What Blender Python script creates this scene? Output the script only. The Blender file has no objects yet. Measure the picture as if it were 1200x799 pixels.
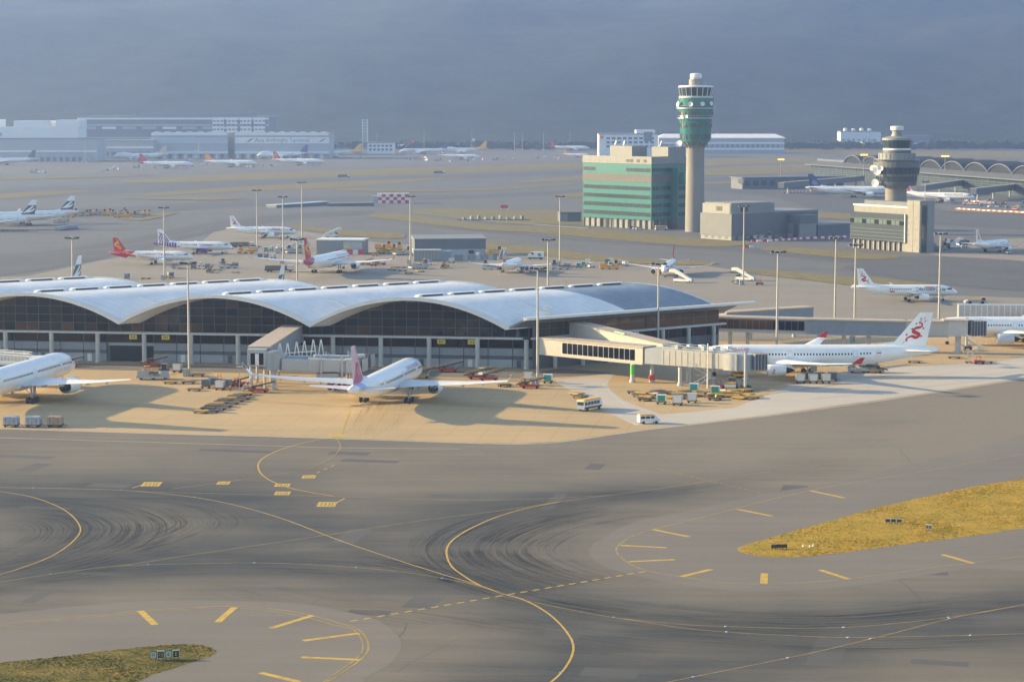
import bpy, bmesh, math, random
import numpy as np
from mathutils import Vector, Matrix, noise as mnoise

# ------------------------------------------------------------------ camera, sky, sun, exposure
scene = bpy.context.scene
R = math.radians
CAM_H, FPX, PITCH = 68.0, 2580.0, R(6.05)
cam_d = bpy.data.cameras.new('camera'); cam = bpy.data.objects.new('camera', cam_d)
scene.collection.objects.link(cam); scene.camera = cam
cam.location = (0, 0, CAM_H); cam.rotation_euler = (R(90) - PITCH, 0, 0)
cam_d.sensor_width = 36; cam_d.lens = 36 * FPX / 1200; cam_d.clip_end = 30000; cam_d.clip_start = 1

SUN_EL, SUN_TO = R(15.5), R(168)          # where the sun stands: left and a little beyond the scene
world = bpy.data.worlds.new('World'); scene.world = world; world.use_nodes = True
wn = world.node_tree; bg = wn.nodes['Background']
sky = wn.nodes.new('ShaderNodeTexSky'); sky.sky_type = 'NISHITA'; sky.sun_disc = False
sky.sun_elevation = SUN_EL; sky.sun_rotation = R(90) - SUN_TO + 2 * math.pi
sky.air_density = 1.0; sky.dust_density = 0.6; sky.ozone_density = 1.0
wn.links.new(sky.outputs[0], bg.inputs[0]); bg.inputs[1].default_value = 0.11
sd = bpy.data.lights.new('sun', 'SUN'); sd.energy = 5.0; sd.angle = R(0.6); sd.color = (1.0, 0.745, 0.36)
sun = bpy.data.objects.new('sun', sd); scene.collection.objects.link(sun)
sun.location = (-300, 60, 300)
sv = Vector((math.cos(SUN_EL) * math.cos(SUN_TO), math.cos(SUN_EL) * math.sin(SUN_TO), math.sin(SUN_EL)))
sun.rotation_euler = sv.to_track_quat('Z', 'Y').to_euler()
vs = scene.view_settings
vs.view_transform = 'Standard'; vs.look = 'None'; vs.exposure = 1.5; vs.gamma = 1.0
scene.render.engine = 'CYCLES'
cy = scene.cycles
cy.use_denoising = True; cy.max_bounces = 6; cy.diffuse_bounces = 3; cy.glossy_bounces = 3
cy.transparent_max_bounces = 8; cy.volume_bounces = 1; cy.caustics_reflective = False; cy.caustics_refractive = False

# ------------------------------------------------------------------ helpers
rnd = random.Random(11)
COL = scene.collection
CP, SP = math.cos(PITCH), math.sin(PITCH)
def ray(px, py):                                   # photo pixel -> world direction
    cx, cyy = (px - 600) / FPX, (399.5 - py) / FPX
    return Vector((cx, CP + cyy * SP, -SP + cyy * CP))
def P(px, py, z=0.0):                              # point of that ray at height z
    d = ray(px, py); t = (z - CAM_H) / d.z
    return Vector((d.x * t, d.y * t, z))
def PY(px, py, Y):                                 # point of that ray at distance Y
    d = ray(px, py); t = Y / d.y
    return Vector((d.x * t, Y, CAM_H + d.z * t))
def pix(p):                                        # world -> photo pixel
    x, y, z = p[0], p[1], p[2] - CAM_H
    dep = y * CP - z * SP; up = y * SP + z * CP
    return 600 + FPX * x / dep, 399.5 - FPX * up / dep
def scale_at(p): return FPX / (p[1] * CP + (CAM_H - p[2]) * SP)

def catmull(pts, n=8, closed=False):
    pts = [Vector(p) for p in pts]; out = []; N = len(pts)
    rng = range(N if closed else N - 1)
    for i in rng:
        if closed: a, b, c, d = pts[i-1], pts[i], pts[(i+1) % N], pts[(i+2) % N]
        else: a, b, c, d = pts[max(i-1, 0)], pts[i], pts[i+1], pts[min(i+2, N-1)]
        for k in range(n):
            t = k / n
            out.append(0.5 * ((2*b) + (c-a)*t + (2*a-5*b+4*c-d)*t*t + (3*b-a-3*c+d)*t*t*t))
    if not closed: out.append(pts[-1].copy())
    return out

_m = {}
def mat(name, col, rough=0.6, metal=0.0, var=0.0, vscale=0.5, bump=0.0, bscale=3.0, coat=0.0, spec=0.5, emit=None, estr=0.0, stretch=None, coords='Object'):
    if name in _m: return _m[name]
    m = bpy.data.materials.new(name); m.use_nodes = True; nt = m.node_tree; b = nt.nodes['Principled BSDF']
    c4 = (*col, 1); b.inputs['Base Color'].default_value = c4
    b.inputs['Roughness'].default_value = rough; b.inputs['Metallic'].default_value = metal
    b.inputs['Coat Weight'].default_value = coat; b.inputs['Specular IOR Level'].default_value = spec
    if emit: b.inputs['Emission Color'].default_value = (*emit, 1); b.inputs['Emission Strength'].default_value = estr
    if var or bump:
        tc = nt.nodes.new('ShaderNodeTexCoord'); src = tc.outputs[coords]
        if stretch:
            mp = nt.nodes.new('ShaderNodeMapping'); mp.inputs['Scale'].default_value = stretch
            nt.links.new(src, mp.inputs[0]); src = mp.outputs[0]
        if var:
            n = nt.nodes.new('ShaderNodeTexNoise'); n.inputs['Scale'].default_value = vscale; n.inputs['Detail'].default_value = 6
            n.inputs['Roughness'].default_value = 0.65
            nt.links.new(src, n.inputs['Vector'])
            r = nt.nodes.new('ShaderNodeValToRGB')
            r.color_ramp.elements[0].position = 0.3; r.color_ramp.elements[1].position = 0.7
            r.color_ramp.elements[0].color = (*[c * (1 - var) for c in col], 1)
            r.color_ramp.elements[1].color = (*[min(1, c * (1 + var)) for c in col], 1)
            nt.links.new(n.outputs['Fac'], r.inputs[0]); nt.links.new(r.outputs[0], b.inputs['Base Color'])
        if bump:
            n2 = nt.nodes.new('ShaderNodeTexNoise'); n2.inputs['Scale'].default_value = bscale; n2.inputs['Detail'].default_value = 4
            nt.links.new(src, n2.inputs['Vector'])
            bp = nt.nodes.new('ShaderNodeBump'); bp.inputs['Strength'].default_value = bump; bp.inputs['Distance'].default_value = 0.2
            nt.links.new(n2.outputs['Fac'], bp.inputs['Height']); nt.links.new(bp.outputs[0], b.inputs['Normal'])
    _m[name] = m; return m

class MB:
    def __init__(s): s.v = []; s.f = []; s.mi = []; s.cur = 0
    def face(s, pts):
        i = len(s.v); s.v += [tuple(p) for p in pts]; s.f.append(tuple(range(i, i + len(pts)))); s.mi.append(s.cur); return s
    def grid(s, rows, closed=False):
        n = len(rows[0]); b = len(s.v)
        for r in rows: s.v += [tuple(p) for p in r]
        for i in range(len(rows) - 1):
            for j in range(n if closed else n - 1):
                k = (j + 1) % n
                s.f.append((b+i*n+j, b+i*n+k, b+(i+1)*n+k, b+(i+1)*n+j)); s.mi.append(s.cur)
        return b
    def loft(s, rows, cap0=True, cap1=True):
        b = s.grid(rows, True); n = len(rows[0])
        if cap0: s.f.append(tuple(b + j for j in reversed(range(n)))); s.mi.append(s.cur)
        if cap1: e = b + (len(rows)-1)*n; s.f.append(tuple(e + j for j in range(n))); s.mi.append(s.cur)
        return s
    def bx(s, x0, x1, y0, y1, z0, z1):
        a = [(x0,y0),(x1,y0),(x1,y1),(x0,y1)]
        return s.loft([[(x,y,z0) for x,y in a], [(x,y,z1) for x,y in a]])
    def box(s, c, d, rz=0):
        hx, hy = d[0]/2, d[1]/2; C, S = math.cos(rz), math.sin(rz)
        a = [(c[0]+x*C-y*S, c[1]+x*S+y*C) for x, y in ((-hx,-hy),(hx,-hy),(hx,hy),(-hx,hy))]
        return s.loft([[(x,y,c[2]-d[2]/2) for x,y in a], [(x,y,c[2]+d[2]/2) for x,y in a]])
    def prism(s, pts, z0, z1):
        return s.loft([[(p[0],p[1],z0) for p in pts], [(p[0],p[1],z1) for p in pts]])
    def bar(s, p, q, w, h=None):
        p, q = Vector(p), Vector(q); d = (q-p).normalized(); h = h or w
        up = Vector((0,0,1)) if abs(d.z) < 0.95 else Vector((1,0,0))
        a = d.cross(up).normalized(); b = a.cross(d).normalized()
        o = [a*(sx*w/2) + b*(sy*h/2) for sx, sy in ((-1,-1),(1,-1),(1,1),(-1,1))]
        return s.loft([[p+k for k in o], [q+k for k in o]])
    def tube(s, p, q, r1, r2=None, n=8):
        p, q = Vector(p), Vector(q); r2 = r1 if r2 is None else r2; d = (q-p).normalized()
        up = Vector((0,0,1)) if abs(d.z) < 0.95 else Vector((1,0,0))
        a = d.cross(up).normalized(); b = d.cross(a).normalized()
        f = lambda c, r: [c + a*(r*math.cos(2*math.pi*k/n)) + b*(r*math.sin(2*math.pi*k/n)) for k in range(n)]
        return s.loft([f(p,r1), f(q,r2)])
    def lathe(s, prof, n=16, c=(0,0,0), cap=True):
        rows = [[(c[0]+r*math.cos(2*math.pi*k/n), c[1]+r*math.sin(2*math.pi*k/n), c[2]+z) for k in range(n)] for r, z in prof]
        return s.loft(rows, cap, cap)
    def hall(s, p, q, w, a0, a1, b0, b1):              # sloped box corridor; a at p, b at q
        p, q = Vector((p[0],p[1],0)), Vector((q[0],q[1],0)); d = (q-p).normalized(); n = Vector((-d.y,d.x,0))*(w/2)
        return s.loft([[(p-n)+Vector((0,0,a0)),(p+n)+Vector((0,0,a0)),(p+n)+Vector((0,0,a1)),(p-n)+Vector((0,0,a1))],
                       [(q-n)+Vector((0,0,b0)),(q+n)+Vector((0,0,b0)),(q+n)+Vector((0,0,b1)),(q-n)+Vector((0,0,b1))]])
    def ribbon(s, pts, w, z=None):
        pts = [Vector(p) for p in pts]; L, Rr = [], []
        for i, p in enumerate(pts):
            d = (pts[min(i+1,len(pts)-1)] - pts[max(i-1,0)]); d.z = 0; d.normalize(); nn = Vector((-d.y,d.x,0))*(w/2)
            L.append(p+nn); Rr.append(p-nn)
        if z is not None:
            for p in L+Rr: p.z = z
        s.grid([Rr, L]); return s
    def mesh(s, name, mats, smooth=False):
        me = bpy.data.meshes.new(name); me.from_pydata(s.v, [], s.f)
        for m in (mats if isinstance(mats, (list, tuple)) else [mats]): me.materials.append(m)
        me.polygons.foreach_set('material_index', s.mi)
        if smooth: me.polygons.foreach_set('use_smooth', [True]*len(s.f))
        me.validate(); me.update()
        return me
    def build(s, name, mats, parent=None, smooth=False, fix=True):
        me = s.mesh(name, mats, smooth)
        if fix:
            bm = bmesh.new(); bm.from_mesh(me); bmesh.ops.recalc_face_normals(bm, faces=bm.faces); bm.to_mesh(me); bm.free()
        if smooth:
            try: me.set_sharp_from_angle(angle=R(38))
            except Exception: pass
        return link(name, me, parent)
def link(name, me, parent=None, loc=None, rz=None):
    o = bpy.data.objects.new(name, me); COL.objects.link(o)
    if parent: o.parent = parent
    if loc is not None: o.location = loc
    if rz is not None: o.rotation_euler = (0, 0, rz)
    return o
def tag(o, label=None, cat=None, group=None, kind=None):
    for k, v in (('label',label),('category',cat),('group',group),('kind',kind)):
        if v: o[k] = v
    return o
def thing(name, label, cat, loc=(0,0,0), rz=0, group=None):
    o = bpy.data.objects.new(name, None); COL.objects.link(o); o.empty_display_size = 0.5
    o.location = loc; o.rotation_euler = (0,0,rz); return tag(o, label, cat, group)
KIDS = {}
def kids(o):
    return [c for c in o.children]
def copy_tree(o, parent=None, loc=None, rz=None, label=None, group=None):
    c = o.copy(); COL.objects.link(c); c.parent = parent
    if loc is not None: c.location = loc
    if rz is not None: c.rotation_euler = (0,0,rz)
    if label: c['label'] = label
    if group: c['group'] = group
    for ch in kids(o): copy_tree(ch, c)
    return c
class Proto:                                           # first use places the thing itself, later uses copy it
    def __init__(s, o): s.o = o; s.used = False
    def put(s, loc, rz=0, label=None, group=None):
        if not s.used:
            s.used = True; o = s.o; o.location = loc; o.rotation_euler = (0,0,rz)
            if label: o['label'] = label
            if group: o['group'] = group
            return o
        return copy_tree(s.o, None, loc, rz, label, group)
def text_mesh(body, size, extr=0.0, align='CENTER'):
    cu = bpy.data.curves.new('txt', 'FONT'); cu.body = body; cu.size = size; cu.extrude = extr; cu.resolution_u = 2
    cu.align_x = align; cu.align_y = 'CENTER'
    o = bpy.data.objects.new('txt', cu); COL.objects.link(o)
    dg = bpy.context.evaluated_depsgraph_get(); me = bpy.data.meshes.new_from_object(o.evaluated_get(dg))
    bpy.data.objects.remove(o); bpy.data.curves.remove(cu); return me
# ------------------------------------------------------------------ ground, taxiways, apron, grass, markings
def asphalt_mat(name, light, dark, attr=None, joint=0.0, pitch=7.5, jang=-8, both=False):
    m = bpy.data.materials.new(name); m.use_nodes = True; nt = m.node_tree; b = nt.nodes['Principled BSDF']; N = nt.nodes.new; L = nt.links.new
    tc = N('ShaderNodeTexCoord')
    n1 = N('ShaderNodeTexNoise'); n1.inputs['Scale'].default_value = 0.03; n1.inputs['Detail'].default_value = 8; n1.inputs['Roughness'].default_value = 0.6
    L(tc.outputs['Object'], n1.inputs['Vector'])
    mp = N('ShaderNodeMapping'); mp.inputs['Rotation'].default_value = (0,0,R(-14)); mp.inputs['Scale'].default_value = (0.012, 0.22, 1)
    L(tc.outputs['Object'], mp.inputs[0])
    n2 = N('ShaderNodeTexNoise'); n2.inputs['Scale'].default_value = 1.0; n2.inputs['Detail'].default_value = 7; n2.inputs['Roughness'].default_value = 0.7; n2.inputs['Distortion'].default_value = 0.4
    L(mp.outputs[0], n2.inputs['Vector'])
    n3 = N('ShaderNodeTexNoise'); n3.inputs['Scale'].default_value = 1.6; n3.inputs['Detail'].default_value = 5; L(tc.outputs['Object'], n3.inputs['Vector'])
    def mth(op, a, b2):
        x = N('ShaderNodeMath'); x.operation = op
        for i, t in enumerate((a, b2)):
            if isinstance(t, (int, float)): x.inputs[i].default_value = t
            else: L(t, x.inputs[i])
        return x.outputs[0]
    f = mth('ADD', mth('MULTIPLY', mth('SUBTRACT', n1.outputs['Fac'], 0.5), 0.9), mth('MULTIPLY', mth('SUBTRACT', n2.outputs['Fac'], 0.5), 0.75))
    f = mth('ADD', f, mth('MULTIPLY', mth('SUBTRACT', n3.outputs['Fac'], 0.5), 0.22))
    if attr:
        at = N('ShaderNodeAttribute'); at.attribute_name = attr
        f = mth('ADD', f, at.outputs['Fac'])
    else: f = mth('ADD', f, 0.35)
    if joint:
        mj = N('ShaderNodeMapping'); mj.inputs['Rotation'].default_value = (0,0,R(-jang)); L(tc.outputs['Object'], mj.inputs[0])
        sx = N('ShaderNodeSeparateXYZ'); L(mj.outputs[0], sx.inputs[0])
        for ax in (('Y','X') if both else ('Y',)):
            ln = mth('LESS_THAN', mth('ABSOLUTE', mth('SUBTRACT', mth('FRACT', mth('DIVIDE', sx.outputs[ax], pitch), 0.0), 0.5), 0.0), 0.16/pitch)
            f = mth('ADD', f, mth('MULTIPLY', mth('MULTIPLY', ln, n1.outputs['Fac']), joint*2))
    cl = N('ShaderNodeClamp'); L(f, cl.inputs[0])
    mx = N('ShaderNodeMix'); mx.data_type = 'RGBA'; L(cl.outputs[0], mx.inputs['Factor'])
    mx.inputs['A'].default_value = (*light, 1); mx.inputs['B'].default_value = (*dark, 1)
    L(mx.outputs['Result'], b.inputs['Base Color'])
    b.inputs['Roughness'].default_value = 0.82; b.inputs['Specular IOR Level'].default_value = 0.3
    bp = N('ShaderNodeBump'); bp.inputs['Strength'].default_value = 0.15; bp.inputs['Distance'].default_value = 0.05
    L(n3.outputs['Fac'], bp.inputs['Height']); L(bp.outputs[0], b.inputs['Normal'])
    return m
M_far = asphalt_mat('airfield_asphalt', (0.155,0.155,0.148), (0.09,0.092,0.095))
M_taxi = asphalt_mat('taxiway_asphalt', (0.205,0.175,0.132), (0.036,0.043,0.05), 'wear_tone', 0.12, 9.0, -13)
M_should = asphalt_mat('shoulder_asphalt', (0.21,0.185,0.155), (0.115,0.105,0.095), None, 0.1, 9.0, -13)
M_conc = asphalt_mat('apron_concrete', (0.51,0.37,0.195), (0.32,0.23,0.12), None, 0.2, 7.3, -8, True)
M_pale = asphalt_mat('pale_concrete', (0.52,0.475,0.41), (0.36,0.325,0.27))
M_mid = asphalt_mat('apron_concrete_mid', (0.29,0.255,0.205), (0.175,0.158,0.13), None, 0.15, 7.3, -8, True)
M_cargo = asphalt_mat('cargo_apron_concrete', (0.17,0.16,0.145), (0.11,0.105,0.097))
M_runway = asphalt_mat('runway_asphalt', (0.12,0.122,0.122), (0.072,0.075,0.08))
M_yel = mat('yellow_paint', (0.50,0.33,0.05), 0.7, var=0.28, vscale=0.9)
M_yel2 = mat('worn_yellow_paint', (0.30,0.22,0.075), 0.8, var=0.4, vscale=0.6)
M_wht = mat('white_paint_line', (0.55,0.53,0.48), 0.7, var=0.25, vscale=0.8)
def grass_mat(name, a, b_, c):
    m = bpy.data.materials.new(name); m.use_nodes = True; nt = m.node_tree; bb = nt.nodes['Principled BSDF']; N = nt.nodes.new; L = nt.links.new
    tc = N('ShaderNodeTexCoord'); n = N('ShaderNodeTexNoise'); n.inputs['Scale'].default_value = 0.22; n.inputs['Detail'].default_value = 10; n.inputs['Roughness'].default_value = 0.72
    L(tc.outputs['Object'], n.inputs['Vector']); r = N('ShaderNodeValToRGB'); e = r.color_ramp.elements
    e[0].position = 0.34; e[0].color = (*a,1); e[1].position = 0.66; e[1].color = (*c,1); k = e.new(0.5); k.color = (*b_,1)
    L(n.outputs['Fac'], r.inputs[0]); L(r.outputs[0], bb.inputs['Base Color']); bb.inputs['Roughness'].default_value = 0.9; bb.inputs['Specular IOR Level'].default_value = 0.15
    return m
M_grass = grass_mat('verge_grass', (0.25,0.205,0.03), (0.39,0.26,0.036), (0.47,0.295,0.05))
M_grassL = grass_mat('olive_grass', (0.07,0.08,0.018), (0.15,0.125,0.03), (0.24,0.17,0.045))
M_grass2 = grass_mat('dry_verge_grass', (0.13,0.125,0.05), (0.20,0.168,0.075), (0.26,0.205,0.105))

g = MB(); g.bx(-4800, 4800, -350, 7350, -0.6, 0.0)
ground = tag(g.build('ground', M_far), kind='structure')

def sheet(name, pts, z, m, parent=None, smoothn=0):
    w = [P(x, y, 0) for x, y in pts]
    if smoothn: w = catmull(w, smoothn, True)
    if name == 'grass_island':                          # ragged worn edge
        w2 = []
        for a, b_ in zip(w, w[1:]+w[:1]):
            n_ = max(1, int((b_-a).length/0.6))
            for k in range(n_): p = a.lerp(b_, k/n_); w2.append(p + Vector((mnoise.noise(p*0.9), mnoise.noise(p*0.9+Vector((7,3,1))), 0))*0.45)
        w = w2
    mb = MB(); mb.face([(p.x, p.y, z) for p in w]); o = mb.build(name, m, parent, fix=False)
    bm = bmesh.new(); bm.from_mesh(o.data); bmesh.ops.triangulate(bm, faces=bm.faces)
    for f in bm.faces:
        if f.normal.z < 0: f.normal_flip()
    bm.to_mesh(o.data); bm.free(); return o

# centre lines (photo pixels), also the paths the tyres have darkened
CL = {
 'A': [(-60,569),(0,571),(80,572.5),(152,575),(240,584.6),(319,603.8),(399,633.5),(452,651.6),(508,669.6),(564,686.4),(588,695.6)],
 'A2': [(152,575),(192,576.6),(399,582),(512,585.4),(600,585.5),(679,582),(720,579.5),(799,568.6),(900,553),(1010,538)],
 'B': [(-70,566),(0,575.8),(40,583),(76,597.8),(94,617.7),(86,633.7),(60,651.7),(24,665.7),(0,672.8),(-60,688)],
 'C': [(-60,691),(0,681.6),(68,671.6),(132,663.6),(204,660.8),(311,659.6),(399,663.6),(468,669.6),(524,678.4),(560,686.4),(588,695.6)],
 'D': [(132,663.6),(176,657.7),(200,653.6),(295,639.7),(400,624.2),(500,609),(584,598.6),(655.5,587.8),(720,579.5)],
 'E': [(655.5,587.8),(608,597.8),(572,609.7),(540,625.7),(524,641.7),(528,661.7),(548,677.6),(564,686.4)],
 'F': [(588,695.6),(616,703.6),(643.5,719.5),(663.5,739.5),(672,757.5),(665.5,777.5),(645.5,799),(600,826)],
 'G': [(616,703.6),(675,715.6),(727,724.4),(799,731.5),(844,733.6),(904,735.6),(968,735.6),(1028,732.4),(1123,721.6),(1199,708.4),(1290,690)],
 'H': [(727,724.4),(800,735.6),(852,740.4),(920,744.3),(984,746.7),(1076,745.5),(1199,742.3),(1290,738)],
 'I': [(690,818),(800,795.5),(896,776.3),(966,761.5),(1040,743.5),(1123,722.5),(1199,708.4)],
}
CLW = {k: catmull([P(x,y) for x,y in v], 8) for k, v in CL.items()}
# near paving: fine grid carrying the tyre wear and a left-to-right tone
x0, x1, y0, y1, st = -150.0, 175.0, 222.0, 560.0, 1.6
nx, ny = int((x1-x0)/st)+1, int((y1-y0)/st)+1
gx, gy = np.meshgrid(np.linspace(x0,x1,nx), np.linspace(y0,y1,ny))
def dist_to(paths):
    d = np.full(gx.shape, 1e9)
    for pts in paths:
        for p, q in zip(pts[:-1], pts[1:]):
            ex, ey = q.x-p.x, q.y-p.y; l2 = ex*ex+ey*ey+1e-9
            t = np.clip(((gx-p.x)*ex+(gy-p.y)*ey)/l2, 0, 1)
            d = np.minimum(d, np.hypot(gx-p.x-t*ex, gy-p.y-t*ey))
    return d
dA = dist_to([CLW[k] for k in 'ABCDEFGHI']); dA2 = dist_to([CLW['A2']])
wear_tone = 0.13 + 0.40*np.exp(-(dA/12.0)**2) + 0.14*np.exp(-(dA2/9.0)**2) + 0.22*np.exp(-(dA/40.0)**2)
wear_tone -= 0.16*np.clip((gx-0.02*gy)/75.0, -0.8, 1.0)*np.clip((gy-250)/150.0,0,1)  # paving set darker toward the left, paler toward the right
me = bpy.data.meshes.new('taxiway')
vv = np.stack([gx.ravel(), gy.ravel(), np.full(gx.size, 0.02)], 1)
ii = np.arange(nx*ny).reshape(ny,nx)
ff = np.stack([ii[:-1,:-1].ravel(), ii[:-1,1:].ravel(), ii[1:,1:].ravel(), ii[1:,:-1].ravel()], 1)
me.from_pydata(vv.tolist(), [], ff.tolist()); me.materials.append(M_taxi)
at = me.attributes.new('wear_tone', 'FLOAT', 'POINT'); at.data.foreach_set('value', wear_tone.ravel().astype(np.float32))
taxi = tag(link('taxiway', me), kind='structure')

# tyre-rubber streaks that follow the turns: thin ribbons with patchy cover
def rubber_mat():
    m = bpy.data.materials.new('tyre_rubber'); m.use_nodes = True; nt = m.node_tree; b = nt.nodes['Principled BSDF']; N = nt.nodes.new; L = nt.links.new
    b.inputs['Base Color'].default_value = (0.022,0.023,0.026,1); b.inputs['Roughness'].default_value = 0.75
    uv = N('ShaderNodeUVMap'); mp = N('ShaderNodeMapping'); mp.inputs['Scale'].default_value = (0.03, 1.9, 1); L(uv.outputs[0], mp.inputs[0])
    n = N('ShaderNodeTexNoise'); n.inputs['Scale'].default_value = 1.0; n.inputs['Detail'].default_value = 6; n.inputs['Roughness'].default_value = 0.75; n.inputs['Distortion'].default_value = 0.5; L(mp.outputs[0], n.inputs['Vector'])
    tcn = N('ShaderNodeTexCoord'); n9 = N('ShaderNodeTexNoise'); n9.inputs['Scale'].default_value = 0.07; n9.inputs['Detail'].default_value = 4; L(tcn.outputs['Object'], n9.inputs['Vector'])
    r9 = N('ShaderNodeValToRGB'); r9.color_ramp.elements[0].position = 0.28; r9.color_ramp.elements[1].position = 0.52; L(n9.outputs['Fac'], r9.inputs[0])
    r = N('ShaderNodeValToRGB'); r.color_ramp.elements[0].position = 0.46; r.color_ramp.elements[1].position = 0.62; L(n.outputs['Fac'], r.inputs[0])
    at = N('ShaderNodeAttribute'); at.attribute_name = 'cover'
    x = N('ShaderNodeMath'); x.operation = 'MULTIPLY'; L(r.outputs[0], x.inputs[0]); L(at.outputs['Fac'], x.inputs[1]); x2 = N('ShaderNodeMath'); x2.operation = 'MULTIPLY'; L(x.outputs[0], x2.inputs[0]); L(r9.outputs[0], x2.inputs[1]); x = x2
    tr = N('ShaderNodeBsdfTransparent'); mix = N('ShaderNodeMixShader'); L(x.outputs[0], mix.inputs[0]); L(tr.outputs[0], mix.inputs[1]); L(b.outputs[0], mix.inputs[2])
    L(mix.outputs[0], nt.nodes['Material Output'].inputs['Surface']); return m
M_rub = rubber_mat()
def streak(px, w, z, amount, side=0.0):
    pts = catmull([P(x,y) for x,y in px], 10); n = len(pts); NV = 12
    vv, ff, uv, cov = [], [], [], []; s = 0.0
    for i, p in enumerate(pts):
        d = pts[min(i+1,n-1)] - pts[max(i-1,0)]; d.normalize(); nn = Vector((-d.y,d.x,0))
        if i: s += (pts[i]-pts[i-1]).length
        for j in range(NV+1):
            o = (j/NV-0.5)*w + side; q = p + nn*o; vv.append((q.x,q.y,z)); uv.append((s, o))
            cov.append(amount*math.sin(math.pi*i/(n-1))**0.6*math.sin(math.pi*j/NV)**0.8)
    for i in range(n-1):
        for j in range(NV): a = i*(NV+1)+j; ff.append((a, a+NV+1, a+NV+2, a+1))
    me = bpy.data.meshes.new('tyre_marks'); me.from_pydata(vv, [], ff); me.materials.append(M_rub)
    a = me.attributes.new('cover','FLOAT','POINT'); a.data.foreach_set('value', cov)
    ul = me.uv_layers.new(name='UVMap')
    for l in me.loops: ul.data[l.vertex_index and l.index].uv = uv[l.vertex_index]
    return link('tyre_marks', me, taxi)
zr = 0.022
for px, w, am in [
    ([(-60,592),(30,592),(110,598),(150,614),(140,634),(95,652),(30,668),(-50,684)], 22, 0.85),
    ([(120,588),(200,596),(235,612),(205,630),(150,645),(60,668)], 17, 0.7),
    ([(20,606),(52,612),(64,622),(50,636),(10,650),(-40,660)], 13, 0.6),
    ([(690,592),(620,606),(570,622),(548,640),(560,658),(600,676),(660,690)], 20, 1.0),
    ([(760,596),(670,612),(620,630),(604,648),(640,668),(700,686)], 18, 0.75),
    ([(430,650),(500,664),(560,684),(640,706),(740,722),(860,732),(1000,732)], 12, 0.6),
    ([(240,676),(330,700),(480,720),(620,742),(760,760),(900,765)], 16, 0.35),
    ([(640,700),(760,716),(880,724),(1000,724),(1120,712),(1240,694)], 12, 0.8),
    ([(720,736),(850,746),(980,754),(1100,752),(1240,746)], 10, 0.6),
    ([(140,646),(300,650),(420,655),(520,672),(590,695)], 9, 0.6),
    ([(-20,690),(100,676),(240,668),(400,672),(520,686)], 10, 0.5),
    ([(500,600),(620,590),(760,578),(900,560)], 12, 0.4)]:
    zr += 0.0005; streak(px, w, zr, am)

# patched repairs and sealed joints in the asphalt
M_patch = asphalt_mat('patched_asphalt', (0.12,0.115,0.108), (0.05,0.052,0.056))
prn = random.Random(23)
for i in range(34):
    px, py = prn.uniform(10,1190), prn.uniform(525,790); c = P(px,py); a = R(prn.choice((-13,-13,-8,77)))+prn.uniform(-.03,.03); l, w = prn.uniform(3,16), prn.uniform(1.2,4.5)
    o = MB().face([(c.x+x*math.cos(a)-y*math.sin(a), c.y+x*math.sin(a)+y*math.cos(a), 0.0206+i*.00003) for x,y in ((-l/2,-w/2),(l/2,-w/2),(l/2,w/2),(-l/2,w/2))]).build('repair_patch', M_patch, taxi, fix=False)
M_crack = mat('crack_sealant', (0.03,0.031,0.033), 0.6)
for i in range(46):
    px, py = prn.uniform(-20,1220), prn.uniform(525,795); c = P(px,py); a = R(prn.choice((-13,77,77,-40)))+prn.gauss(0,.12); pts = []
    for k in range(9): pts.append(Vector((c.x,c.y,0))); a += prn.gauss(0,.10); st_ = prn.uniform(1.2,3.2); c = c+Vector((math.cos(a)*st_,math.sin(a)*st_,0))
    MB().ribbon(pts, prn.uniform(.06,.13), 0.0219).build('sealed_crack', M_crack, taxi, fix=False)
# paler shoulders round the two grass islands
sheet('shoulder', [(1290,486),(1199,510),(1000,560),(900,578),(800,600),(743,612),(703,632),(690,646),(703,661),(740,673),(800,685),(860,692),(930,692),(1010,685),(1130,667),(1290,645)], 0.031, M_should, taxi, 5)
sheet('shoulder', [(-80,727),(0,719.5),(120,707.5),(192,703.5),(303,704.3),(359,708),(400,715.5),(444,727.5),(470,751.5),(460,775),(428,795),(380,830),(-80,850)], 0.031, M_should, taxi, 5)

# apron concrete by the terminal
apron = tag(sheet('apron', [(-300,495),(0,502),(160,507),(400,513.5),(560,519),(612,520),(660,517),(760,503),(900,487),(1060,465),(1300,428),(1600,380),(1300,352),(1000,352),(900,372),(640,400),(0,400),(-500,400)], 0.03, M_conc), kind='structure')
sheet('service_road', [(648,446),(720,437),(712,450),(716,458),(732,470),(775,486),(860,478),(925,452),(1010,432),(1100,428),(1165,424),(1280,408),(1400,400),(1400,408),(1300,427),(1060,464),(900,486),(790,499),(745,498),(705,478)], 0.034, M_pale, apron)
sheet('service_road', [(-300,418),(0,424),(617,437),(660,432),(720,437),(690,440),(617,444),(0,431),(-300,425)], 0.036, M_should, apron)
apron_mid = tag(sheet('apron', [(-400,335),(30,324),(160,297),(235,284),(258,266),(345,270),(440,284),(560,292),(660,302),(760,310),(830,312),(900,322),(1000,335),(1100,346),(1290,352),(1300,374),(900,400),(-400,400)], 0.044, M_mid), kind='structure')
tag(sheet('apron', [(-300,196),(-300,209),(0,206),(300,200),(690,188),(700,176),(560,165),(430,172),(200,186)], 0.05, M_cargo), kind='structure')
tag(sheet('apron', [(1085,296),(1110,288),(1180,280),(1330,276),(1330,335),(1150,312)], 0.04, M_mid), kind='structure')
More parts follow.
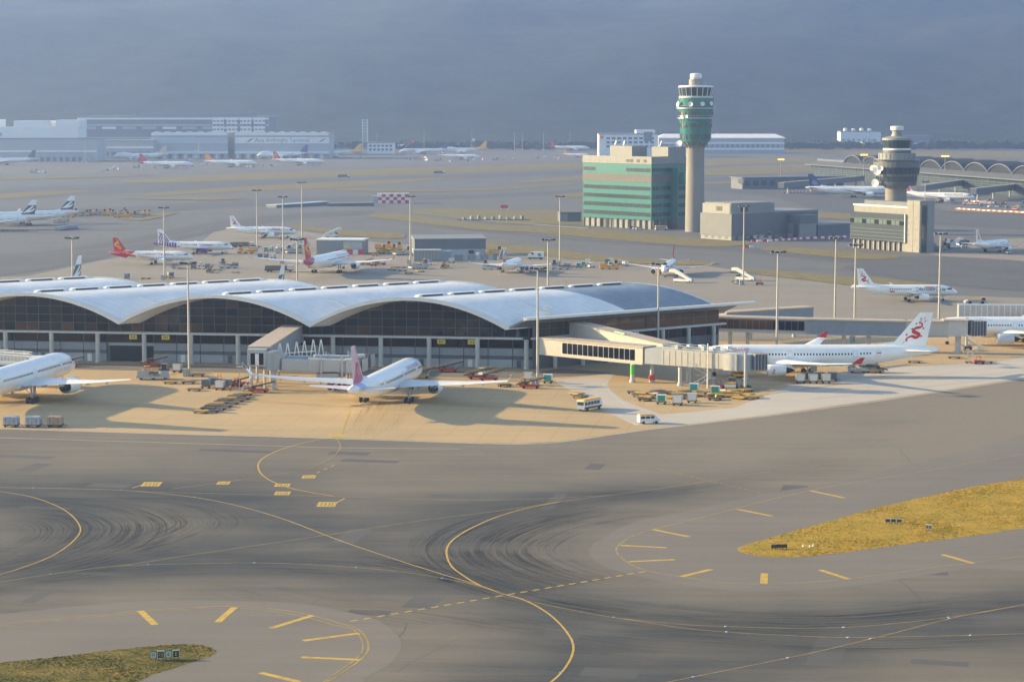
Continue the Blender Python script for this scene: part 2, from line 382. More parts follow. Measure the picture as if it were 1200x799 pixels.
# concrete slabs one can tell apart on the bright stand: separate slabs with joints, bevel-free cheap boxes
sl = MB(); sl.bx(-3.62,3.62,-3.62,3.62,0,0.02); slab_me = sl.mesh('slab', M_pale)
import itertools
poly = [(930,455),(1010,433),(1100,430),(1165,426),(1215,420),(1215,440),(1060,462),(930,481),(880,487)]
polyw = [P(x,y) for x,y in poly]
def inside(p, pg):
    c = False
    for a, b in zip(pg, pg[1:]+pg[:1]):
        if (a.y > p.y) != (b.y > p.y) and p.x < (b.x-a.x)*(p.y-a.y)/(b.y-a.y)+a.x: c = not c
    return c
sa = R(37)
for i, j in itertools.product(range(-30,30), range(-30,30)):
    o = P(1050,448); c = Vector((o.x + i*7.3*math.cos(sa) - j*7.3*math.sin(sa), o.y + i*7.3*math.sin(sa) + j*7.3*math.cos(sa), 0))
    if all(inside(c + Vector((sx*4.2,sy*4.2,0)), polyw) for sx in (-1,1) for sy in (-1,1)):
        s_ = link('slab', slab_me, apron, (c.x, c.y, 0.037 + rnd.uniform(0,0.006)), sa)

for px, w, am in [([(425,512),(432,496),(440,480),(447,468),(452,458)],7,.3),([(455,505),(466,488),(474,472),(478,462)],5,.25),([(412,500),(420,484),(428,470),(432,462)],4,.28),([(405,478),(430,474),(470,473),(510,470)],5,.4),
    ([(0,480),(20,474),(50,470),(90,468)],6,.6),([(240,450),(300,452),(360,456),(420,462)],4,.4),([(300,470),(360,474),(420,478)],4,.35),([(880,452),(940,447),(1000,444),(1060,440)],6,.5),([(640,470),(690,472),(740,482),(800,490)],3,.35),([(100,470),(160,476),(230,484)],5,.35),([(560,470),(640,478),(700,488)],5,.3)]:
    zr += 0.0005; streak(px, w, zr+.037, am)
# grass islands
def grass_patch(name, px, z, m, n=5): return tag(sheet(name, px, z, m, None, n), kind='structure')
IR = [(866,645.7),(870,639.7),(904,629.7),(960,613.7),(1024,595.8),(1095,579.8),(1143,569.8),(1199,561),(1300,543),(1300,605),(1199,619),(1139,627.7),(1060,637.7),(968,649.7),(920,652.9),(892,651.7)]
IL = [(-60,783),(0,776.3),(60,770.3),(132,761.5),(200,755.5),(236,756.3),(253.5,762.7),(247.5,768.3),(224,776.3),(176,791.5),(120,812),(-60,830)]
grass_patch('grass_island', IR, 0.04, M_grass); grass_patch('grass_island', IL, 0.04, M_grassL)
def tufts(name, px, n, seed, m_):
    r = np.random.default_rng(seed); pg = catmull([P(x,y) for x,y in px], 5, True)
    xs = [p.x for p in pg]; ys = [p.y for p in pg]; pts = []
    while len(pts) < n:
        p = Vector((r.uniform(min(xs),max(xs)), r.uniform(min(ys),max(ys)), 0))
        if inside(p, pg): pts.append(p)
    V, F = [], []
    for p in pts:
        k = mnoise.noise(p*0.11)+0.6; h = max(0.04, 0.10*k*r.uniform(0.6,1.4))
        for q in range(3):
            a = r.uniform(0,6.28); w = r.uniform(0.06,0.16); lx, ly = r.uniform(-.14,.14), r.uniform(-.14,.14); i = len(V)
            V += [(p.x-w*math.cos(a), p.y-w*math.sin(a), 0.035), (p.x+w*math.cos(a), p.y+w*math.sin(a), 0.07), (p.x+lx, p.y+ly, 0.035+h)]; F.append((i,i+1,i+2))
    me = bpy.data.meshes.new(name); me.from_pydata(V, [], F); me.materials.append(m_)
    return tag(link(name, me), 'short patchy grass growing on the island', 'grass', kind='stuff')
tufts('grass_tufts', [(x+ (3 if x<900 else 0), y) for x,y in IR], 16000, 3, M_grass); tufts('grass_tufts', IL, 6000, 4, M_grassL)
gz_ = 0.12
for px in [
  [(140,212.5),(270,204),(400,199.5),(550,195),(700,190.5),(700,196),(533,203),(400,207),(200,214)],
  [(165,228.5),(267,220),(400,213),(527,208),(534,209),(400,220),(300,224),(183,229.5)],
  [(603,213),(690,206),(690,210.5),(613,214)], [(-40,229),(0,227),(107,223),(67,228),(0,233),(-40,236)],
  [(507,224),(667,216),(660,217.5),(567,223.5)], [(640,230),(700,225),(700,232)],
  [(478,248),(510,245),(587,246),(690,248),(690,262),(640,263),(587,262),(500,251.5)],
  [(430,253.5),(467,251),(567,263),(690,268.5),(760,275),(830,281),(850,282),(880,286),(830,289.5),(730,282.5),(630,273.5),(567,270),(467,259)],
  [(340,263.5),(400,270),(467,273),(467,280),(400,276),(343,267)],
  [(563,283),(640,291),(683,297),(733,302),(800,305.5),(842,309),(800,311),(683,305),(567,292)],
  [(891,293),(925,290),(1000,296),(1056,300.5),(1035,304),(1000,304),(948,299)],
  [(853,319),(888,316),(1000,325),(1022,326),(1090,333),(1060,337),(1000,335),(940,328),(883,322)],
  [(960,250),(1000,251),(1000,257),(962,256)],
  [(820,187.5),(900,185),(955,185),(955,190),(900,192),(820,195)], [(820,198.5),(947,193.5),(947,202),(820,206)],
  [(920,174),(1300,180),(1300,187),(960,182)], [(143,255),(180,251),(207,250),(173,258),(150,258)],
  [(820,214),(900,211),(900,213),(820,217)], [(400,221.5),(520,224),(500,225.5),(400,224)], [(140,233),(280,232),(250,235)],
  [(0,253),(90,250),(60,254)], [(1120,246),(1300,250),(1300,254),(1140,250)], [(-60,209.5),(100,206.8),(190,205.5),(40,210.5)]]:
    gz_ += 0.008; grass_patch('grass_verge', px, gz_, M_grass2, 4)

# darker runway and taxiway strips of the midfield
for i_, px in enumerate([[(-60,224),(0,221),(147,215.5),(400,209),(560,204),(700,199),(700,203.5),(400,214),(160,226),(0,235),(-60,238)],
  [(467,262),(567,272),(690,283),(830,292),(1000,308),(1250,326),(1250,316),(1000,300),(880,290),(730,284),(630,275),(567,270.5)],
  [(-60,246),(140,243),(330,232),(560,228),(690,222),(690,226),(560,232),(330,240),(140,250),(-60,256)],
  [(-60,300),(40,296),(150,280),(240,262),(330,252),(430,247),(430,251),(340,258),(250,272),(160,294),(40,318),(-60,326)],
  [(820,209),(950,206),(1000,214),(1100,246),(1250,258),(1250,270),(1090,262),(960,246),(900,230),(820,222)],
  [(1080,300),(1250,312),(1250,340),(1130,336),(1000,318),(1000,310)]]):
    sheet('runway_strip', px, 0.07+i_*.006, M_runway, ground, 5)
# painted markings
def line(name, px, w, z, m, parent=taxi, n=8):
    w_ = [P(x,y) for x,y in px]; pts = catmull(w_, n) if len(px) > 2 else w_
    return MB().ribbon(pts, w, z).build(name, m, parent, fix=False)
for i, (k, v) in enumerate(CL.items()):
    line('centre_line', v, 0.30 if k in 'FE' else 0.22, 0.036 + i*0.0006, M_yel if k in 'ABEF' else M_yel2)
def dashes(a, b, n, w, duty=0.55, name='dash', m=M_yel):
    A, B = P(*a), P(*b)
    for i in range(n):
        t0, t1 = i/n, (i+duty)/n
        MB().ribbon([A.lerp(B,t0), A.lerp(B,t1)], w, 0.044).build(name, m, taxi, fix=False)
dashes((410,728),(762,668.5), 24, 0.42); dashes((770,549),(894,578), 18, 0.32, m=M_yel2); dashes((392,545),(358,560), 4, 0.3)
ER = [(1290,514),(1199,532),(1048,557.9),(944,575.8),(800,611.7),(747,625.7),(723,641.7),(731,655.7),(755,667.7),(800,675.7),(852,682.8),(920,683.6),(996,677.7),(1119,661.7),(1199,651.7),(1290,640)]
EL = [(-60,738),(0,731.5),(104,721.6),(192,713.6),(275,710.4),(331,714.8),(367,721.6),(399,730.3),(420,737.5),(431,751.5),(428,767.4),(402,787.4),(370,806),(340,822)]
line('edge_line', ER, 0.3, 0.0435, M_yel2); line('edge_line', EL, 0.3, 0.0435, M_yel2)
line('edge_line', [(x*0.985, y+2.2 if x < 400 else y) for x,y in EL], 0.25, 0.0442, M_yel2)
for a, b, w in [((765.5,620.5),(808,629),.8),((727.5,639),(781,641.7),.8),((737,658),(791,655.7),.8),((864,596.7),(904.8,604.7),.8),((950,575),(989.8,583.5),.8),
                ((798,675.7),(834,667),.9),((896,671.7),(895,683.7),1.1),((961,667.7),(994.6,678.5),.9),((1104.4,649.7),(1140.7,660),.9),
                ((164,715.5),(182,732),1.0),((275,711.5),(255,729),1.0),((366.5,721),(317.6,736),.9),((421,742),(355,750.7),.9),((421,773),(353,770),.9),((305,788),(351,799),.9)]:
    MB().ribbon([P(*a), P(*b)], w, 0.046).build('hatch_mark', M_yel, taxi, fix=False)
line('taxi_lane_line', [(400,512),(369,516),(331,526),(307,538),(303,550),(315,562),(343,572.6),(391,581.4)], 0.3, 0.0452, M_yel)
line('taxi_lane_line', [(393,512),(399,524),(387,538),(363,548.7),(319,557),(255,566),(200,573)], 0.25, 0.0458, M_yel2)
line('stand_line', [(411,478),(405,495),(399,512)], 0.3, 0.05, M_yel, apron)
line('stand_line', [(20,455),(-40,475)], 0.3, 0.05, M_yel, apron)
line('stand_line', [(840,470),(900,462),(1000,448)], 0.25, 0.075, M_yel2, apron)
for pts, w in [([(-60,500),(0,502.5),(160,507.5),(327,512),(400,514.2),(560,519.6),(612,520.6)], 0.5), ([(-60,511.5),(0,513),(327,522.7),(399,524.7),(540,526)], 0.25),
               ([(612,520.6),(660,517.6),(760,503.6),(900,487.6),(1060,465.6),(1240,438)], 0.4)]:
    line('apron_edge_line', pts, w, 0.048, M_wht)
line('road_line', [(690,441),(712,447),(708,452),(722,466),(742,482)], 0.18, 0.052, M_wht, apron)
line('road_line', [(745,498),(705,479),(672,458),(652,447)], 0.2, 0.052, M_wht, apron)
line('road_line', [(0,428),(300,434),(617,440)], 0.2, 0.05, M_wht, apron)
M_blk = mat('black_print', (0.03,0.03,0.03), 0.6)
for x, y, w, h in [(177.6,567.3,22,5),(262,566,15,3.6),(362,558.7,16,3.6),(331,568.5,18,3.6),(331,578,18,4),(383,591,22,5.5),(395,510.3,20,3)]:
    c = P(x,y); s = scale_at(c); hh = (P(x,y-h/2)-P(x,y+h/2)).length; ww = w/s
    mk = MB(); mk.box((c.x,c.y,0.047),(ww,hh,0.003)); o = mk.build('stand_marker', M_yel, taxi)
    if h > 3.5:
        k = MB()
        for q in (-.28,-.08,.14,.3): k.box((c.x+q*ww,c.y,0.0502),(ww*.05,hh*.6,0.003))
        k.build('marker_lettering', M_blk, o)
for a, b in [((155,572),(170,567)),((386,594),(404,584))]: MB().ribbon([P(*a),P(*b)], .3, .049).build('holding_bar', M_yel, taxi, fix=False)
# faint taxi lines on the far field
for pts in [[(-40,262),(60,262),(200,252),(420,236),(690,221)],[(0,240),(200,240),(420,228),(690,214)],[(430,262),(560,275),(700,288),(830,297),(1000,306),(1200,318)],[(960,312),(1100,322),(1250,334)],[(0,300),(120,292),(240,270)]]:
    line('far_taxi_line', pts, 0.5, 0.1, M_yel2, ground)

# hills behind: one terrain sheet
def hills():
    V, F = [], []; nx, ny = 150, 60
    for j in range(ny):
        for i in range(nx):
            t = j/(ny-1); x = -4400 + 8800*i/(nx-1); y = 3620 + 3700*t
            n1 = mnoise.fractal(Vector((x*0.0009, y*0.0009, 3.1)), 0.9, 2.1, 7)
            n2 = abs(mnoise.noise(Vector((x*0.0022, y*0.0016, 7.7))))
            z = (t**.85)*640*(0.97+0.16*n1) + 40*n1*min(1,t*5) - 45*n2*min(1,t*3)
            z *= min(1, t*4); V.append((x, y, min(600, max(-0.4, z)) if j else -0.5))
    for j in range(ny-1):
        for i in range(nx-1): a = j*nx+i; F.append((a,a+1,a+nx+1,a+nx))
    me = bpy.data.meshes.new('hills'); me.from_pydata(V, [], F)
    me.polygons.foreach_set('use_smooth',[True]*len(F))
    m = mat('hill_scrub', (0.03,0.04,0.034), 0.95, var=0.55, vscale=0.014, bump=0.5, bscale=0.03, spec=0.1); me.materials.append(m)
    o = tag(link('hills', me), kind='structure')
    return o
hills()
# pale rock scars on the slopes
M_rock = mat('pale_rock', (0.33,0.30,0.26), 0.9, var=0.3, vscale=0.05)

# haze: the air itself
hz = MB(); hz.bx(-5200, 5200, -450, 7500, -1.6, 605)
hm = bpy.data.materials.new('haze_air'); hm.use_nodes = True; nt = hm.node_tree; nt.nodes.remove(nt.nodes['Principled BSDF'])
pv = nt.nodes.new('ShaderNodeVolumePrincipled'); pv.inputs['Color'].default_value = (0.47,0.63,1.0,1); pv.inputs['Density'].default_value = 0.00014; pv.inputs['Anisotropy'].default_value = 0.68
nt.links.new(pv.outputs[0], nt.nodes['Material Output'].inputs['Volume'])
tag(hz.build('haze', hm), 'thin blue morning haze over the airfield', 'haze', kind='stuff')
# ------------------------------------------------------------------ terminal concourse with vaulted roof
M_roof = mat('roof_membrane', (0.85,0.83,0.80), 0.42, 0.0, var=0.10, vscale=0.12, bump=0.12, bscale=0.5, spec=0.6)
M_roofg = mat('roof_grey_metal', (0.34,0.37,0.40), 0.38, 0.45, var=0.12, vscale=0.2)
M_trim = mat('white_trim', (0.72,0.71,0.68), 0.4, var=0.06, vscale=0.4)
M_glass = mat('dark_glass', (0.007,0.009,0.013), 0.04, 0.0, spec=0.28)
M_glass2 = mat('reflection_tint_glass', (0.016,0.014,0.013), 0.09, 0.0, spec=0.4)  # tint that paints varied reflections into the front panes
M_glassb = mat('bronze_glass', (0.075,0.045,0.024), 0.06, 0.45, spec=0.5)
M_mull = mat('mullion_grey', (0.10,0.115,0.13), 0.5)
M_grey = mat('grey_panel', (0.27,0.30,0.33), 0.5, var=0.08, vscale=0.4)
M_grey2 = mat('light_grey_panel', (0.37,0.40,0.42), 0.5, var=0.08, vscale=0.4)
M_gdark = mat('dark_grey_panel', (0.10,0.11,0.125), 0.6, var=0.1, vscale=0.5)
M_colm = mat('column_concrete', (0.48,0.48,0.46), 0.7, var=0.1, vscale=0.6)
M_black = mat('painted_opening_dark', (0.012,0.013,0.016), 0.8)
M_sign = mat('sign_yellow', (0.65,0.50,0.02), 0.5)
M_tan = mat('bridge_roof_tan', (0.45,0.36,0.27), 0.6, var=0.14, vscale=0.5)
M_cream = mat('bridge_cream_panel', (0.42,0.405,0.37), 0.5, var=0.08, vscale=0.4)
M_steel = mat('galvanised_steel', (0.42,0.44,0.46), 0.45, 0.4, var=0.08, vscale=1.0)
M_dark = mat('dark_metal', (0.04,0.042,0.046), 0.5, 0.2)
LAM, RW = 52.0, 53.0
def seams(m, dark=0.86):                              # standing seams and water streaks on the roof sheets
    nt = m.node_tree; b = nt.nodes['Principled BSDF']; N = nt.nodes.new; L = nt.links.new
    src = b.inputs['Base Color'].links[0].from_socket; tc = N('ShaderNodeTexCoord'); sx = N('ShaderNodeSeparateXYZ'); L(tc.outputs['Object'], sx.inputs[0])
    def mth(op, a, c=0.0):
        x = N('ShaderNodeMath'); x.operation = op
        for i, t in enumerate((a, c)):
            if isinstance(t, (int,float)): x.inputs[i].default_value = t
            else: L(t, x.inputs[i])
        return x.outputs[0]
    q = mth('SUBTRACT', sx.outputs['X'], sx.outputs['Y'])
    l1 = mth('LESS_THAN', mth('FRACT', mth('DIVIDE', sx.outputs['Y'], 2.2)), 0.09); l2 = mth('LESS_THAN', mth('FRACT', mth('DIVIDE', q, 13.0)), 0.018)
    mp = N('ShaderNodeMapping'); mp.inputs['Rotation'].default_value = (0,0,R(-45)); mp.inputs['Scale'].default_value = (.5,.06,.2); L(tc.outputs['Object'], mp.inputs[0])
    n = N('ShaderNodeTexNoise'); n.inputs['Scale'].default_value = 1.0; n.inputs['Detail'].default_value = 7; L(mp.outputs[0], n.inputs['Vector'])
    k = mth('ADD', mth('MAXIMUM', l1, l2), mth('MULTIPLY', mth('SUBTRACT', n.outputs['Fac'], .45), 1.6))
    cl = N('ShaderNodeClamp'); L(k, cl.inputs[0])
    mx = N('ShaderNodeMix'); mx.data_type = 'RGBA'; mx.blend_type = 'MULTIPLY'; L(cl.outputs[0], mx.inputs['Factor']); L(src, mx.inputs['A']); mx.inputs['B'].default_value = (dark,dark,dark,1); L(mx.outputs['Result'], b.inputs['Base Color'])
seams(M_roof); seams(M_roofg, .7)
TER_RZ = R(-8.0)
o_ = P(597, 382, 11.6)
ter = thing('terminal_concourse', 'long glass terminal concourse under wavy white vaulted roofs', 'terminal', (o_.x, o_.y, 0), TER_RZ)
def zq(q):
    t = 2*((q % LAM)/LAM) - 1; return 11.4 + 7.3*(1-abs(t)**2.0)
def vault(q0, q1, v0, v1, m, name='roof_vault', th=0.7):
    nq = max(4, int((q1-q0)/1.6)); nv = max(2, int((v1-v0)/6))
    zz = lambda q: zq(q) if abs(q) > 1e-6 else 11.4
    def Z(q):
        if abs(q/LAM - round(q/LAM)) < 1e-6: return 11.4
        return zq(q)
    top = [[(q0+(q1-q0)*i/nq + v0+(v1-v0)*j/nv, v0+(v1-v0)*j/nv, Z(q0+(q1-q0)*i/nq)) for i in range(nq+1)] for j in range(nv+1)]
    bot = [[(x,y,z-th) for x,y,z in r] for r in top]
    mb = MB(); mb.grid(top); mb.grid([list(reversed(r)) for r in bot])
    mb.grid([bot[0], top[0]]); mb.grid([top[-1], bot[-1]])
    mb.grid([[r[0] for r in bot], [r[0] for r in top]]); mb.grid([[r[-1] for r in top], [r[-1] for r in bot]])
    return mb.build(name, m, ter, smooth=True)
for k in range(-4, 0):
    if k == -1:
        vault(k*LAM+.02, -.02, 0, 31, M_roof); vault(k*LAM+.02, -.02, 31.05, RW, M_roofg)
    else: vault(k*LAM+.02, (k+1)*LAM-.02, 0, RW, M_roof)
    # white rim along the front and the back arch
    for v0, v1 in ((-0.9, -0.02), (RW+.02, RW+.6)):
        rows = []
        for i in range(41):
            q = k*LAM + LAM*i/40; z = 11.4 if i in (0,40) else zq(q)
            a = [(q+v0, v0), (q+v1, v1)]
            rows.append([(a[0][0],a[0][1],z-.75),(a[1][0],a[1][1],z-.75),(a[1][0],a[1][1],z+.22),(a[0][0],a[0][1],z+.22)])
        MB().loft(rows).build('roof_rim', M_trim, ter)
    # ridge skylights, each a low curved-end box
    for i in range(7):
        v = 2.5 + i*7.2; q = (k+.5)*LAM - 1.5; zc = zq(q)
        rows = []
        for t, hgt in ((0,.1),(.25,.45),(.8,.6),(6.2,.6),(6.7,.45),(6.95,.1)):
            p0 = (q+v+t, v+t); off = .75
            rows.append([(p0[0]+off,p0[1]-off,zc-.35),(p0[0]-off,p0[1]+off,zc-.35),(p0[0]-off*.7,p0[1]+off*.7,zc+hgt),(p0[0]+off*.7,p0[1]-off*.7,zc+hgt)])
        sk = MB(); sk.loft(rows); so = sk.build('ridge_skylight', M_trim, ter)
        wv = MB(); wv.loft([[(q+v+.9+.8,v+.9-.8,zc-.3),(q+v+5.5+.8,v+5.5-.8,zc-.3),(q+v+5.5+.72,v+5.5-.72,zc+.45),(q+v+.9+.72,v+.9-.72,zc+.45)],
                            [(q+v+.9+.74,v+.9-.74,zc-.3),(q+v+5.5+.74,v+5.5-.74,zc-.3),(q+v+5.5+.6,v+5.5-.6,zc+.45),(q+v+.9+.6,v+.9-.6,zc+.45)]])
        wv.build('skylight_glazing', M_dark, so)
    # arched upstands crossing the slope
    for v in (13.0,):
        rows = []
        for i in range(10):
            q = (k+1)*LAM - 12.5 + i*1.05; z = zq(q); rows.append([(q+v-.35,v+.0,z-.1),(q+v+.35,v+.7,z-.1),(q+v+.35,v+.7,z+.4),(q+v-.35,v+.0,z+.4)])
        MB().loft(rows).build('roof_upstand', M_trim, ter)
vault(.02, 4.6, 0, RW, M_roofg, 'roof_eave', .5)
rows = [[(4.62+v,v,zq(4.6)-.7),(5.6+v,v-.2,zq(4.6)-.55),(5.6+v,v-.2,zq(4.6)+.1),(4.62+v,v,zq(4.6)+.2)] for v in (-.9, RW+3.5)]
MB().loft(rows).build('eave_rim', M_trim, ter)
# glazed front: every pane a piece, trimmed to the arch
PWD, VW = LAM/16, 3.6
pane_rng = random.Random(5)
bk = []
for i in range(0, 121):
    u = -200 + i*(202.0/120); bk.append((u, zq(u-VW)-.8))
fa2 = MB(); fa2.grid([[(u, VW+.4, 8.0) for u, z in bk], [(u, VW+.4, z) for u, z in bk]])
fa2.build('inner_wall', M_gdark, ter, fix=False)
for c in range(-52, 1):
    ua, ub = c*PWD+.07 + 1.4, (c+1)*PWD-.07 + 1.4
    if ub > 4.0: continue
    for r in range(5):
        za = 8.45 + r*2.18; zb = za + 2.06
        zt = [min(zb, zq(u-VW)-.85) for u in (ua, (ua+ub)/2, ub)]
        if max(zt) < za + .35: continue
        zt = [max(z, za+.05) for z in zt]; e = [pane_rng.uniform(-.03,.03) for _ in range(4)]
        MB().face([(ua,VW+e[0],za),(ub,VW+e[1],za),(ub,VW+e[2],zt[2]),((ua+ub)/2,VW+(e[2]+e[3])/2,zt[1]),(ua,VW+e[3],zt[0])]).build('glass_pane', pane_rng.choice((M_glass,M_glass,M_glass,M_glass2,M_glass2,M_glassb)), ter, fix=False)  # mixed tints paint varied reflections and a lit interior into the panes
for c in range(-62, 2):
    u = c*PWD + 1.4; MB().bx(u-.06, u+.06, VW-.06, VW+.3, 8.3, max(8.6, zq(u-VW)-.75)).build('mullion', M_mull, ter)
for r in range(1,5):
    z = 8.4 + r*2.18; on = None
    for i in range(0, 401):
        u = -200 + i*.505; ok = zq(u-VW)-.8 > z
        if ok and on is None: on = u
        if (not ok or i == 400) and on is not None: MB().bx(on, u, VW-.04, VW+.28, z-.05, z+.05).build('transom', M_mull, ter); on = None
MB().bx(-204, 3.2, VW-.9, VW+.32, 7.75, 8.3).build('spandrel_beam', M_colm, ter)
# recessed lower storey
VL = VW + 2.2
MB().bx(-204, 4.5, VL+.4, VL+.7, 0.02, 8.2).build('lower_wall', M_gdark, ter)
for i in range(-26, 1):
    ua, ub = i*6.5+.1, (i+1)*6.5-.1
    MB().face([(ua,VL+.3,5.2),(ub,VL+.3+pane_rng.uniform(-.02,.02),5.2),(ub,VL+.3,7.7),(ua,VL+.3,7.7)]).build('glass_pane', M_glass, ter, fix=False)
    if not (-110 < (ua+ub)/2 < -97):
        MB().bx(ua, ub, VL, VL+.38, 3.1, 5.05).build('wall_panel', M_grey, ter)
        MB().bx(ua, ub, VL+.06, VL+.39, 2.2, 3.05).build('wall_panel', M_gdark, ter)
        MB().bx(ua, ub, VL-.05, VL+.37, .02, 2.15).build('wall_panel', M_grey2 if i % 3 else M_grey, ter)
        if i % 2 == 0: MB().bx(ua+1, ua+2.2, VL-.12, VL-.06, .02, 2.05).build('service_door', M_trim if i % 4 else M_gdark, ter)
MB().bx(-110, -97, VL+.02, VL+.39, 4.3, 5.05).build('lintel', M_grey2, ter)
MB().bx(-109.6, -97.4, VL+.3, VL+.38, .02, 4.28).build('vehicle_opening', M_black, ter)  # flat black panel, the dark inside is painted on
for k in range(0, 14):
    u = 4.0 - 12.9*k
    MB().lathe([(.78,0.02),(.78,.5),(.62,.52),(.62,7.74)], 14, (u, VW-.35, 0)).build('column', M_colm, ter, smooth=True)
for px_ in (130, 171, 512, 549):
    w = PY(px_, 396, 568); u = (Vector((w.x,w.y,0)) - Vector((o_.x,o_.y,0))); u = u.x*math.cos(TER_RZ)+u.y*math.sin(TER_RZ)
    s_ = MB(); s_.bx(u-1.05,u+1.05,VW-.5,VW-.35,6.35,7.5); so = s_.build('gate_sign', M_sign, ter)
    k = MB()
    for q in (-.55,-.1,.35): k.bx(u+q,u+q+.22,VW-.54,VW-.51,6.65,7.2)
    k.build('sign_lettering', M_blk, so)
    MB().bx(u-.05,u+.05,VW-.45,VW-.37,7.5,7.75).build('sign_bracket', M_steel, ter)
# bronze glazed end wall under the straight eave, along the vault direction
def ew(q, v, z): return (q+v, v, z)
MB().loft([[ew(1.9,4,.02),ew(1.9,RW-3,.02),ew(1.9,RW-3,12.2),ew(1.9,4,12.2)],[ew(1.5,4,.02),ew(1.5,RW-3,.02),ew(1.5,RW-3,12.2),ew(1.5,4,12.2)]]).build('end_wall', M_gdark, ter)
for i in range(14):
    va, vb = 4.4 + i*3.25, 4.4 + (i+1)*3.25 - .12
    for za, zb, mm in ((8.45,10.3,M_glassb),(10.4,12.1,M_glassb),(5.2,7.7,M_glass)):
        e = pane_rng.uniform(-.015,.015)
        MB().face([ew(2.0,va,za),ew(2.0+e,vb,za),ew(2.0,vb,zb),ew(2.0,va,zb)]).build('glass_pane', mm, ter, fix=False)
MB().loft([[ew(3.0,3.2,7.75),ew(3.0,RW-2,7.75),ew(3.0,RW-2,8.3),ew(3.0,3.2,8.3)],[ew(1.93,3.2,7.75),ew(1.93,RW-2,7.75),ew(1.93,RW-2,8.3),ew(1.93,3.2,8.3)]]).build('spandrel_beam', M_colm, ter)
for i in range(7):
    v = 8 + i*6.6; MB().lathe([(.55,.02),(.55,7.74)], 12, (2.5+v+.6, v-.6, 0)).build('column', M_colm, ter, smooth=True)
# back wall and left closing wall (seen only from elsewhere)
bw = MB(); bw.grid([[(u+0, RW-3.6, .02) for u, z in [(-150+i*1.7,0) for i in range(119)]], [(u, RW-3.6, zq(u-(RW-3.6))-.8) for u in [-150+i*1.7 for i in range(119)]]])
bw.build('back_wall', M_gdark, ter, fix=False)
MB().loft([[(-207+v, v, .02) for v in (4,)]+[(-207+RW-3.6,RW-3.6,.02),(-207+RW-3.6,RW-3.6,11),(-207+4,4,11)], [(-206.6+4,4,.02),(-206.6+RW-3.6,RW-3.6,.02),(-206.6+RW-3.6,RW-3.6,11),(-206.6+4,4,11)]]).build('end_wall', M_gdark, ter)
# rooftop camera frame by the end of the front
mk = MB(); b0 = (9.2, 3.4, 13.9)
mk.bar(b0,(b0[0],b0[1],b0[2]+2.6),.16)
for z in (.8,1.7,2.5): mk.bx(b0[0]-1.0,b0[0]+.9,b0[1]-.2,b0[1]+.3,b0[2]+z-.3,b0[2]+z+.15)
mk.build('roof_equipment', M_trim, ter)

# ------------------------------------------------------------------ boarding bridges
def W2(px, py, z): p = P(px, py, z); return Vector((p.x, p.y, 0))
def ribs(mb, p, q, w, z0, z1, step, out=.06, th=.08):
    p, q = Vector((p[0],p[1],0)), Vector((q[0],q[1],0)); L = (q-p).length; d = (q-p)/L; n = Vector((-d.y,d.x,0))
    k = 0
    while k*step <= L:
        c = p + d*(k*step)
        for s in (-1,1):
            a = c + n*(s*(w/2+out/2)); mb.box((a.x,a.y,(z0+z1)/2),(th,out,z1-z0), math.atan2(d.y,d.x))
        k += 1
    return mb
def stairs(parent, base, ztop, ang, m=M_steel, run=None, zig=2):
    d = Vector((math.cos(ang),math.sin(ang),0)); n = Vector((-d.y,d.x,0)); st = MB(); rl = MB(); run = run or ztop/zig*1.25
    for k in range(zig):
        z0, z1 = ztop*k/zig, ztop*(k+1)/zig; off = n*(1.15*k)
        a = base + off + (d*run if k % 2 else Vector((0,0,0))); b = base + off + (Vector((0,0,0)) if k % 2 else d*run)
        a = Vector((a.x,a.y,z0+.05)); b = Vector((b.x,b.y,z1))
        for s in (-.5,.5):
            st.bar(a+n*s, b+n*s, .08, .28)
            rl.bar(a+n*s+Vector((0,0,1.05)), b+n*s+Vector((0,0,1.05)), .07)
            for t in (0,.33,.66,1): c = a.lerp(b,t)+n*s; rl.bar(c, c+Vector((0,0,1.05)), .05)
        for i in range(8): c = a.lerp(b,(i+.5)/8); st.box((c.x,c.y,c.z),(.26,1.0,.05), ang)
        e = b + (d if not k % 2 else -d)*.7; st.box((e.x,e.y,e.z),(1.5,1.2,.09), ang)
        rl.bar(e+d*(.7 if not k%2 else -.7)-n*.5+Vector((0,0,1.05)), e+d*(.7 if not k%2 else -.7)+n*.5+Vector((0,0,1.05)), .07)
        st.bar((e.x,e.y,0),(e.x,e.y,e.z), .14)
    st.build('stair', m, parent); rl.build('stair_rail', M_trim, parent)
def rel(root, p): return Vector((p[0]-root.location.x, p[1]-root.location.y, p[2] if len(p) > 2 else 0))
def bellows(parent, p, ang, z0, z1, w=3.2, n=5):
    d = Vector((math.cos(ang),math.sin(ang),0))
    for i in range(n):
        c = Vector((p[0],p[1],0)) + d*(i*.42); k = MB(); k.box((c.x,c.y,(z0+z1)/2+.1),(.26,w+.25*(i%2),z1-z0+.25*(i%2)), ang); k.build('bellows', M_gdark if i % 2 else M_grey, parent)

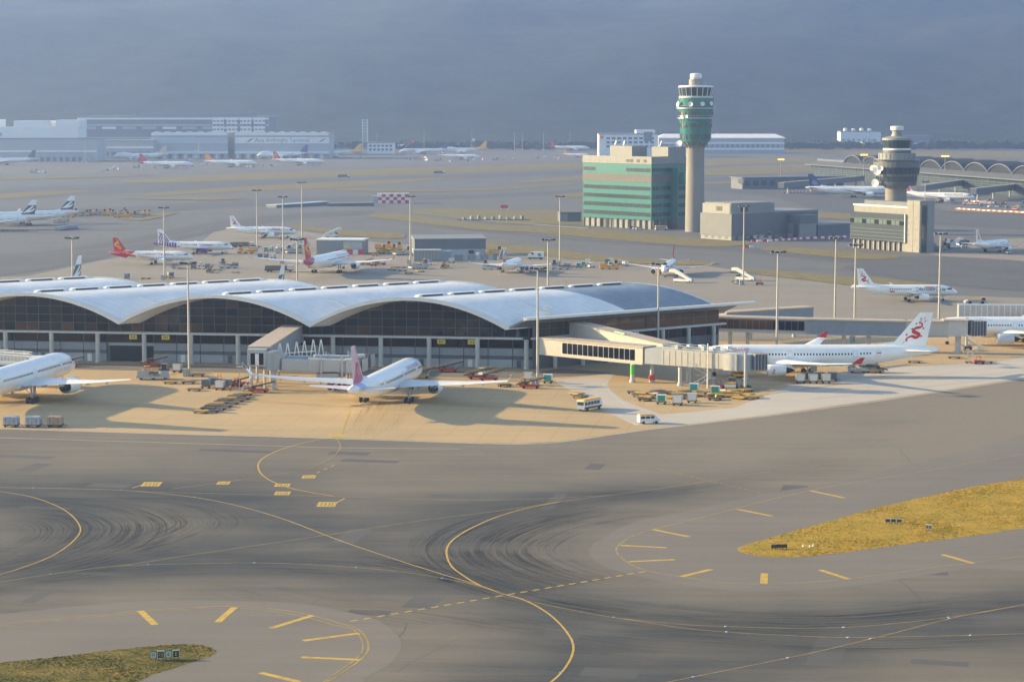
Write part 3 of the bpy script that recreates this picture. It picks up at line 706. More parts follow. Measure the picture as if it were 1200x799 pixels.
# --- bridge at the middle stand: walkway toward the viewer, then two telescopic tunnels
b1, b2 = W2(346,379,10.8), W2(303,406,10.4)
jb = thing('boarding_bridge', 'boarding bridge with tan roofed walkway and two ribbed grey tunnels', 'boarding bridge', (b2.x,b2.y,0))
r1, r2 = rel(jb,b1), rel(jb,b2)
MB().hall(r1, r2, 5.0, 6.2, 10.4, 5.9, 10.0).build('walkway', M_grey, jb)
MB().hall(r1, r2, 5.5, 10.42, 10.8, 10.02, 10.4).build('walkway_roof', M_tan, jb)
fb = MB(); fb.hall(r2+Vector((-.15,-3.0,0)), r2+Vector((-.1,-.02,0)), 4.6, 5.9, 10.0, 5.9, 10.0); fb.build('end_box', M_grey2, jb)
MB().bx(r2.x-1.6,r2.x+1.5,r2.y-3.14,r2.y-3.05,6.3,9.1).build('end_window', M_glass, jb)
MB().bx(r2.x-.5,r2.x+.4,r2.y-3.24,r2.y-3.16,6.2,9.0).build('door', M_trim, jb)
stairs(jb, Vector((r2.x-3.4, r2.y-4.6, 0)), 5.9, R(10), run=2.6)
for sx in (-1.8,1.6):
    for sy in (-1.4, 12): MB().tube((r2.x+sx,r2.y+sy,.02),(r2.x+sx,r2.y+sy,5.9),.32,None,12).build('support_column', M_colm, jb, smooth=True)
MB().lathe([(2.3,5.0),(2.3,9.4),(2.0,9.6)], 16, (r2.x+3.9, r2.y-1.5, 0)).build('rotunda', M_grey, jb, smooth=True)
MB().lathe([(.9,.02),(.9,.3),(.5,.4),(.5,5.0)], 12, (r2.x+3.9, r2.y-1.5, 0)).build('rotunda_column', M_steel, jb, smooth=True)
def tunnel(parent, p, q, z0, z1, w=3.1, h=2.9):
    p, q = Vector(p), Vector(q); m = p.lerp(q,.42)
    for a, b, ww, hh, zz0, zz1 in ((p, m, w-.35, h-.35, z0, z0+(z1-z0)*.42), (m, q, w, h, z0+(z1-z0)*.40, z1)):
        MB().hall(a, b, ww, zz0, zz0+hh, zz1, zz1+hh).build('tunnel', M_grey2, parent)
        ribs(MB(), a, b, ww, min(zz0,zz1)+.1, min(zz0,zz1)+hh-.1, .62).build('tunnel_ribs', M_steel, parent)
    d = (q-p).normalized(); n = Vector((-d.y,d.x,0))
    for t in (.62,.95):
        c = p.lerp(q,t)
        for s in (-1,1):
            e = c+n*(s*(w/2+.35)); MB().bx(e.x-.18,e.x+.18,e.y-.18,e.y+.18,.9,z1+h+.9).build('lift_column', M_steel, parent)
        if t == .62: continue
    c = p.lerp(q,.8); bg_ = MB(); bg_.box((c.x,c.y,1.0),(2.4,3.8,.5), math.atan2(d.y,d.x)); bg_.build('bogie', M_gdark, parent)
    for s in (-1,1):
        for k in (-.7,.7):
            a = c + n*(s*1.7) + d*k; MB().tube(a+n*-.25+Vector((0,0,.62)), a+n*.25+Vector((0,0,.62)), .6, None, 14).build('wheel', M_dark, parent)
    c2 = p.lerp(q,.72); MB().box((c2.x,c2.y,z1-1.2),(5.2,2.2,1.9), math.atan2(d.y,d.x)).build('equipment_box', M_grey2, parent)
    hd = q + d*1.6; ang = math.atan2(d.y,d.x)
    MB().box((hd.x,hd.y,z1+1.5),(3.0,3.6,3.3), ang).build('cab', M_grey2, parent)
    f = hd + d*1.53; MB().box((f.x,f.y,z1+1.9),(.06,2.6,1.8), ang).build('cab_window', M_glass, parent)
    bellows(parent, (hd.x+d.x*1.75,hd.y+d.y*1.75), ang-R(25), z1+.1, z1+3.1, 3.4, 5)
st = Vector((r2.x+5.8, r2.y-2.2, 0))
tunnel(jb, st, rel(jb, W2(404,434,4.6)), 5.2, 4.3)
tunnel(jb, st+Vector((.6,4.2,0)), rel(jb, W2(404,434,4.6))+Vector((1.5,6.2,0)), 5.4, 4.6)
for i in range(6):
    x = r2.x + 4.2 + i*1.9; y = r2.y + 1.5 + (i//2)*3.0
    k = MB(); k.bar((x,y,6.5),(x+.7,y+.5,11.0+.25*(i//3)),.24); k.bar((x+1.6,y,6.5),(x+.8,y+.5,11.0+.25*(i//3)),.24); k.build('frame_strut', M_trim, jb)
MB().bar((r2.x+4.0,r2.y+1.5,8.4),(r2.x+13,r2.y+6,8.6),.2).build('frame_rail', M_trim, jb)

# --- bridge at the right stand: windowed corridor, upper ramp, fixed finger, cab
c0, c1, c2, c3 = W2(632,414,4.9), W2(753,426,4.9), W2(776,427.5,4.9), W2(862,433.5,4.9)
jr = thing('boarding_bridge', 'cream boarding bridge with windowed corridor, upper ramp and zigzag stair', 'boarding bridge', (c1.x,c1.y,0))
k0, k1, k2, k3 = [rel(jr,c) for c in (c0,c1,c2,c3)]
d = (k1-k0).normalized(); nb = Vector((-d.y,d.x,0)); W_ = 5.0
sh = nb*(W_/2)
MB().hall(k0+sh, k1+sh, W_, 4.9, 8.6, 4.9, 8.7).build('corridor', M_cream, jr)
MB().hall(k0+sh, k1+sh+d*.25, W_+.4, 8.72, 9.0, 8.82, 9.1).build('corridor_roof', M_tan, jr)
MB().hall(k0+sh, k1+sh, W_+.25, 4.6, 4.88, 4.6, 4.88).build('corridor_floor', M_cream, jr)
Lc = (k1-k0).length
for i in range(14):
    t0 = Lc*(.235+.05*i); a = k0 + d*t0 - nb*.05; b_ = a + d*(Lc*.042)
    w_ = MB(); w_.face([a+Vector((0,0,5.45)),b_+Vector((0,0,5.45)),b_+Vector((0,0,8.2)),a+Vector((0,0,8.2))]); wo = w_.build('window', M_glass, jr, fix=False)
    MB().bar(a-d*.14-nb*.06+Vector((0,0,5.6)), a-d*.14-nb*.06+Vector((0,0,8.15)), .16, .12).build('window_frame', M_trim, wo)
MB().hall(k1+sh+d*.05, k2+sh, W_-.2, 4.9, 8.75, 4.9, 9.0).build('corner_box', M_grey2, jr)
d2 = (k3-k2).normalized(); n2 = Vector((-d2.y,d2.x,0))
MB().hall(k2+n2*2.2+d2*.05, k3+n2*2.2, 4.6, 4.9, 9.05, 4.9, 8.6).build('finger', M_cream, jr)
fr = MB(); Lf = (k3-k2).length
for i in range(12):
    c = k2+d2*(i*Lf/12+.4)-n2*.12; fr.bar(c+Vector((0,0,5.0)), c+Vector((0,0,8.5)), .07, .06)
fr.build('panel_joints', M_grey, jr)
MB().hall(k3+n2*2.2-d2*3.2, k3+n2*2.2+d2*.4, 5.1, 4.7, 8.8, 4.7, 8.7).build('end_box', M_colm, jr)
for z in (9.3, 9.9):
    MB().bar(k2+n2*.1+Vector((0,0,z)), k3+n2*.1+Vector((0,0,z-.3)), .07).build('roof_rail', M_trim, jr)
    MB().bar(k2+n2*4.2+Vector((0,0,z)), k3+n2*4.2+Vector((0,0,z-.3)), .07).build('roof_rail', M_trim, jr)
for i in range(6):
    c = k2+d2*(4+i*2.4)+n2*(1+1.6*(i%3)); MB().box((c.x,c.y,9.5+.1*(i%2)),(1.5,1.1,1.0), .6).build('roof_unit', (M_grey,M_grey2,M_trim)[i%3], jr)
u0, u1 = rel(jr,W2(663,377,11.7)), rel(jr,W2(778,404,9.3))
u0b, u1b = u0+Vector((1.5,3.2,0)), u1+Vector((2.0,2.6,0))
MB().hall(u0b, u1b, 5.0, 7.2, 11.4, 5.5, 9.0).build('upper_ramp', M_cream, jr)
MB().hall(u0b, u1b, 5.4, 11.42, 11.7, 9.02, 9.3).build('ramp_roof', M_tan, jr)
MB().hall(u0b.lerp(u1b,.46)+Vector((-.2,-2.4,0)), u0b.lerp(u1b,.56)+Vector((-.2,-2.4,0)), .5, 10.5,10.85,10.3,10.6).build('ramp_patch', mat('mint_green', (0.25,0.5,0.36), .5), jr)
M_green = mat('signal_green', (0.10,0.55,0.04), 0.5)
for px_, py_, gre in ((741,448,1),(764,448,0),(797,452,0),(806,449,0)):
    c = rel(jr, P(px_,py_)); col = MB().lathe([(.75,.02),(.75,.6),(.5,.7),(.5,4.6)],12,(c.x,c.y,0)).build('support_column', M_colm, jr, smooth=True)
    if gre:
        MB().lathe([(.54,2.0),(.54,4.3)],12,(c.x,c.y,0)).build('green_band', M_green, col)
    elif px_ == 764: MB().lathe([(.8,.62),(.8,1.9)],12,(c.x,c.y,0)).build('striped_guard', mat('signal_red',(0.55,0.04,0.03),.5), col)
stairs(jr, rel(jr,P(812,454)), 4.9, R(-8), run=4.2)
c = rel(jr,P(829,455)); MB().tube((c.x,c.y,.02),(c.x,c.y,11),.18,.14,8).build('pole', M_trim, jr)
hd = k3 + d2*1.5 + n2*2.6
MB().box((hd.x,hd.y,6.7),(3.0,4.2,3.9), math.atan2(d2.y,d2.x)).build('cab', M_grey2, jr)
MB().lathe([(.35,.9),(.35,9.4)],10,(hd.x-.4,hd.y-2.5,0)).build('lift_column', M_steel, jr)
MB().box((hd.x,hd.y-.5,.95),(2.2,4.0,.7),0).build('bogie', M_gdark, jr)
for s in (-2.2, 1.4): MB().tube((hd.x-.6,hd.y+s,.62),(hd.x+.6,hd.y+s,.62),.6,None,12).build('wheel', M_dark, jr)
MB().lathe([(.45,.9),(.45,4.8)],10,(hd.x,hd.y,0)).build('lift_column', M_steel, jr)
bellows(jr, (hd.x+d2.x*1.8, hd.y+d2.y*1.8+.8), math.atan2(d2.y,d2.x)+R(48), 4.9, 8.6, 3.8, 8)

# --- long link bridge behind, to the far right stand
e0, e1, e2, e3 = W2(761,368,9.0), W2(945,373.5,9.0), W2(1062,376,9.0), W2(1112,376.5,9.0)
jl = thing('boarding_bridge', 'long blue-grey link bridge on columns behind the red-tailed jet', 'boarding bridge', (e1.x,e1.y,0))
q0, q1, q2, q3 = [rel(jl,e) for e in (e0,e1,e2,e3)]
M_bluegrey = mat('blue_grey_panel', (0.21,0.25,0.30), 0.5, var=0.08, vscale=0.3)
def link_hall(a, b, mwall, side_w=4.6, z0=4.9, z1=8.6):
    dd = (b-a).normalized(); nn = Vector((-dd.y,dd.x,0))*(side_w/2)
    MB().hall(a+nn, b+nn, side_w, z0, z1, z0, z1).build('corridor', mwall, jl)
    MB().hall(a+nn, b+nn, side_w+.5, z1+.02, z1+.4, z1+.02, z1+.4).build('corridor_roof', M_tan, jl)
    MB().hall(a+nn, b+nn, side_w+.3, z0-.35, z0-.02, z0-.35, z0-.02).build('corridor_floor', M_grey, jl)
link_hall(q0, q1, M_bluegrey); link_hall(q1, q2, M_bluegrey); link_hall(q2, q3, M_cream)
dl = (q1-q0).normalized(); nl = Vector((-dl.y,dl.x,0)); LL = (q1-q0).length
for i in range(20):
    t0 = LL*(.18+.0405*i); a = q0+dl*t0-nl*.06; b_ = a+dl*(LL*.038)
    e = pane_rng.uniform(-.01,.01)
    MB().face([a+Vector((0,0,5.6)),b_+Vector((0,e,5.6)),b_+Vector((0,0,8.2)),a+Vector((0,e,8.2))]).build('window', M_glassb if 3 < i < 15 else M_glass, jl, fix=False)
pj = MB()
dl2 = (q2-q1).normalized(); nl2 = Vector((-dl2.y,dl2.x,0))
for i in range(14): c = q1+dl2*(i*2.0+.8)-nl2*.05; pj.bar(c+Vector((0,0,5.0)), c+Vector((0,0,8.5)), .08, .06)
pj.build('panel_joints', M_grey, jl)
for i in range(9):
    c = q0.lerp(q1,(i+.6)/9)+nl*2.3 if i < 6 else q1.lerp(q2,(i-5.5)/4)+nl2*2.3
    MB().lathe([(.55,.02),(.55,4.54)],12,(c.x,c.y,0)).build('support_column', M_colm, jl, smooth=True)
MB().box((q3.x+2.3,q3.y+2.0,6.9),(6.4,4.6,4.2),R(-8)).build('end_box', M_colm, jl)
MB().box((q3.x+2.3,q3.y+2.0,9.2),(6.8,5.0,.3),R(-8)).build('end_box_roof', M_tan, jl)
MB().lathe([(1.3,.02),(1.3,.5),(.8,.6),(.8,4.8)],14,(q3.x+3,q3.y+1.6,0)).build('support_column', M_colm, jl, smooth=True)
bellows(jl, (q3.x+6.2,q3.y+2.4), R(10), 4.8, 8.8, 4.0, 11)
stairs(jl, rel(jl,P(1134,418)), 4.8, R(5), run=3.6)
cb = rel(jl,P(1135,412)); MB().box((cb.x,cb.y+3,1.0),(2.4,3.6,.7)).build('bogie', M_gdark, jl)
MB().lathe([(.4,.9),(.4,9.2)],10,(cb.x,cb.y+3,0)).build('lift_column', M_steel, jl)
for s in (-.9,.9): MB().tube((cb.x+s-.25,cb.y+1.4,.6),(cb.x+s+.25,cb.y+1.4,.6),.58,None,12).build('wheel', M_dark, jl)
# --- second link behind it
f0, f1, f2 = W2(846,366,9.0), W2(915,361.5,9.0), W2(949,359.5,9.0)
jk = thing('boarding_bridge', 'short grey link bridge stub behind the long link bridge', 'boarding bridge', (f1.x,f1.y,0))
for a, b_ in ((f0,f1),(f1,f2)):
    a, b_ = rel(jk,a), rel(jk,b_); n = Vector((0,2.4,0))
    MB().hall(a+n, b_+n, 4.6, 5.2, 8.6, 5.2, 8.6).build('corridor', M_bluegrey, jk); MB().hall(a+n, b_+n, 5.1, 8.62, 9.0, 8.62, 9.0).build('corridor_roof', M_tan, jk)
    MB().lathe([(.6,.02),(.6,5.18)],12,((a.x+b_.x)/2,(a.y+b_.y)/2+2.4,0)).build('support_column', M_colm, jk)
# --- ribbed tunnel at the far right
h0, h1 = W2(1123,356.5,8.6), W2(1290,358,8.6)
jt = thing('boarding_bridge', 'pale ribbed bridge tunnel behind the jet at the far stand', 'boarding bridge', (h0.x,h0.y,0))
a, b_ = Vector((0,0,0)), rel(jt,h1)
MB().hall(a, b_, 4.4, 4.2, 8.6, 4.2, 8.6).build('tunnel', M_steel, jt); ribs(MB(), a, b_, 4.4, 4.3, 8.5, 1.7, .15, .2).build('tunnel_ribs', M_trim, jt)
for t in (.15,.5,.85): c = a.lerp(b_,t); MB().lathe([(.6,.02),(.6,4.2)],12,(c.x,c.y,0)).build('support_column', M_colm, jt)
# --- bridge at the left edge
l0 = W2(-30,425,9.4)
jq = thing('boarding_bridge', 'white railed boarding bridge beside the blue-white jet nose', 'boarding bridge', (l0.x,l0.y,0))
a, b_ = rel(jq,W2(-60,408,8.8)), rel(jq,W2(36,415,8.2))
MB().hall(a, b_, 3.4, 4.9, 8.2, 4.6, 7.6).build('tunnel', M_grey2, jq)
ribs(MB(), a, b_, 3.4, 4.9, 7.6, 1.0).build('tunnel_ribs', M_steel, jq)
a2, b2_ = rel(jq,W2(-60,421,8.2)), rel(jq,W2(26,424,7.6)); MB().hall(a2, b2_, 3.4, 4.9, 8.0, 4.6, 7.5).build('tunnel', M_grey2, jq)
MB().hall(a2+Vector((0,-1.73,0)), b2_+Vector((-2,-1.73,0)), .1, 5.3, 7.4, 5.2, 7.0).build('tunnel_window', mat('teal_glass',(0.03,0.12,0.12),.1), jq)
for z in (.3,.9):
    for dy in (-1.6,1.6): MB().bar(a+Vector((0,dy,8.25+z)), b_+Vector((0,dy,7.65+z)), .16).build('roof_rail', M_trim, jq)
for i in range(8):
    c = a.lerp(b_,(i+.5)/8)+Vector((0,-1.6,0)); MB().bar(c+Vector((0,0,7.9)), c+Vector((0,0,9.2)), .14).build('rail_post', M_trim, jq)
cc = b_+Vector((1.3,0,0)); MB().box((cc.x,cc.y,6.1),(2.8,3.8,3.2)).build('cab', M_trim, jq)
for t in (.3,.85):
    for aa, bb in ((a,b_),(a2,b2_)):
        c = aa.lerp(bb,t); MB().lathe([(.45,.02),(.45,4.8)],10,(c.x,c.y,0)).build('support_column', M_steel, jq)
# ------------------------------------------------------------------ airliners
TYPES = {
 'A330': dict(L=63.7,Rf=2.82,zc=5.25,span=60.3,gear=31.0,ey=[9.4],ef=[18.8],el=5.6,er=1.5,ez=2.55,w0=20.3,cr=11.6,ky=9.6,ck=7.2,ct=2.3,sw=.60,wl=1.6,f=(12.4,9.0,3.4,8.6,7.4),hp=(10.2,6.0,2.2,19.4),track=10.7,ng=6.6),
 'A320': dict(L=37.6,Rf=1.98,zc=3.75,span=34.1,gear=17.7,ey=[5.75],ef=[10.9],el=4.3,er=1.12,ez=1.75,w0=11.9,cr=6.9,ky=6.3,ck=4.1,ct=1.5,sw=.50,wl=.9,f=(8.6,6.0,2.1,6.0,4.5),hp=(6.3,3.9,1.5,12.4),track=7.6,ng=5.0),
 'B777': dict(L=73.9,Rf=3.1,zc=5.6,span=64.8,gear=37.5,ey=[9.9],ef=[22.6],el=7.0,er=1.85,ez=2.75,w0=24.5,cr=13.0,ky=10.3,ck=8.2,ct=1.3,sw=.66,wl=0,f=(13.6,9.8,3.6,9.4,8.0),hp=(11.4,7.2,2.4,21.5),track=11,ng=6.2),
 'B747': dict(L=70.7,Rf=3.25,zc=5.9,span=64.4,gear=33.0,ey=[11.7,20.8],ef=[20.0,27.5],el=5.6,er=1.4,ez=2.6,w0=17.5,cr=15.0,ky=12.0,ck=9.0,ct=3.2,sw=.78,wl=1.4,f=(15.0,11.5,4.0,9.8,9.2),hp=(12.5,8.8,2.6,22.0),track=11,ng=8),
 'B767': dict(L=55.0,Rf=2.5,zc=4.9,span=47.6,gear=25.5,ey=[7.9],ef=[16.0],el=5.0,er=1.4,ez=2.2,w0=17.5,cr=9.6,ky=8.0,ck=6.2,ct=2.2,sw=.58,wl=0,f=(11.0,8.2,3.0,7.8,6.4),hp=(8.8,5.6,2.0,18.6),track=9.3,ng=5.5),
 'JET': dict(L=24.0,Rf=1.2,zc=2.6,span=22.0,gear=13.0,ey=[2.4],ef=[16.5],el=3.6,er=.65,ez=3.3,w0=9.0,cr=4.4,ky=4.0,ck=3.0,ct=1.0,sw=.5,wl=.7,f=(5.6,4.2,2.4,3.6,2.8),hp=(3.4,2.6,1.2,9.0),track=3.6,ng=3.0),
}
M_pwhite = mat('aircraft_white', (0.86,0.85,0.82), 0.28, var=0.05, vscale=0.35, coat=0.3)
M_wing = mat('wing_grey', (0.60,0.60,0.60), 0.35, var=0.08, vscale=0.5)
M_tyre = mat('tyre_black', (0.02,0.02,0.021), 0.8)
M_fan = mat('fan_dark', (0.03,0.032,0.036), 0.35, 0.6)
M_gear = mat('gear_grey', (0.35,0.36,0.37), 0.5, 0.3)
M_metal = mat('bare_metal', (0.55,0.55,0.55), 0.25, 0.9)
def paint(name, c): return mat('paint_'+name, c, 0.32, var=0.05, vscale=0.4, coat=0.2)
RED = paint('crimson',(0.52,0.02,0.035)); PINK = paint('plum_pink',(0.55,0.10,0.20)); LAV = paint('lavender',(0.42,0.40,0.72)); TEAL = paint('dark_teal',(0.02,0.09,0.11))
YEL = paint('golden_yellow',(0.92,0.45,0.02)); ORG = paint('orange',(0.88,0.24,0.02)); PUR = paint('purple',(0.10,0.035,0.24)); NAVY = paint('navy',(0.02,0.03,0.14)); GREYP = paint('pale_grey',(0.45,0.48,0.52)); MAG = paint('magenta',(0.6,0.03,0.2)); BLU=paint('winglet_blue',(0.06,0.14,0.55))
class Plane:
    def __init__(s, kind, label, loc, head, detail=2, fin=None, fus=None, fair=None, eng=None, wing=None, tipc=None, group=None, rear=None):
        t = TYPES[kind]; s.t = t; s.__dict__.update(t); s.kind = kind
        s.root = thing('airliner' if kind != 'JET' else 'business_jet', label, 'airplane', (loc[0],loc[1],0), R(head), group)
        fus = fus or M_pwhite; wing = wing or M_wing; s.finm = fin or fus; s.detail = detail
        n = 28 if detail > 1 else 14
        L, Rf = s.L, s.Rf
        st = [(0,-.36,.03),(.12,-.35,.22),(.4,-.30,.44),(.9,-.22,.64),(1.5,-.12,.80),(2.3,-.04,.93),(3.4,0,1.0)]
        s.secs = [(a*Rf, b*Rf, c*Rf) for a,b,c in st]
        ta = L - (10.5 if kind != 'A320' else 9.0)*Rf
        for k in range(1,8): s.secs.append((3.4*Rf+(ta-3.4*Rf)*k/7, 0, Rf))
        for a,b,c in ((.22,.03,.97),(.42,.12,.88),(.60,.25,.74),(.76,.38,.56),(.90,.50,.35),(.97,.56,.22),(1.0,.58,.12)):
            s.secs.append((ta+(L-ta)*a, b*Rf, c*Rf))
        fb = MB(); fb.loft([[s.surf(a, 2*math.pi*k/n, 0) for k in range(n)] for a,_,_ in s.secs])
        fo = fb.build('fuselage', fus, s.root, smooth=True); s.fo = fo
        if kind == 'B747':
            h = MB(); rows = []
            for a, zz, rr in ((.8*Rf,.1,.3),(1.4*Rf,.36,.55),(2.2*Rf,.62,.66),(3.2*Rf,.75,.7),(16,.75,.7),(20,.55,.66),(24,.3,.6)):
                rows.append([(s.gear-a, rr*Rf*math.sin(2*math.pi*k/16), s.zc+zz*Rf+rr*Rf*math.cos(2*math.pi*k/16)) for k in range(16)])
            h.loft(rows); h.build('upper_deck', fus, s.root, smooth=True)
        if detail: s.windows(); s.cockpit()
        # wing fairing
        wf = MB(); rows = []
        for a, k in ((-.12,.25),(0,.55),(.2,.8),(.75,.85),(1.05,.6),(1.25,.2)):
            x = s.gear - (s.w0 + a*s.cr); rows.append([(x, Rf*1.03*k**.4*math.sin(q), s.zc-Rf*.62 + Rf*.5*k*math.cos(q)-.05*Rf) for q in [2*math.pi*i/16 for i in range(16)]])
        wf.loft(rows); wf.build('wing_fairing', fair or fus, s.root, smooth=True)
        for sd in (1,-1):
            s.wing_(sd, wing, tipc or fus); s.tailplane(sd, wing)
            for i, ey in enumerate(s.ey): s.engine(sd, ey, s.ef[i], eng or fus)
            s.main_gear(sd)
        s.fin_(); s.nose_gear()
        if rear: s.wrap('tail_colour', rear[0], lambda g: L, -math.pi, math.pi, rear[1], 24)
    def sec(s, a):
        for p, q in zip(s.secs, s.secs[1:]):
            if p[0] <= a <= q[0]:
                t = (a-p[0])/(q[0]-p[0]+1e-9); return p[1]+(q[1]-p[1])*t, p[2]+(q[2]-p[2])*t
        return s.secs[-1][1], s.secs[-1][2]
    def surf(s, a, ang, off=.03):                       # ang from horizontal left side, up positive; point on the skin
        dz, r = s.sec(a); return (s.gear-a, (r+off)*math.cos(ang), s.zc+dz+(r+off)*math.sin(ang))
    def wrap(s, name, f0, f1, a0, a1, m, n=8, off=.03, both=False):
        rows = []
        for i in range(n+1):
            g = a0+(a1-a0)*i/n; p, q = f0(g), f1(g); rows.append([s.surf(p+(q-p)*k/12, g, off) for k in range(13)])
        mb = MB(); mb.grid(rows)
        if both: mb.grid([[(x,-y,z) for x,y,z in r] for r in rows])
        return mb.build(name, m, s.fo, smooth=True, fix=False)
    def band(s, name, pts, m, both=True):               # pts: (station, low angle, high angle) in degrees
        mb = MB()
        for sg in ((1,-1) if both else (1,)):
            rows = []
            for k in range(4): rows.append([(x, sg*y, z) for x,y,z in [s.surf(a, R(lo+(hi-lo)*k/3), .035) for a,lo,hi in pts]])
            mb.grid(rows)
        return mb.build(name, m, s.fo, smooth=True, fix=False)
    def windows(s):
        mb = MB(); a = 4.6*s.Rf/2.0; end = s.L-6.2*s.Rf; pit = .8 if s.detail > 1 else 1.2
        skip = [(s.L*.19,.9),(s.L*.40,.9),(s.L*.66,1.0)]
        while a < end:
            if not any(abs(a-c) < w for c, w in skip):
                for sg in (1,-1):
                    q = [s.surf(a+dx, g, .025) for dx, g in ((0,.12),(.36,.12),(.36,.12+.5/s.Rf),(0,.12+.5/s.Rf))]
                    mb.face([(x,sg*y,z) for x,y,z in q])
            a += pit
        o = mb.build('cabin_windows', M_glass, s.fo, fix=False); o['kind'] = 'stuff'
        if s.detail > 1:
            for c, w in skip + [(s.L-5.6*s.Rf,1)]:
                for sg in (1,-1):
                    d = MB(); hw = .52; g0, g1 = -.18, -.18+1.9/s.Rf
                    for x0,x1,ga,gb in ((c-hw,c-hw+.07,g0,g1),(c+hw-.07,c+hw,g0,g1),(c-hw,c+hw,g0,g0+.03),(c-hw,c+hw,g1-.03,g1)):
                        d.grid([[(x,sg*y,z) for x,y,z in [s.surf(xx,ga+(gb-ga)*k/4,.022) for k in range(5)]] for xx in (x0,x1)])
                    d.build('door', GREYP, s.fo, fix=False)
    def cockpit(s):
        Rf = s.Rf; up = .0
        for sg in (1,-1):
            for a0,a1,g0,g1 in ((1.05,1.55,R(40),R(72)),(1.2,1.75,R(24),R(44)),(1.5,2.05,R(20),R(36))):
                if s.kind == 'B747': a0,a1,g0,g1 = a0,a1,g0+.25,g1+.1
                mb = MB(); q = [s.surf(a0*Rf,g1-.1,.04),s.surf(a1*Rf*.98,g1,.04),s.surf(a1*Rf,g0,.04),s.surf(a0*Rf,g0,.04)]
                mb.face([(x,sg*y,z) for x,y,z in q]); mb.build('cockpit_window', M_glass, s.fo, fix=False)
    def foil(s, x, y, z, c, th):
        pr = ((0,0),(.06,.45),(.25,.9),(.5,.8),(.8,.3),(1,.02),(.8,-.12),(.5,-.35),(.25,-.45),(.06,-.3))
        return [(x-a*c, y, z+b*th*c) for a,b in pr]
    def wing_(s, sd, m, tipm):
        h = s.span/2; zr = s.zc-.62*s.Rf; rows = []
        s.wz = lambda y: zr + (y-.6*s.Rf)*.085 + .0016*max(0,y-s.ky)**2*(30/h)
        s.wle = lambda y: s.w0 + (y-.9*s.Rf)*s.sw
        ys = [.35*s.Rf, .95*s.Rf, s.ky, (s.ky+h)/2, h]
        for y in ys:
            c = s.cr+(s.ck-s.cr)*(y-.95*s.Rf)/(s.ky-.95*s.Rf) if y <= s.ky else s.ck+(s.ct-s.ck)*(y-s.ky)/(h-s.ky)
            if y < .95*s.Rf: c = s.cr
            r = s.foil(s.gear-s.wle(y), sd*y, s.wz(y), c, .075 if y > s.ky else .1); rows.append(r if sd > 0 else list(reversed(r)))
        wo = MB().loft(rows).build('wing', m, s.root, smooth=True)
        if s.detail:
            for k, y in enumerate((s.ky*.75, s.ky*1.25, s.ky+(h-s.ky)*.45, s.ky+(h-s.ky)*.7)):
                c = s.cr+(s.ck-s.cr)*(y-.95*s.Rf)/(s.ky-.95*s.Rf) if y <= s.ky else s.ck+(s.ct-s.ck)*(y-s.ky)/(h-s.ky)
                x = s.gear-s.wle(y)-c*.62; z = s.wz(y)-.25; w = c*.035+.1
                MB().loft([[(x,sd*y-.05,z),(x,sd*y+.05,z),(x,sd*y,z+.1)],[(x-c*.2,sd*y-w,z-.32),(x-c*.2,sd*y+w,z-.32),(x-c*.2,sd*y,z+.15)],[(x-c*.5,sd*y-.05,z-.1),(x-c*.5,sd*y+.05,z-.1),(x-c*.5,sd*y,z)]]).build('flap_fairing', m, wo)
        if s.wl:
            x = s.gear-s.wle(h); z = s.wz(h); a = s.foil(x, sd*h, z, s.ct, .07); c2 = s.ct*.55
            b_ = [(x-s.ct*.75-q[0]*0+(q[0]-x)*.5-0.2, sd*(h+s.wl*.55)+ (q[2]-z)*-.6*sd, z+s.wl+0*(q[2]-z)) for q in a]
            MB().loft([a,b_] if sd > 0 else [list(reversed(a)),list(reversed(b_))]).build('winglet', tipm, wo)
    def tailplane(s, sd, m):
        a, cr, ct, sp = s.hp; rows = []; zt = s.zc + .42*s.Rf
        if s.kind == 'JET': zt = s.zc+s.Rf+s.f[3]-.35
        for y, c in ((.15*s.Rf,cr),(sp/2,ct)):
            r = s.foil(s.gear-(s.L-a+y*.62), sd*y, zt+y*.1, c, .06); rows.append(r if sd > 0 else list(reversed(r)))
        MB().loft(rows).build('tailplane', m, s.root, smooth=True)
    def engine(s, sd, ey, ef, m):
        x0 = s.gear-ef; z = s.ez + (.55 if ey > 15 else 0) ; y = sd*ey; n = 20 if s.detail > 1 else 12; l, r = s.el, s.er
        ring = lambda a, rr: [(x0-a*l, y+rr*r*math.cos(2*math.pi*k/n), z+rr*r*math.sin(2*math.pi*k/n)) for k in range(n)]
        e = MB(); e.loft([ring(.22,.76),ring(.06,.82),ring(0,.90),ring(.03,.97),ring(.2,1.03),ring(.5,1.0),ring(.86,.84),ring(.86,.80),ring(.6,.76)], False, True)
        eo = e.build('engine', m, s.root, smooth=True)
        MB().face(ring(.2,.77)).build('fan', M_fan, eo, fix=False)
        MB().loft([ring(.62,.6),ring(.95,.52),ring(1.1,.36),ring(1.1,.3),ring(1.28,.05)]).build('exhaust', M_fan, eo, smooth=True)
        if s.detail > 1:
            MB().loft([ring(.2,.25),ring(.12,.16),ring(.08,.02)],False,True).build('spinner', M_gear, eo, smooth=True)
            MB().loft([ring(.06,.825),ring(-.005,.9),ring(.04,.985)],False,False).build('intake_lip', M_metal, eo, smooth=True)
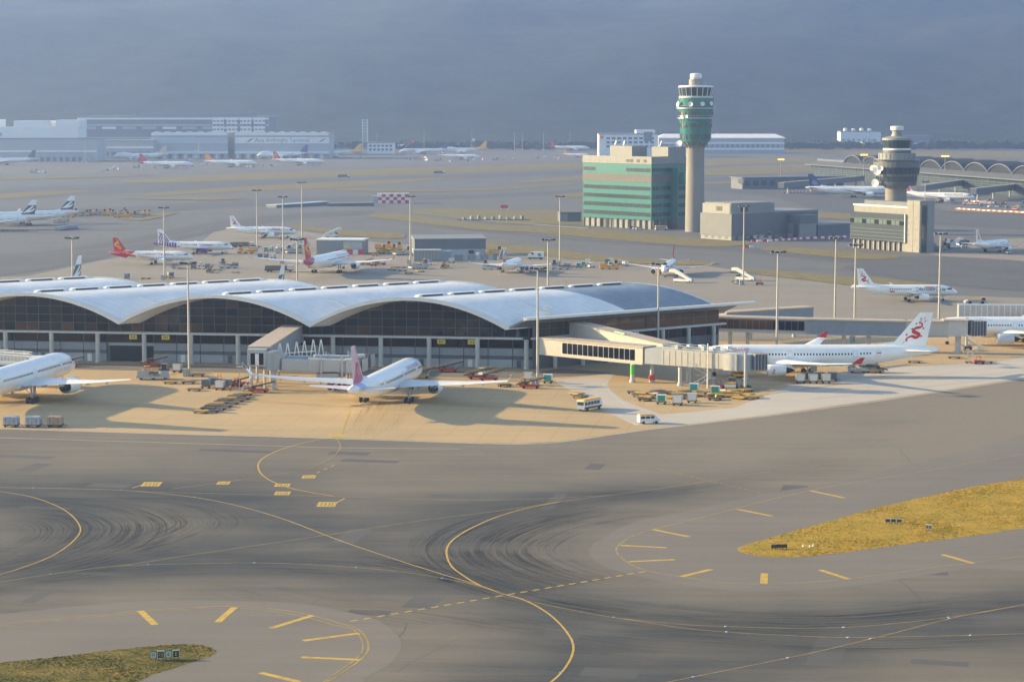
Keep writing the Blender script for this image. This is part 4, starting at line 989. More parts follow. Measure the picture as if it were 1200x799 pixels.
        if s.kind == 'JET': MB().bx(x0-l*.7,x0-l*.3,min(0,y),max(0,y),z-.1,z+.1).build('pylon', m, eo)
        else:
            zw = s.wz(ey); MB().loft([[(x0-.12*l,y-.12,z+.9*r),(x0-.12*l,y+.12,z+.9*r),(x0-.15*l,y+.1,z+1.02*r),(x0-.15*l,y-.1,z+1.02*r)],[(x0-1.25*l,y-.2,z+.3*r),(x0-1.25*l,y+.2,z+.3*r),(x0-1.05*l,y+.2,zw+.1),(x0-1.05*l,y-.2,zw+.1)]]).build('pylon', m, eo)
    def wheels(s, parent, x, y, r, w, axles, half):
        for dx in axles:
            for dy in (-half,half): MB().tube((x+dx,y+dy-w/2,r),(x+dx,y+dy+w/2,r),r,None,14).build('wheel', M_tyre, parent, smooth=True)
    def main_gear(s, sd):
        y = sd*s.track/2; r = .68 if s.L > 45 else (.55 if s.L > 30 else .4); ax = (-.95,.95) if s.kind not in ('A320','JET') else (0,)
        if s.kind == 'B777': ax = (-1.45,0,1.45)
        zt = s.wz(abs(y)) if s.kind != 'JET' else s.zc-.6
        g = MB(); g.tube((0,y,r),(.2,y*.92,zt+.1),.24 if s.L>45 else .16,None,8); g.bar((0,y,r+.9),(-.1,y*.55,zt+.2),.14); g.bar((ax[0]-.1,y,r),(ax[-1]+.1,y,r),.24)
        g.bx(-.9,.7,y+sd*.55,y+sd*.62,r+1.2,zt) if s.L > 30 else None
        go = g.build('main_gear', M_gear, s.root); s.wheels(go, 0, y, r, .42 if s.L>45 else .3, ax, .6 if s.L > 45 else .42)
    def nose_gear(s):
        x = s.gear-s.ng; r = .5 if s.L > 45 else (.38 if s.L > 30 else .25); g = MB(); g.tube((x,0,r),(x-.2,0,s.zc-.75*s.Rf),.15,None,8); g.bar((x,-.3,r),(x,.3,r),.14)
        go = g.build('nose_gear', M_gear, s.root); s.wheels(go, x, 0, r, .28, (0,), .3)
    def fin_pt(s, a, b, sd=0, off=0):
        st, cr, ct, h, sw = s.f; c = cr+(ct-cr)*b; stn = s.L-st+sw*b+a*c
        dz, r = s.sec(min(s.L-.1, s.L-st+a*cr)); z0 = s.zc+dz+r*.75; z = z0*(1-b)+(s.zc+.85*s.Rf+h)*b
        ht = .042*c*min(1,4*a*(1-a)*1.0) ; return (s.gear-stn, sd*(ht+off), z)
    def fin_(s):
        rows = []; A = (0,.06,.2,.4,.6,.8,1)
        for b in (0,.15,.33,.66,1): rows.append([s.fin_pt(a,b,1) for a in A]+[s.fin_pt(a,b,-1) for a in reversed(A[1:-1])])
        s.fn = MB().loft(rows).build('tail_fin', s.finm, s.root, smooth=True)
        st = s.f[0]; dz, r = s.sec(s.L-st); x = s.gear-(s.L-st)
        z0 = s.zc+dz+r*.92; d = MB(); w = .14*s.Rf; k = s.f[1]*.45; p = s.fin_pt(0.02,.16); q = s.fin_pt(.25,.05)
        d.loft([[(x+k,-.03,z0-.05),(x+k,.03,z0-.05),(x+k,.03,z0+.05),(x+k,-.03,z0+.05)],[(q[0],-w,z0-.5),(q[0],w,z0-.5),(p[0]-.5,.06,p[2]),(p[0]-.5,-.06,p[2])]]); d.build('dorsal_fillet', s.fus_or_fin(), s.root, smooth=True)
    def fus_or_fin(s): return s.fo.data.materials[0]
    def emblem(s, name, poly, m, off=.05):
        bm = bmesh.new(); bm.faces.new([bm.verts.new((a,b,0)) for a,b in poly]); bmesh.ops.triangulate(bm, faces=bm.faces[:])
        for ax, vals in (((1,0,0),(.06,.2,.4,.6,.8)),((0,1,0),(.15,.33,.5,.66,.83))):
            for v in vals: bmesh.ops.bisect_plane(bm, geom=bm.verts[:]+bm.edges[:]+bm.faces[:], plane_co=(v*ax[0],v*ax[1],0), plane_no=ax)
        mb = MB()
        for f in bm.faces:
            for sd in (1,-1): mb.face([s.fin_pt(v.co.x,v.co.y,sd,off) for v in f.verts])
        bm.free(); return mb.build(name, m, s.fn, fix=False)
    def squiggle(s, name, pts, w, m, off=.06):
        pts = catmull([(a,b,0) for a,b in pts], 6); mb = MB(); n = len(pts)
        for sd in (1,-1):
            L_, R_ = [], []
            for i, p in enumerate(pts):
                d = pts[min(i+1,n-1)]-pts[max(i-1,0)]; d.normalize(); ww = w*(.35+.65*math.sin(math.pi*min(1,(i+1)/n*1.15)))/2
                L_.append(s.fin_pt(p.x-d.y*ww, p.y+d.x*ww*.9, sd, off)); R_.append(s.fin_pt(p.x+d.y*ww, p.y-d.x*ww*.9, sd, off))
            mb.grid([L_,R_])
        return mb.build(name, m, s.fn, fix=False)
    def text(s, body, stn, size, ang, m, sides=(1,-1)):
        for sd in sides:
            me = text_mesh(body, size)
            for v in me.vertices:
                x, y = v.co.x, v.co.y
                # left side (y>0 when nose is +x) reads toward the tail; right side toward the nose
                a = stn + x if sd > 0 else stn - x
                p = s.surf(a, R(ang)+y/s.Rf, .045); v.co = (p[0], sd*p[1], p[2])
            me.materials.clear(); me.materials.append(m); link('lettering', me, s.fo)
def dragon(pl, m=RED):
    pl.squiggle('dragon_emblem', [(.36,.16),(.30,.24),(.42,.31),(.60,.27),(.66,.35),(.50,.41),(.36,.46),(.38,.54),(.52,.56),(.62,.60),(.55,.68),(.40,.70),(.46,.78)], .105, m)
    for a,b,da,db in ((.24,.33,-.08,.04),(.72,.30,.08,.02),(.30,.50,-.09,.03),(.68,.52,.09,.03),(.33,.66,-.09,.02),(.64,.72,.08,.04),(.40,.80,-.08,.03),(.54,.80,.06,.05),(.30,.14,-.04,-.03)):
        pl.emblem('dragon_claw', [(a,b-.012),(a+da,b+db-.02),(a+da*.6,b+db+.025),(a,b+.025)], m, .07)
def brushwing(pl):
    pl.emblem('tail_field', [(.02,.10),(.02,.42),(.05,.66),(.99,.66),(.99,.30),(.99,.10)], TEAL, .05)
    pl.emblem('wing_emblem', [(.06,.16),(.28,.40),(.58,.62),(.80,.62),(.60,.46),(.50,.34),(.66,.36),(.84,.48),(.93,.46),(.78,.28),(.56,.20),(.30,.20)], M_pwhite, .08)
    pl.emblem('red_line', [(.02,.07),(.02,.10),(.99,.10),(.99,.07)], RED, .05)
def swirl(pl, base=YEL):
    pl.squiggle('swirl_emblem', [(.55,.20),(.42,.24),(.40,.33),(.52,.37),(.60,.31),(.54,.26)], .11, base)
    pl.squiggle('swirl_tail', [(.40,.36),(.62,.42),(.84,.50),(.66,.62),(.42,.68),(.36,.80),(.50,.90)], .14, base)
    pl.squiggle('swirl_tail', [(.30,.52),(.46,.60),(.30,.72),(.24,.84)], .10, base)
def at(px, py): p = P(px,py); return (p.x,p.y)

# near stands
c_ = Plane('A330','white twin jet with pink flower tail and lavender belly parked at the glass front', at(453,471.5), 79, 2, fin=paint('pale_pink',(0.70,0.50,0.56)), fair=LAV, tipc=M_pwhite)
c_.emblem('flower_field', [(.05,.02),(.15,.25),(.30,.55),(.60,.60),(.75,.35),(.98,.06)], PINK)
for k in range(5):
    g = R(90+72*k); cx_, cy_ = .45+.14*math.cos(g), .34+.075*math.sin(g)
    c_.emblem('petal', [(cx_+.105*math.cos(q*math.pi/4), cy_+.06*math.sin(q*math.pi/4)) for q in range(8)], paint('petal_pink',(0.75,0.24,0.36)), .07+.006*k)
c_.wrap('tail_tint', lambda g: c_.L-9.5+2.5*math.sin(g), lambda g: c_.L-5.2+1.2*math.sin(g), R(15), R(165), LAV, 10)
c_.text('CHINA AIRLINES', 15.5, 1.55, 33, paint('plum_text',(0.20,0.10,0.32)))
l_ = Plane('B777','blue-white long twin jet with no winglets, nose beside the railed bridge', at(12,471.5), 79, 2, fin=M_pwhite, wing=mat('wing_cream',(0.68,0.66,0.62),.3)); brushwing(l_)
l_.text('CATHAY PACIFIC', 13, 1.5, -14, GREYP)
pd = P(1000,403.5,8.07)
d_ = Plane('A330','white twin jet with red dragon tail and red winglets docked at the cream bridge', (76.0, pd.y), 180, 2, tipc=RED, wing=M_pwhite); dragon(d_)
d_.text('港龍航空', 12.2, 1.5, 34, RED); d_.text('DRAGONAIR', 10.5, 1.3, -6, TEAL)
for sd in (0,1):
    eo = [ch for ch in d_.root.children if ch.name.startswith('engine')][sd]; yy = 9.4 if sd == 0 else -9.4
    sq = catmull([(3.0,.55,0),(2.6,.1,0),(3.1,-.1,0),(3.3,-.5,0),(2.7,-.7,0)],5)
    for sg in (1,-1):
        mb = MB(); x0 = d_.gear-18.8
        mb.grid([[(x0-(4.6-p.x), yy+sg*1.56*math.cos(p.y*.55), 2.55+1.56*math.sin(p.y*.55)+w) for p in sq] for w in (-.13,.13)]); mb.build('dragon_emblem', RED, eo, fix=False)
d_.band('flag_mark', [(d_.L-16.2,8,14),(d_.L-15.0,8,14)], RED); 
pr = P(1150,371,8.07)
r_ = Plane('A330','white twin jet with grey engines docked at the long link bridge', (150.0, pr.y), 180, 2, eng=mat('engine_pale',(0.55,0.60,0.66),.3), fair=GREYP); dragon(r_)
# taxiing single aisle and others on the middle apron
a_ = Plane('A320','small white jet with red dragon tail rolling behind a tow tractor', at(1063,352.5), -1, 2); dragon(a_)
a_.text('港龍航空', 9.4, 1.25, 36, RED); a_.text('DRAGONAIR', 9.8, 1.75, 12, TEAL)
a_.band('red_mark', [(a_.L-15.2,-16,-6),(a_.L-14.2,-20,-2),(a_.L-13.2,-12,-6)], RED)
a2 = Plane('A320','small white jet with red dragon tail parked past the grey control building', at(1163,295.5), 52, 1); dragon(a2)
a3 = Plane('A320','white jet with red banded nose and red-gold tail beside mobile stairs', at(784,322), -101, 2, fin=RED)
a3.emblem('gold_flame', [(.2,.1),(.35,.5),(.45,.85),(.7,.95),(.85,.6),(.95,.2),(.6,.3)], YEL)
a3.band('nose_band', [(.55*1.98,-26,2),(1.0*1.98,-18,4),(1.6*1.98,-12,4),(3*1.98,-8,2),(7,-4,0),(14,-2,0)], RED); a3.band('gold_line', [(1.0*1.98,5,9),(1.6*1.98,5,9),(3*1.98,3,6),(8,1,3)], YEL)
a4 = Plane('A320','white jet with red tail facing the catering truck beyond the terminal roof', at(600,320), 78, 2, fin=M_pwhite); a4.emblem('red_tail', [(.03,.03),(.1,.3),(.2,.55),(.85,.5),(.97,.03)], RED); dragon(a4, M_pwhite)
a5 = Plane('A330','white twin jet with red tail and gold swirl beside the small depot', at(383,320), 78, 2, fin=RED, tipc=ORG, rear=(lambda g: 54.5-2.2*math.sin(g), RED)); swirl(a5); a5.text('香港航空 HONG KONG AIRLINES', 16, 1.1, 32, RED)
def hka320(loc, h, lab):
    p = Plane('A320', lab, loc, h, 2, fin=RED, rear=(lambda g: 27.6-2.2*math.sin(g), RED)); swirl(p)
    p.band('gold_swoosh', [(31,38,62),(29,22,44),(27,6,22),(24,-8,4),(20,-16,-7),(16,-20,-15),(13,-27,-24)], YEL)
    p.band('red_swoosh', [(30.5,-10,36),(27,-22,5),(24,-24,-9),(20,-22,-17),(16,-24,-21.5),(12.5,-32,-29)], RED)
    p.text('香港航空 HONG KONG AIRLINES', 15.5, .72, 30, RED); return p
hka320(at(180,309.5), -4, 'small white jet with red tail, gold swirl and gold swoosh')
hx = Plane('A320','small white jet with purple barred tail and purple engines', at(229,297.3), -3, 2, eng=PUR)
for k in range(5): hx.emblem('purple_bar', [(.12+.17*k,.05),(.12+.17*k,.62+.05*k-(.3 if k==4 else 0)),(.22+.17*k,.62+.05*k-(.3 if k==4 else 0)),(.22+.17*k,.05)], PUR)
hx.wrap('tail_tint', lambda g: 35.2, lambda g: hx.L, -math.pi, math.pi, PUR, 20)
for k in range(7): hx.wrap('purple_bar', lambda g: 26.3+1.25*k, lambda g: 27.25+1.25*k, R(-35), R([40,52,46,60,72,80,84][k]), PUR, 6, both=True)
hx.band('magenta_band', [(24.5,-22,-6),(31,-22,-6)], MAG)
hx.text('hk', 17.6, 2.3, 14, PUR, (-1,)); hx.text('express', 12.3, 1.9, 14, MAG, (-1,)); hx.text('hkexpress', 14, 1.9, 14, PUR, (1,))
a7 = Plane('A320','white jet with red dragon tail parked beside the grass edge', at(309,278.6), -3, 2); dragon(a7); a7.text('港龍航空', 11, 1.2, 34, RED); a7.text('DRAGONAIR', 11, 1.4, 12, TEAL)
k1_ = Plane('A330','white jet with teal brushed-wing tail beside the yellow ground equipment', at(30,263.5), 213, 1); brushwing(k1_)
k2_ = Plane('A330','white jet with teal brushed-wing tail cut off by the picture edge', at(-18,270), 213, 1); brushwing(k2_)
for px_, py_, hd in ((95,297,258),(333,308,256)):
    q = P(px_,py_,17.0); gx_, gy_ = q.x+math.cos(R(hd))*30.5, q.y+math.sin(R(hd))*30.5
    k3 = Plane('A330','jet behind the roof, only its teal fin showing beside '+('the mast' if px_ < 200 else 'the fuel truck'), (gx_,gy_), hd, 0); brushwing(k3)
u_ = Plane('B777','white wide jet with navy tail parked beyond the grey control tower', at(1000,231.5), -7, 1, fin=NAVY); u_.text('UNITED', 13, 3.2, 14, NAVY); u_.emblem('globe_emblem', [(.3,.2),(.25,.4),(.45,.55),(.7,.45),(.8,.25),(.55,.12)], paint('globe_blue',(0.15,0.2,0.4)))
j_ = Plane('B767','white jet with red crane disc tail by the striped barriers', at(1101,237.5), -24, 1); j_.emblem('red_disc', [(.5+.42*math.cos(q*.785), .42+.3*math.sin(q*.785)) for q in range(8)], RED); j_.text('JAPAN AIRLINES', 15, 1.9, 30, TEAL)
j_.emblem('crane_cut', [(.42,.28),(.38,.45),(.5,.36),(.62,.45),(.58,.28)], M_pwhite, .08)

# far cargo apron
def far(kind, lab, px, py, h, fin=None, rear=None, eng=None, dtl=0, txt=None):
    p = Plane(kind, lab, at(px,py), h, dtl, fin=fin, rear=rear, eng=eng)
    if txt: p.text(*txt)
    return p
q = far('B777','distant white jet with teal tail in front of the white cargo block',8,193.5,196,TEAL)
far('B747','distant white freighter with cream tail beside the red-tailed jet',163,188,190,paint('cream',(0.6,0.55,0.42)))
q = far('A330','distant white jet with crimson tail and large engines',195,197.5,-5,RED, rear=(lambda g: 57, RED))
q = far('A330','distant white freighter with gold and red tail in front of the scalloped warehouse',271,196,-7,ORG, eng=M_pwhite); swirl(q)
q = far('B747','distant white freighter with purple tail and blunt nose before the scalloped warehouse',330,186.5,192,PUR)
q = far('A330','distant white freighter with gold and red tail beside mobile steps',350,194,-7,RED); swirl(q)
far('B747','distant white freighter with golden tail beside the low depot',394,184.5,194,YEL, rear=(lambda g: 55-6*math.sin(g), YEL))
q = far('A330','distant jet with red gold tail partly behind the low depot',464,175,192,RED, rear=(lambda g: 50-3*math.sin(g), RED)); swirl(q)
far('B777','distant white freighter with purple tail and lettering on its nose',498,181,192,PUR,txt=('FedEx',17,4.2,12,PUR))
q = far('B767','distant white jet with teal tail among ground equipment',540,187.5,-6); brushwing(q)
far('B747','distant white freighter with golden tail behind the teal-tailed jet',543,180.5,194,YEL, rear=(lambda g: 53-6*math.sin(g), YEL),txt=('POLAR',14,3.2,10,PUR))
far('B767','distant plain white jet at the edge of the cargo apron',572,172.5,-12)
far('A330','distant white jet with crimson tail at the edge of the cargo apron',668,177,-8,RED, rear=(lambda g: 55, RED))
far('A320','distant small white freighter with golden tail beside the crimson-tailed jet',676,185,-10,YEL, eng=YEL)
far('B777','distant jet with purple tail rising behind the teal office block',728,178,190,PUR)
for i in range(13):
    px_ = 1098 + i*8.6; py_ = 166.5 + (i % 3)*1.2 - .3*(i % 2)
    if i == 0:
        bj = Plane('JET','small white business jet in the distant parked row', at(px_,py_), 250, 0, group='business jets parked in a row far off').root; bj.scale = (1.25,)*3
    else: copy_tree(bj, None, (*at(px_,py_),0), R((250,200,280,235)[i % 4]))
# ------------------------------------------------------------------ control towers, offices, depots, far buildings
M_tealg = mat('teal_glass_band', (0.034,0.185,0.168), 0.16, 0.1, var=0.10, vscale=0.3, spec=0.7)
M_winb = mat('blue_dark_window', (0.025,0.045,0.06), 0.1, spec=0.8)
M_stone = mat('pale_stone', (0.25,0.245,0.225), 0.7, var=0.12, vscale=0.3)
M_louv = mat('grey_louvre', (0.11,0.115,0.11), 0.7, var=0.1, vscale=0.4)
M_concr = mat('tower_concrete', (0.25,0.24,0.22), 0.8, var=0.12, vscale=0.15, stretch=(1,1,.25))
M_ofw = mat('off_white_clad', (0.23,0.24,0.24), 0.6, var=0.06, vscale=0.2)
M_navyg = mat('slate_clad', (0.115,0.135,0.16), 0.6, var=0.1, vscale=0.2)
M_slate2 = mat('mid_slate_clad', (0.125,0.14,0.155), 0.6, var=0.1, vscale=0.2)
M_redw = mat('barrier_red', (0.55,0.05,0.04), 0.6); M_wht2 = mat('barrier_white', (0.75,0.73,0.70), 0.6)
G37 = R(37)
def frame_at(name, label, cat, corner, ang, group=None): return thing(name, label, cat, (corner.x, corner.y, 0), ang, group)
def dish(parent, p, r, d, m=M_trim):
    d = Vector(d).normalized(); p = Vector(p); up = Vector((0,0,1)); a = d.cross(up).normalized(); b = a.cross(d)
    ring = lambda k, rr: [p+d*k+a*(rr*math.cos(2*math.pi*i/14))+b*(rr*math.sin(2*math.pi*i/14)) for i in range(14)]
    MB().loft([ring(-.1*r,.15*r),ring(.1*r,.55*r),ring(.3*r,r),ring(.36*r,r),ring(.2*r,.5*r),ring(.05*r,.02*r)]).build('antenna_dish', m, parent, smooth=True)
    MB().bar(p-d*(.1*r), p-d*(.9*r), .3*r).build('dish_mount', M_steel, parent)

# green control tower
tb = P(814,271.5); tw = thing('control_tower','tall concrete control tower with teal glazed head and white cap','tower',(tb.x,tb.y,0))
mh = lambda y: (271.5-y)/scale_at((tb.x,tb.y,30))*1.0
sc_ = scale_at((tb.x,tb.y,30)); MZ = lambda y: (271.5-y)/sc_; MR = lambda w: w/sc_/2
MB().lathe([(MR(22.5),.02),(MR(21.5),MZ(200)),(MR(21),MZ(172)),(MR(23),MZ(170)),(MR(29),MZ(167)),(MR(29),MZ(166.5))],32).build('shaft', M_concr, tw, smooth=True)
for k in range(16):
    a = 2*math.pi*k/16; r0, r1 = MR(21.4), MR(31)
    MB().loft([[(r0*math.cos(a+s),r0*math.sin(a+s),MZ(174)) for s in (-.03,.03)]+[(r0*.9*math.cos(a+s),r0*.9*math.sin(a+s),MZ(174)) for s in (.03,-.03)],[(r1*math.cos(a+s),r1*math.sin(a+s),MZ(167)) for s in (-.03,.03)]+[(r0*.9*math.cos(a+s),r0*.9*math.sin(a+s),MZ(167)) for s in (.03,-.03)]]).build('bracket', M_concr, tw)
hd = MB().lathe([(MR(34),MZ(166.4)),(MR(35.5),MZ(160)),(MR(39),MZ(140)),(MR(41.5),MZ(124)),(MR(42),MZ(116)),(MR(38),MZ(115.5))],36).build('tower_head', M_tealg, tw)
for y0, y1, w in ((163,157.5,36.4),(149.5,145,38.6),(137,131.5,40.8)):
    for k in range(36):
        a = 2*math.pi*(k+.5)/36
        if k % 6 == 5: continue
        da = math.pi/36*.78; rr = MR(w)+.14
        MB().face([(rr*math.cos(a+s),rr*math.sin(a+s),z) for s,z in ((-da,MZ(y0)),(da,MZ(y0)),(da,MZ(y1)),(-da,MZ(y1)))]).build('window', M_winb, hd, fix=False)
for y, w in ((128,45.5),(139.5,42.5)):
    MB().lathe([(MR(w-6),MZ(y)),(MR(w),MZ(y)),(MR(w),MZ(y-1.1)),(MR(w-6),MZ(y-1.1))],36).build('gallery', M_steel, tw)
    rl = MB()
    for k in range(36): a = 2*math.pi*k/36; rl.bar((MR(w-.4)*math.cos(a),MR(w-.4)*math.sin(a),MZ(y-1)),(MR(w-.4)*math.cos(a),MR(w-.4)*math.sin(a),MZ(y-3.6)),.07)
    rl.lathe([(MR(w-.6),MZ(y-3.5)),(MR(w),MZ(y-3.5)),(MR(w),MZ(y-3.8)),(MR(w-.6),MZ(y-3.8))],36); rl.build('gallery_rail', M_steel, tw)
MB().lathe([(MR(39),MZ(115.4)),(MR(40),MZ(113.6)),(MR(38),MZ(113.4))],36).build('cab_sill', M_trim, tw)
MB().lathe([(MR(36),MZ(113.3)),(MR(39.5),MZ(103.5))],36).build('cab_core', M_dark, tw)
for k in range(18):
    a = 2*math.pi*k/18; da = math.pi/18*.8
    MB().face([(rr*math.cos(a+s),rr*math.sin(a+s),z) for s,rr,z in ((-da,MR(36)+.1,MZ(113)),(da,MR(36)+.1,MZ(113)),(da,MR(39.5)+.1,MZ(103.8)),(-da,MR(39.5)+.1,MZ(103.8)))]).build('cab_window', M_winb, tw, fix=False)
    b_ = a+math.pi/18; MB().bar(((MR(36)+.2)*math.cos(b_),(MR(36)+.2)*math.sin(b_),MZ(113.2)),((MR(39.5)+.2)*math.cos(b_),(MR(39.5)+.2)*math.sin(b_),MZ(103.6)),.35).build('cab_frame', M_trim, tw)
MB().lathe([(MR(41),MZ(103.4)),(MR(41),MZ(102.2)),(MR(39),MZ(101.2)),(MR(17),MZ(100.8))],36).build('cab_roof', M_trim, tw, smooth=True)
MB().lathe([(MR(16.5),MZ(100.7)),(MR(16.5),MZ(94))],24).build('radar_base', M_ofw, tw, smooth=True)
MB().lathe([(MR(12),MZ(93.9)),(MR(14),MZ(92)),(MR(14),MZ(89)),(MR(12),MZ(87.4)),(MR(4),MZ(86.8))],24).build('radome', M_trim, tw, smooth=True)
for k in range(10): 
    a = 2*math.pi*k/10; MB().tube((MR(38)*math.cos(a),MR(38)*math.sin(a),MZ(101.2)),(MR(38)*math.cos(a),MR(38)*math.sin(a),MZ(101.2)+3),.06,.03,5).build('antenna', M_dark, tw)
for a, y, r in ((R(205),123,1.5),(R(250),123,1.4),(R(285),122.5,1.2),(R(315),122,1.2),(R(222),137.5,1.0),(R(238),137,1.0)):
    rr = MR(46); dish(tw, (rr*math.cos(a),rr*math.sin(a),MZ(y)), r, (math.cos(a),math.sin(a),.1))

# teal office block beside the tower
gl, gc = P(683,264.5), P(763,269.2); gang = math.atan2(gc.y-gl.y, gc.x-gl.x); gl_len = (gc-gl).length
ob = frame_at('office_block','teal glazed office block with pale parapet beside the tall tower','building', gl, gang)
D_ = 34.0; s2 = scale_at((gc.x,gc.y,20)); OZ = lambda y: (269.2-y)/s2
MB().bx(0,gl_len,0,D_,OZ(258.5),OZ(193)).build('wall', M_tealg, ob)
MB().bx(1.2,gl_len-1.2,1.2,D_-1.2,.02,OZ(258.6)).build('ground_floor', M_louv, ob)
for i in range(12):
    if i in (3,4,8): continue
    x = 1.3+i*gl_len/12; MB().bx(x+.2, x+gl_len/12-.4, .75, 1.15, .02, OZ(259)).build('wall_panel', M_stone, ob)
for i in range(13): x = .4+i*(gl_len-.8)/12; MB().bx(x-.3,x+.3,.1,.7,.02,OZ(258.6)).build('column', M_louv, ob)
for i in range(7): y = 1.6+i*(D_-3)/6; MB().bx(gl_len-.7,gl_len-.1,y-.35,y+.35,.02,OZ(258.6)).build('column', M_stone, ob)
MB().bx(-.18,gl_len+.18,-.18,D_+.18,OZ(214.5),OZ(205)).build('louvre_band', M_louv, ob)
for y0, y1 in ((254,249.2),(243.8,239.2),(233.6,229),(223.4,219),(201.8,197.5)):
    nw = 22
    for i in range(nw):
        if y0 == 201.8 and 4 <= i <= 13: continue
        x = .6+i*(gl_len-1)/nw
        MB().bx(x, x+(gl_len-1)/nw-.28, -.1, .05, OZ(y0)-.01*i, OZ(y1)-.01*i).build('window', M_winb, ob)
    nd = 12
    for i in range(nd):
        y = .6+i*(D_-1)/nd; MB().bx(gl_len-.05, gl_len+.1, y, y+(D_-1)/nd-.3, OZ(y0), OZ(y1)).build('window', M_winb, ob)
for i in range(8):
    x = -.25+i*(gl_len+.5)/8
    MB().bx(x+.04, x+(gl_len+.5)/8-.04, -.3, .1, OZ(192.8), OZ(184)).build('parapet_panel', M_ofw, ob)
for i in range(5): y = .15+i*D_/5; MB().bx(gl_len-.1,gl_len+.3,y,y+D_/5-.08,OZ(192.8),OZ(184)).build('parapet_panel', M_ofw, ob)
MB().bx(.2,gl_len-.2,.2,D_-.2,OZ(192.9),OZ(190.5)).build('roof_deck', M_louv, ob)
for x0, x1, y0, y1, zt in ((12,30,10,22,172.5),(40,53,16,30,173)):
    MB().bx(x0,x1,y0,y1,OZ(190.4),OZ(zt)).build('plant_room', M_ofw, ob)
for i, (x,y) in enumerate(((14,13),(18,16),(22,12))): dish(ob,(x,y,OZ(169.5)),1.5,(-.5,-.8,.3))
dish(ob,(44,20,OZ(170)),2.2,(-.6,-.7,.3)); dish(ob,(52,26,OZ(170)),2.0,(.2,-.9,.3))
for k, x in enumerate((36,39,44.5,50)): MB().bx(x,x+2.4,-.42,-.31,OZ(191),OZ(187.5)).build('vent_grille', M_dark, ob)
MB().bx(gl_len+.2,gl_len+5.5,D_*.45,D_*.8,OZ(258),OZ(197)).build('stair_tower', M_tealg, ob)
for y0,y1 in ((254,249.2),(243.8,239.2),(233.6,229),(223.4,219)): MB().bx(gl_len+5.5,gl_len+5.62,D_*.47,D_*.78,OZ(y0),OZ(y1)).build('window', M_winb, ob)
MB().bx(gl_len+.2,gl_len+5.5,D_*.45,D_*.8,.02,OZ(258.1)).build('stair_base', M_louv, ob)
MB().bx(gl_len-1,gl_len+9,D_*.5,D_*.7,OZ(216),OZ(203)).build('tower_link', M_tealg, ob)

# grey rounded workshop
wc, wl, wr = P(857,282), P(812,279.5), P(966,272.5)
ws = frame_at('workshop','long grey workshop with pale rooftop box and louvred corner','building', wc, G37)
MB().bx(0,62,0,24,2.02,13.5).build('upper_wall', M_slate2, ws)
MB().bx(.3,61.7,.3,23.7,.02,5.0).build('lower_wall', M_ofw, ws)
sh = [c for c in ws.children][0]
MB().prism([(-.2+2*(1-math.cos(R(90*k/6))),-.2+2*(1-math.sin(R(90*k/6)))) for k in range(7)]+[(30,-.2),(30,22),(-.2,22)],13.55,18.6).build('rooftop_box', M_ofw, ws)
MB().bx(30.1,62.2,-.2,24.2,13.55,14.3).build('parapet', M_ofw, ws)
MB().bx(.6,29,1,21,18.65,19.1).build('roof_deck', M_stone, ws)
for x in (6,9.3): MB().bx(x,x+1.9,-.35,-.22,14.6,16.9).build('vent_grille', M_dark, ws)
for y in (7,8.6,10.2): MB().bx(-.33,-.22,y,y+1.2,15,17.3).build('vent_grille', M_dark, ws)
for i in range(11): MB().bx(3+i*5.2,5+i*5.2,.18,.28,.02,2.6+.9*(i%3==0)).build('door', M_navyg if i % 2 else M_louv, ws)
for i in range(4): MB().bx(.18,.28,3+i*5.2,5.2+i*5.2,.6,3.2).build('window', M_navyg, ws)
MB().bx(40,52,-9,-.1,.02,11.5).build('annex', M_ofw, ws); MB().bx(39.8,52.2,-9.2,-.05,7.8,12.1).build('annex_band', M_slate2, ws)
MB().bx(39.85,39.95,-8,-4.5,.02,7.6).build('annex_door', M_gdark, ws)
MB().bx(56,84,-6,10,.02,6.2).build('rear_wing', M_navyg, ws); MB().bx(55.7,84.3,-6.3,10.3,6.22,6.9).build('rear_roof', M_ofw, ws)
# dark hut with two-tone wall
hc = P(656,260); hu = frame_at('equipment_hut','small hut with pale front and dark side by the office block','hut', hc, R(8))
MB().bx(0,13,0,8,.02,5.2).build('wall', M_navyg, hu); MB().bx(-.2,13.2,-.2,8.2,5.25,5.8).build('roof', M_slate2, hu)
for i in range(3): MB().bx(-.1+i*1.65,1.45+i*1.65,-.12,-.02,.3,4.7).build('wall_panel', M_ofw, hu)

# older control tower on its stone building
oc, ol = P(1077,296.6), P(999,290.3)
og = math.atan2(oc.y-ol.y, oc.x-ol.x); oL = (oc-ol).length
ot = frame_at('control_building','pale stone control building with dark ribbon glazing','building', ol, og)
s3 = scale_at((oc.x,oc.y,15)); QZ = lambda y: (296.6-y)/s3
MB().bx(0,oL-.05,.8,8.8,.02,QZ(245)).build('wall', M_stone, ot)
for i in range(10):
    x = i*(oL-9)/10; MB().bx(x+.03,x+(oL-9)/10-.03,.55,.78,QZ(250.5),QZ(243)).build('wall_panel', M_stone, ot)
MB().bx(-.3,oL-9,.2,9,QZ(244.9),QZ(243.2)).build('cornice', M_trim, ot)
MB().bx(oL-9,oL+.2,.3,9,.04,QZ(235.5)).build('stair_block', M_stone, ot)
for i in range(9):
    for j in range(2):
        MB().bx(oL-8.9+j*4.5,oL-4.6+j*4.5,.05,.28,.1+i*QZ(235.5)/9,(i+1)*QZ(235.5)/9-.12).build('wall_panel', M_stone, ot)
MB().bx(oL+.22,oL+.34,1.2,4.2,.3,QZ(241)).build('side_window', M_winb, ot)
for i in range(9): MB().bx(oL+.22,oL+.36,4.6,8.8,.1+i*QZ(235.5)/9,(i+1)*QZ(235.5)/9-.12).build('wall_panel', M_ofw, ot)
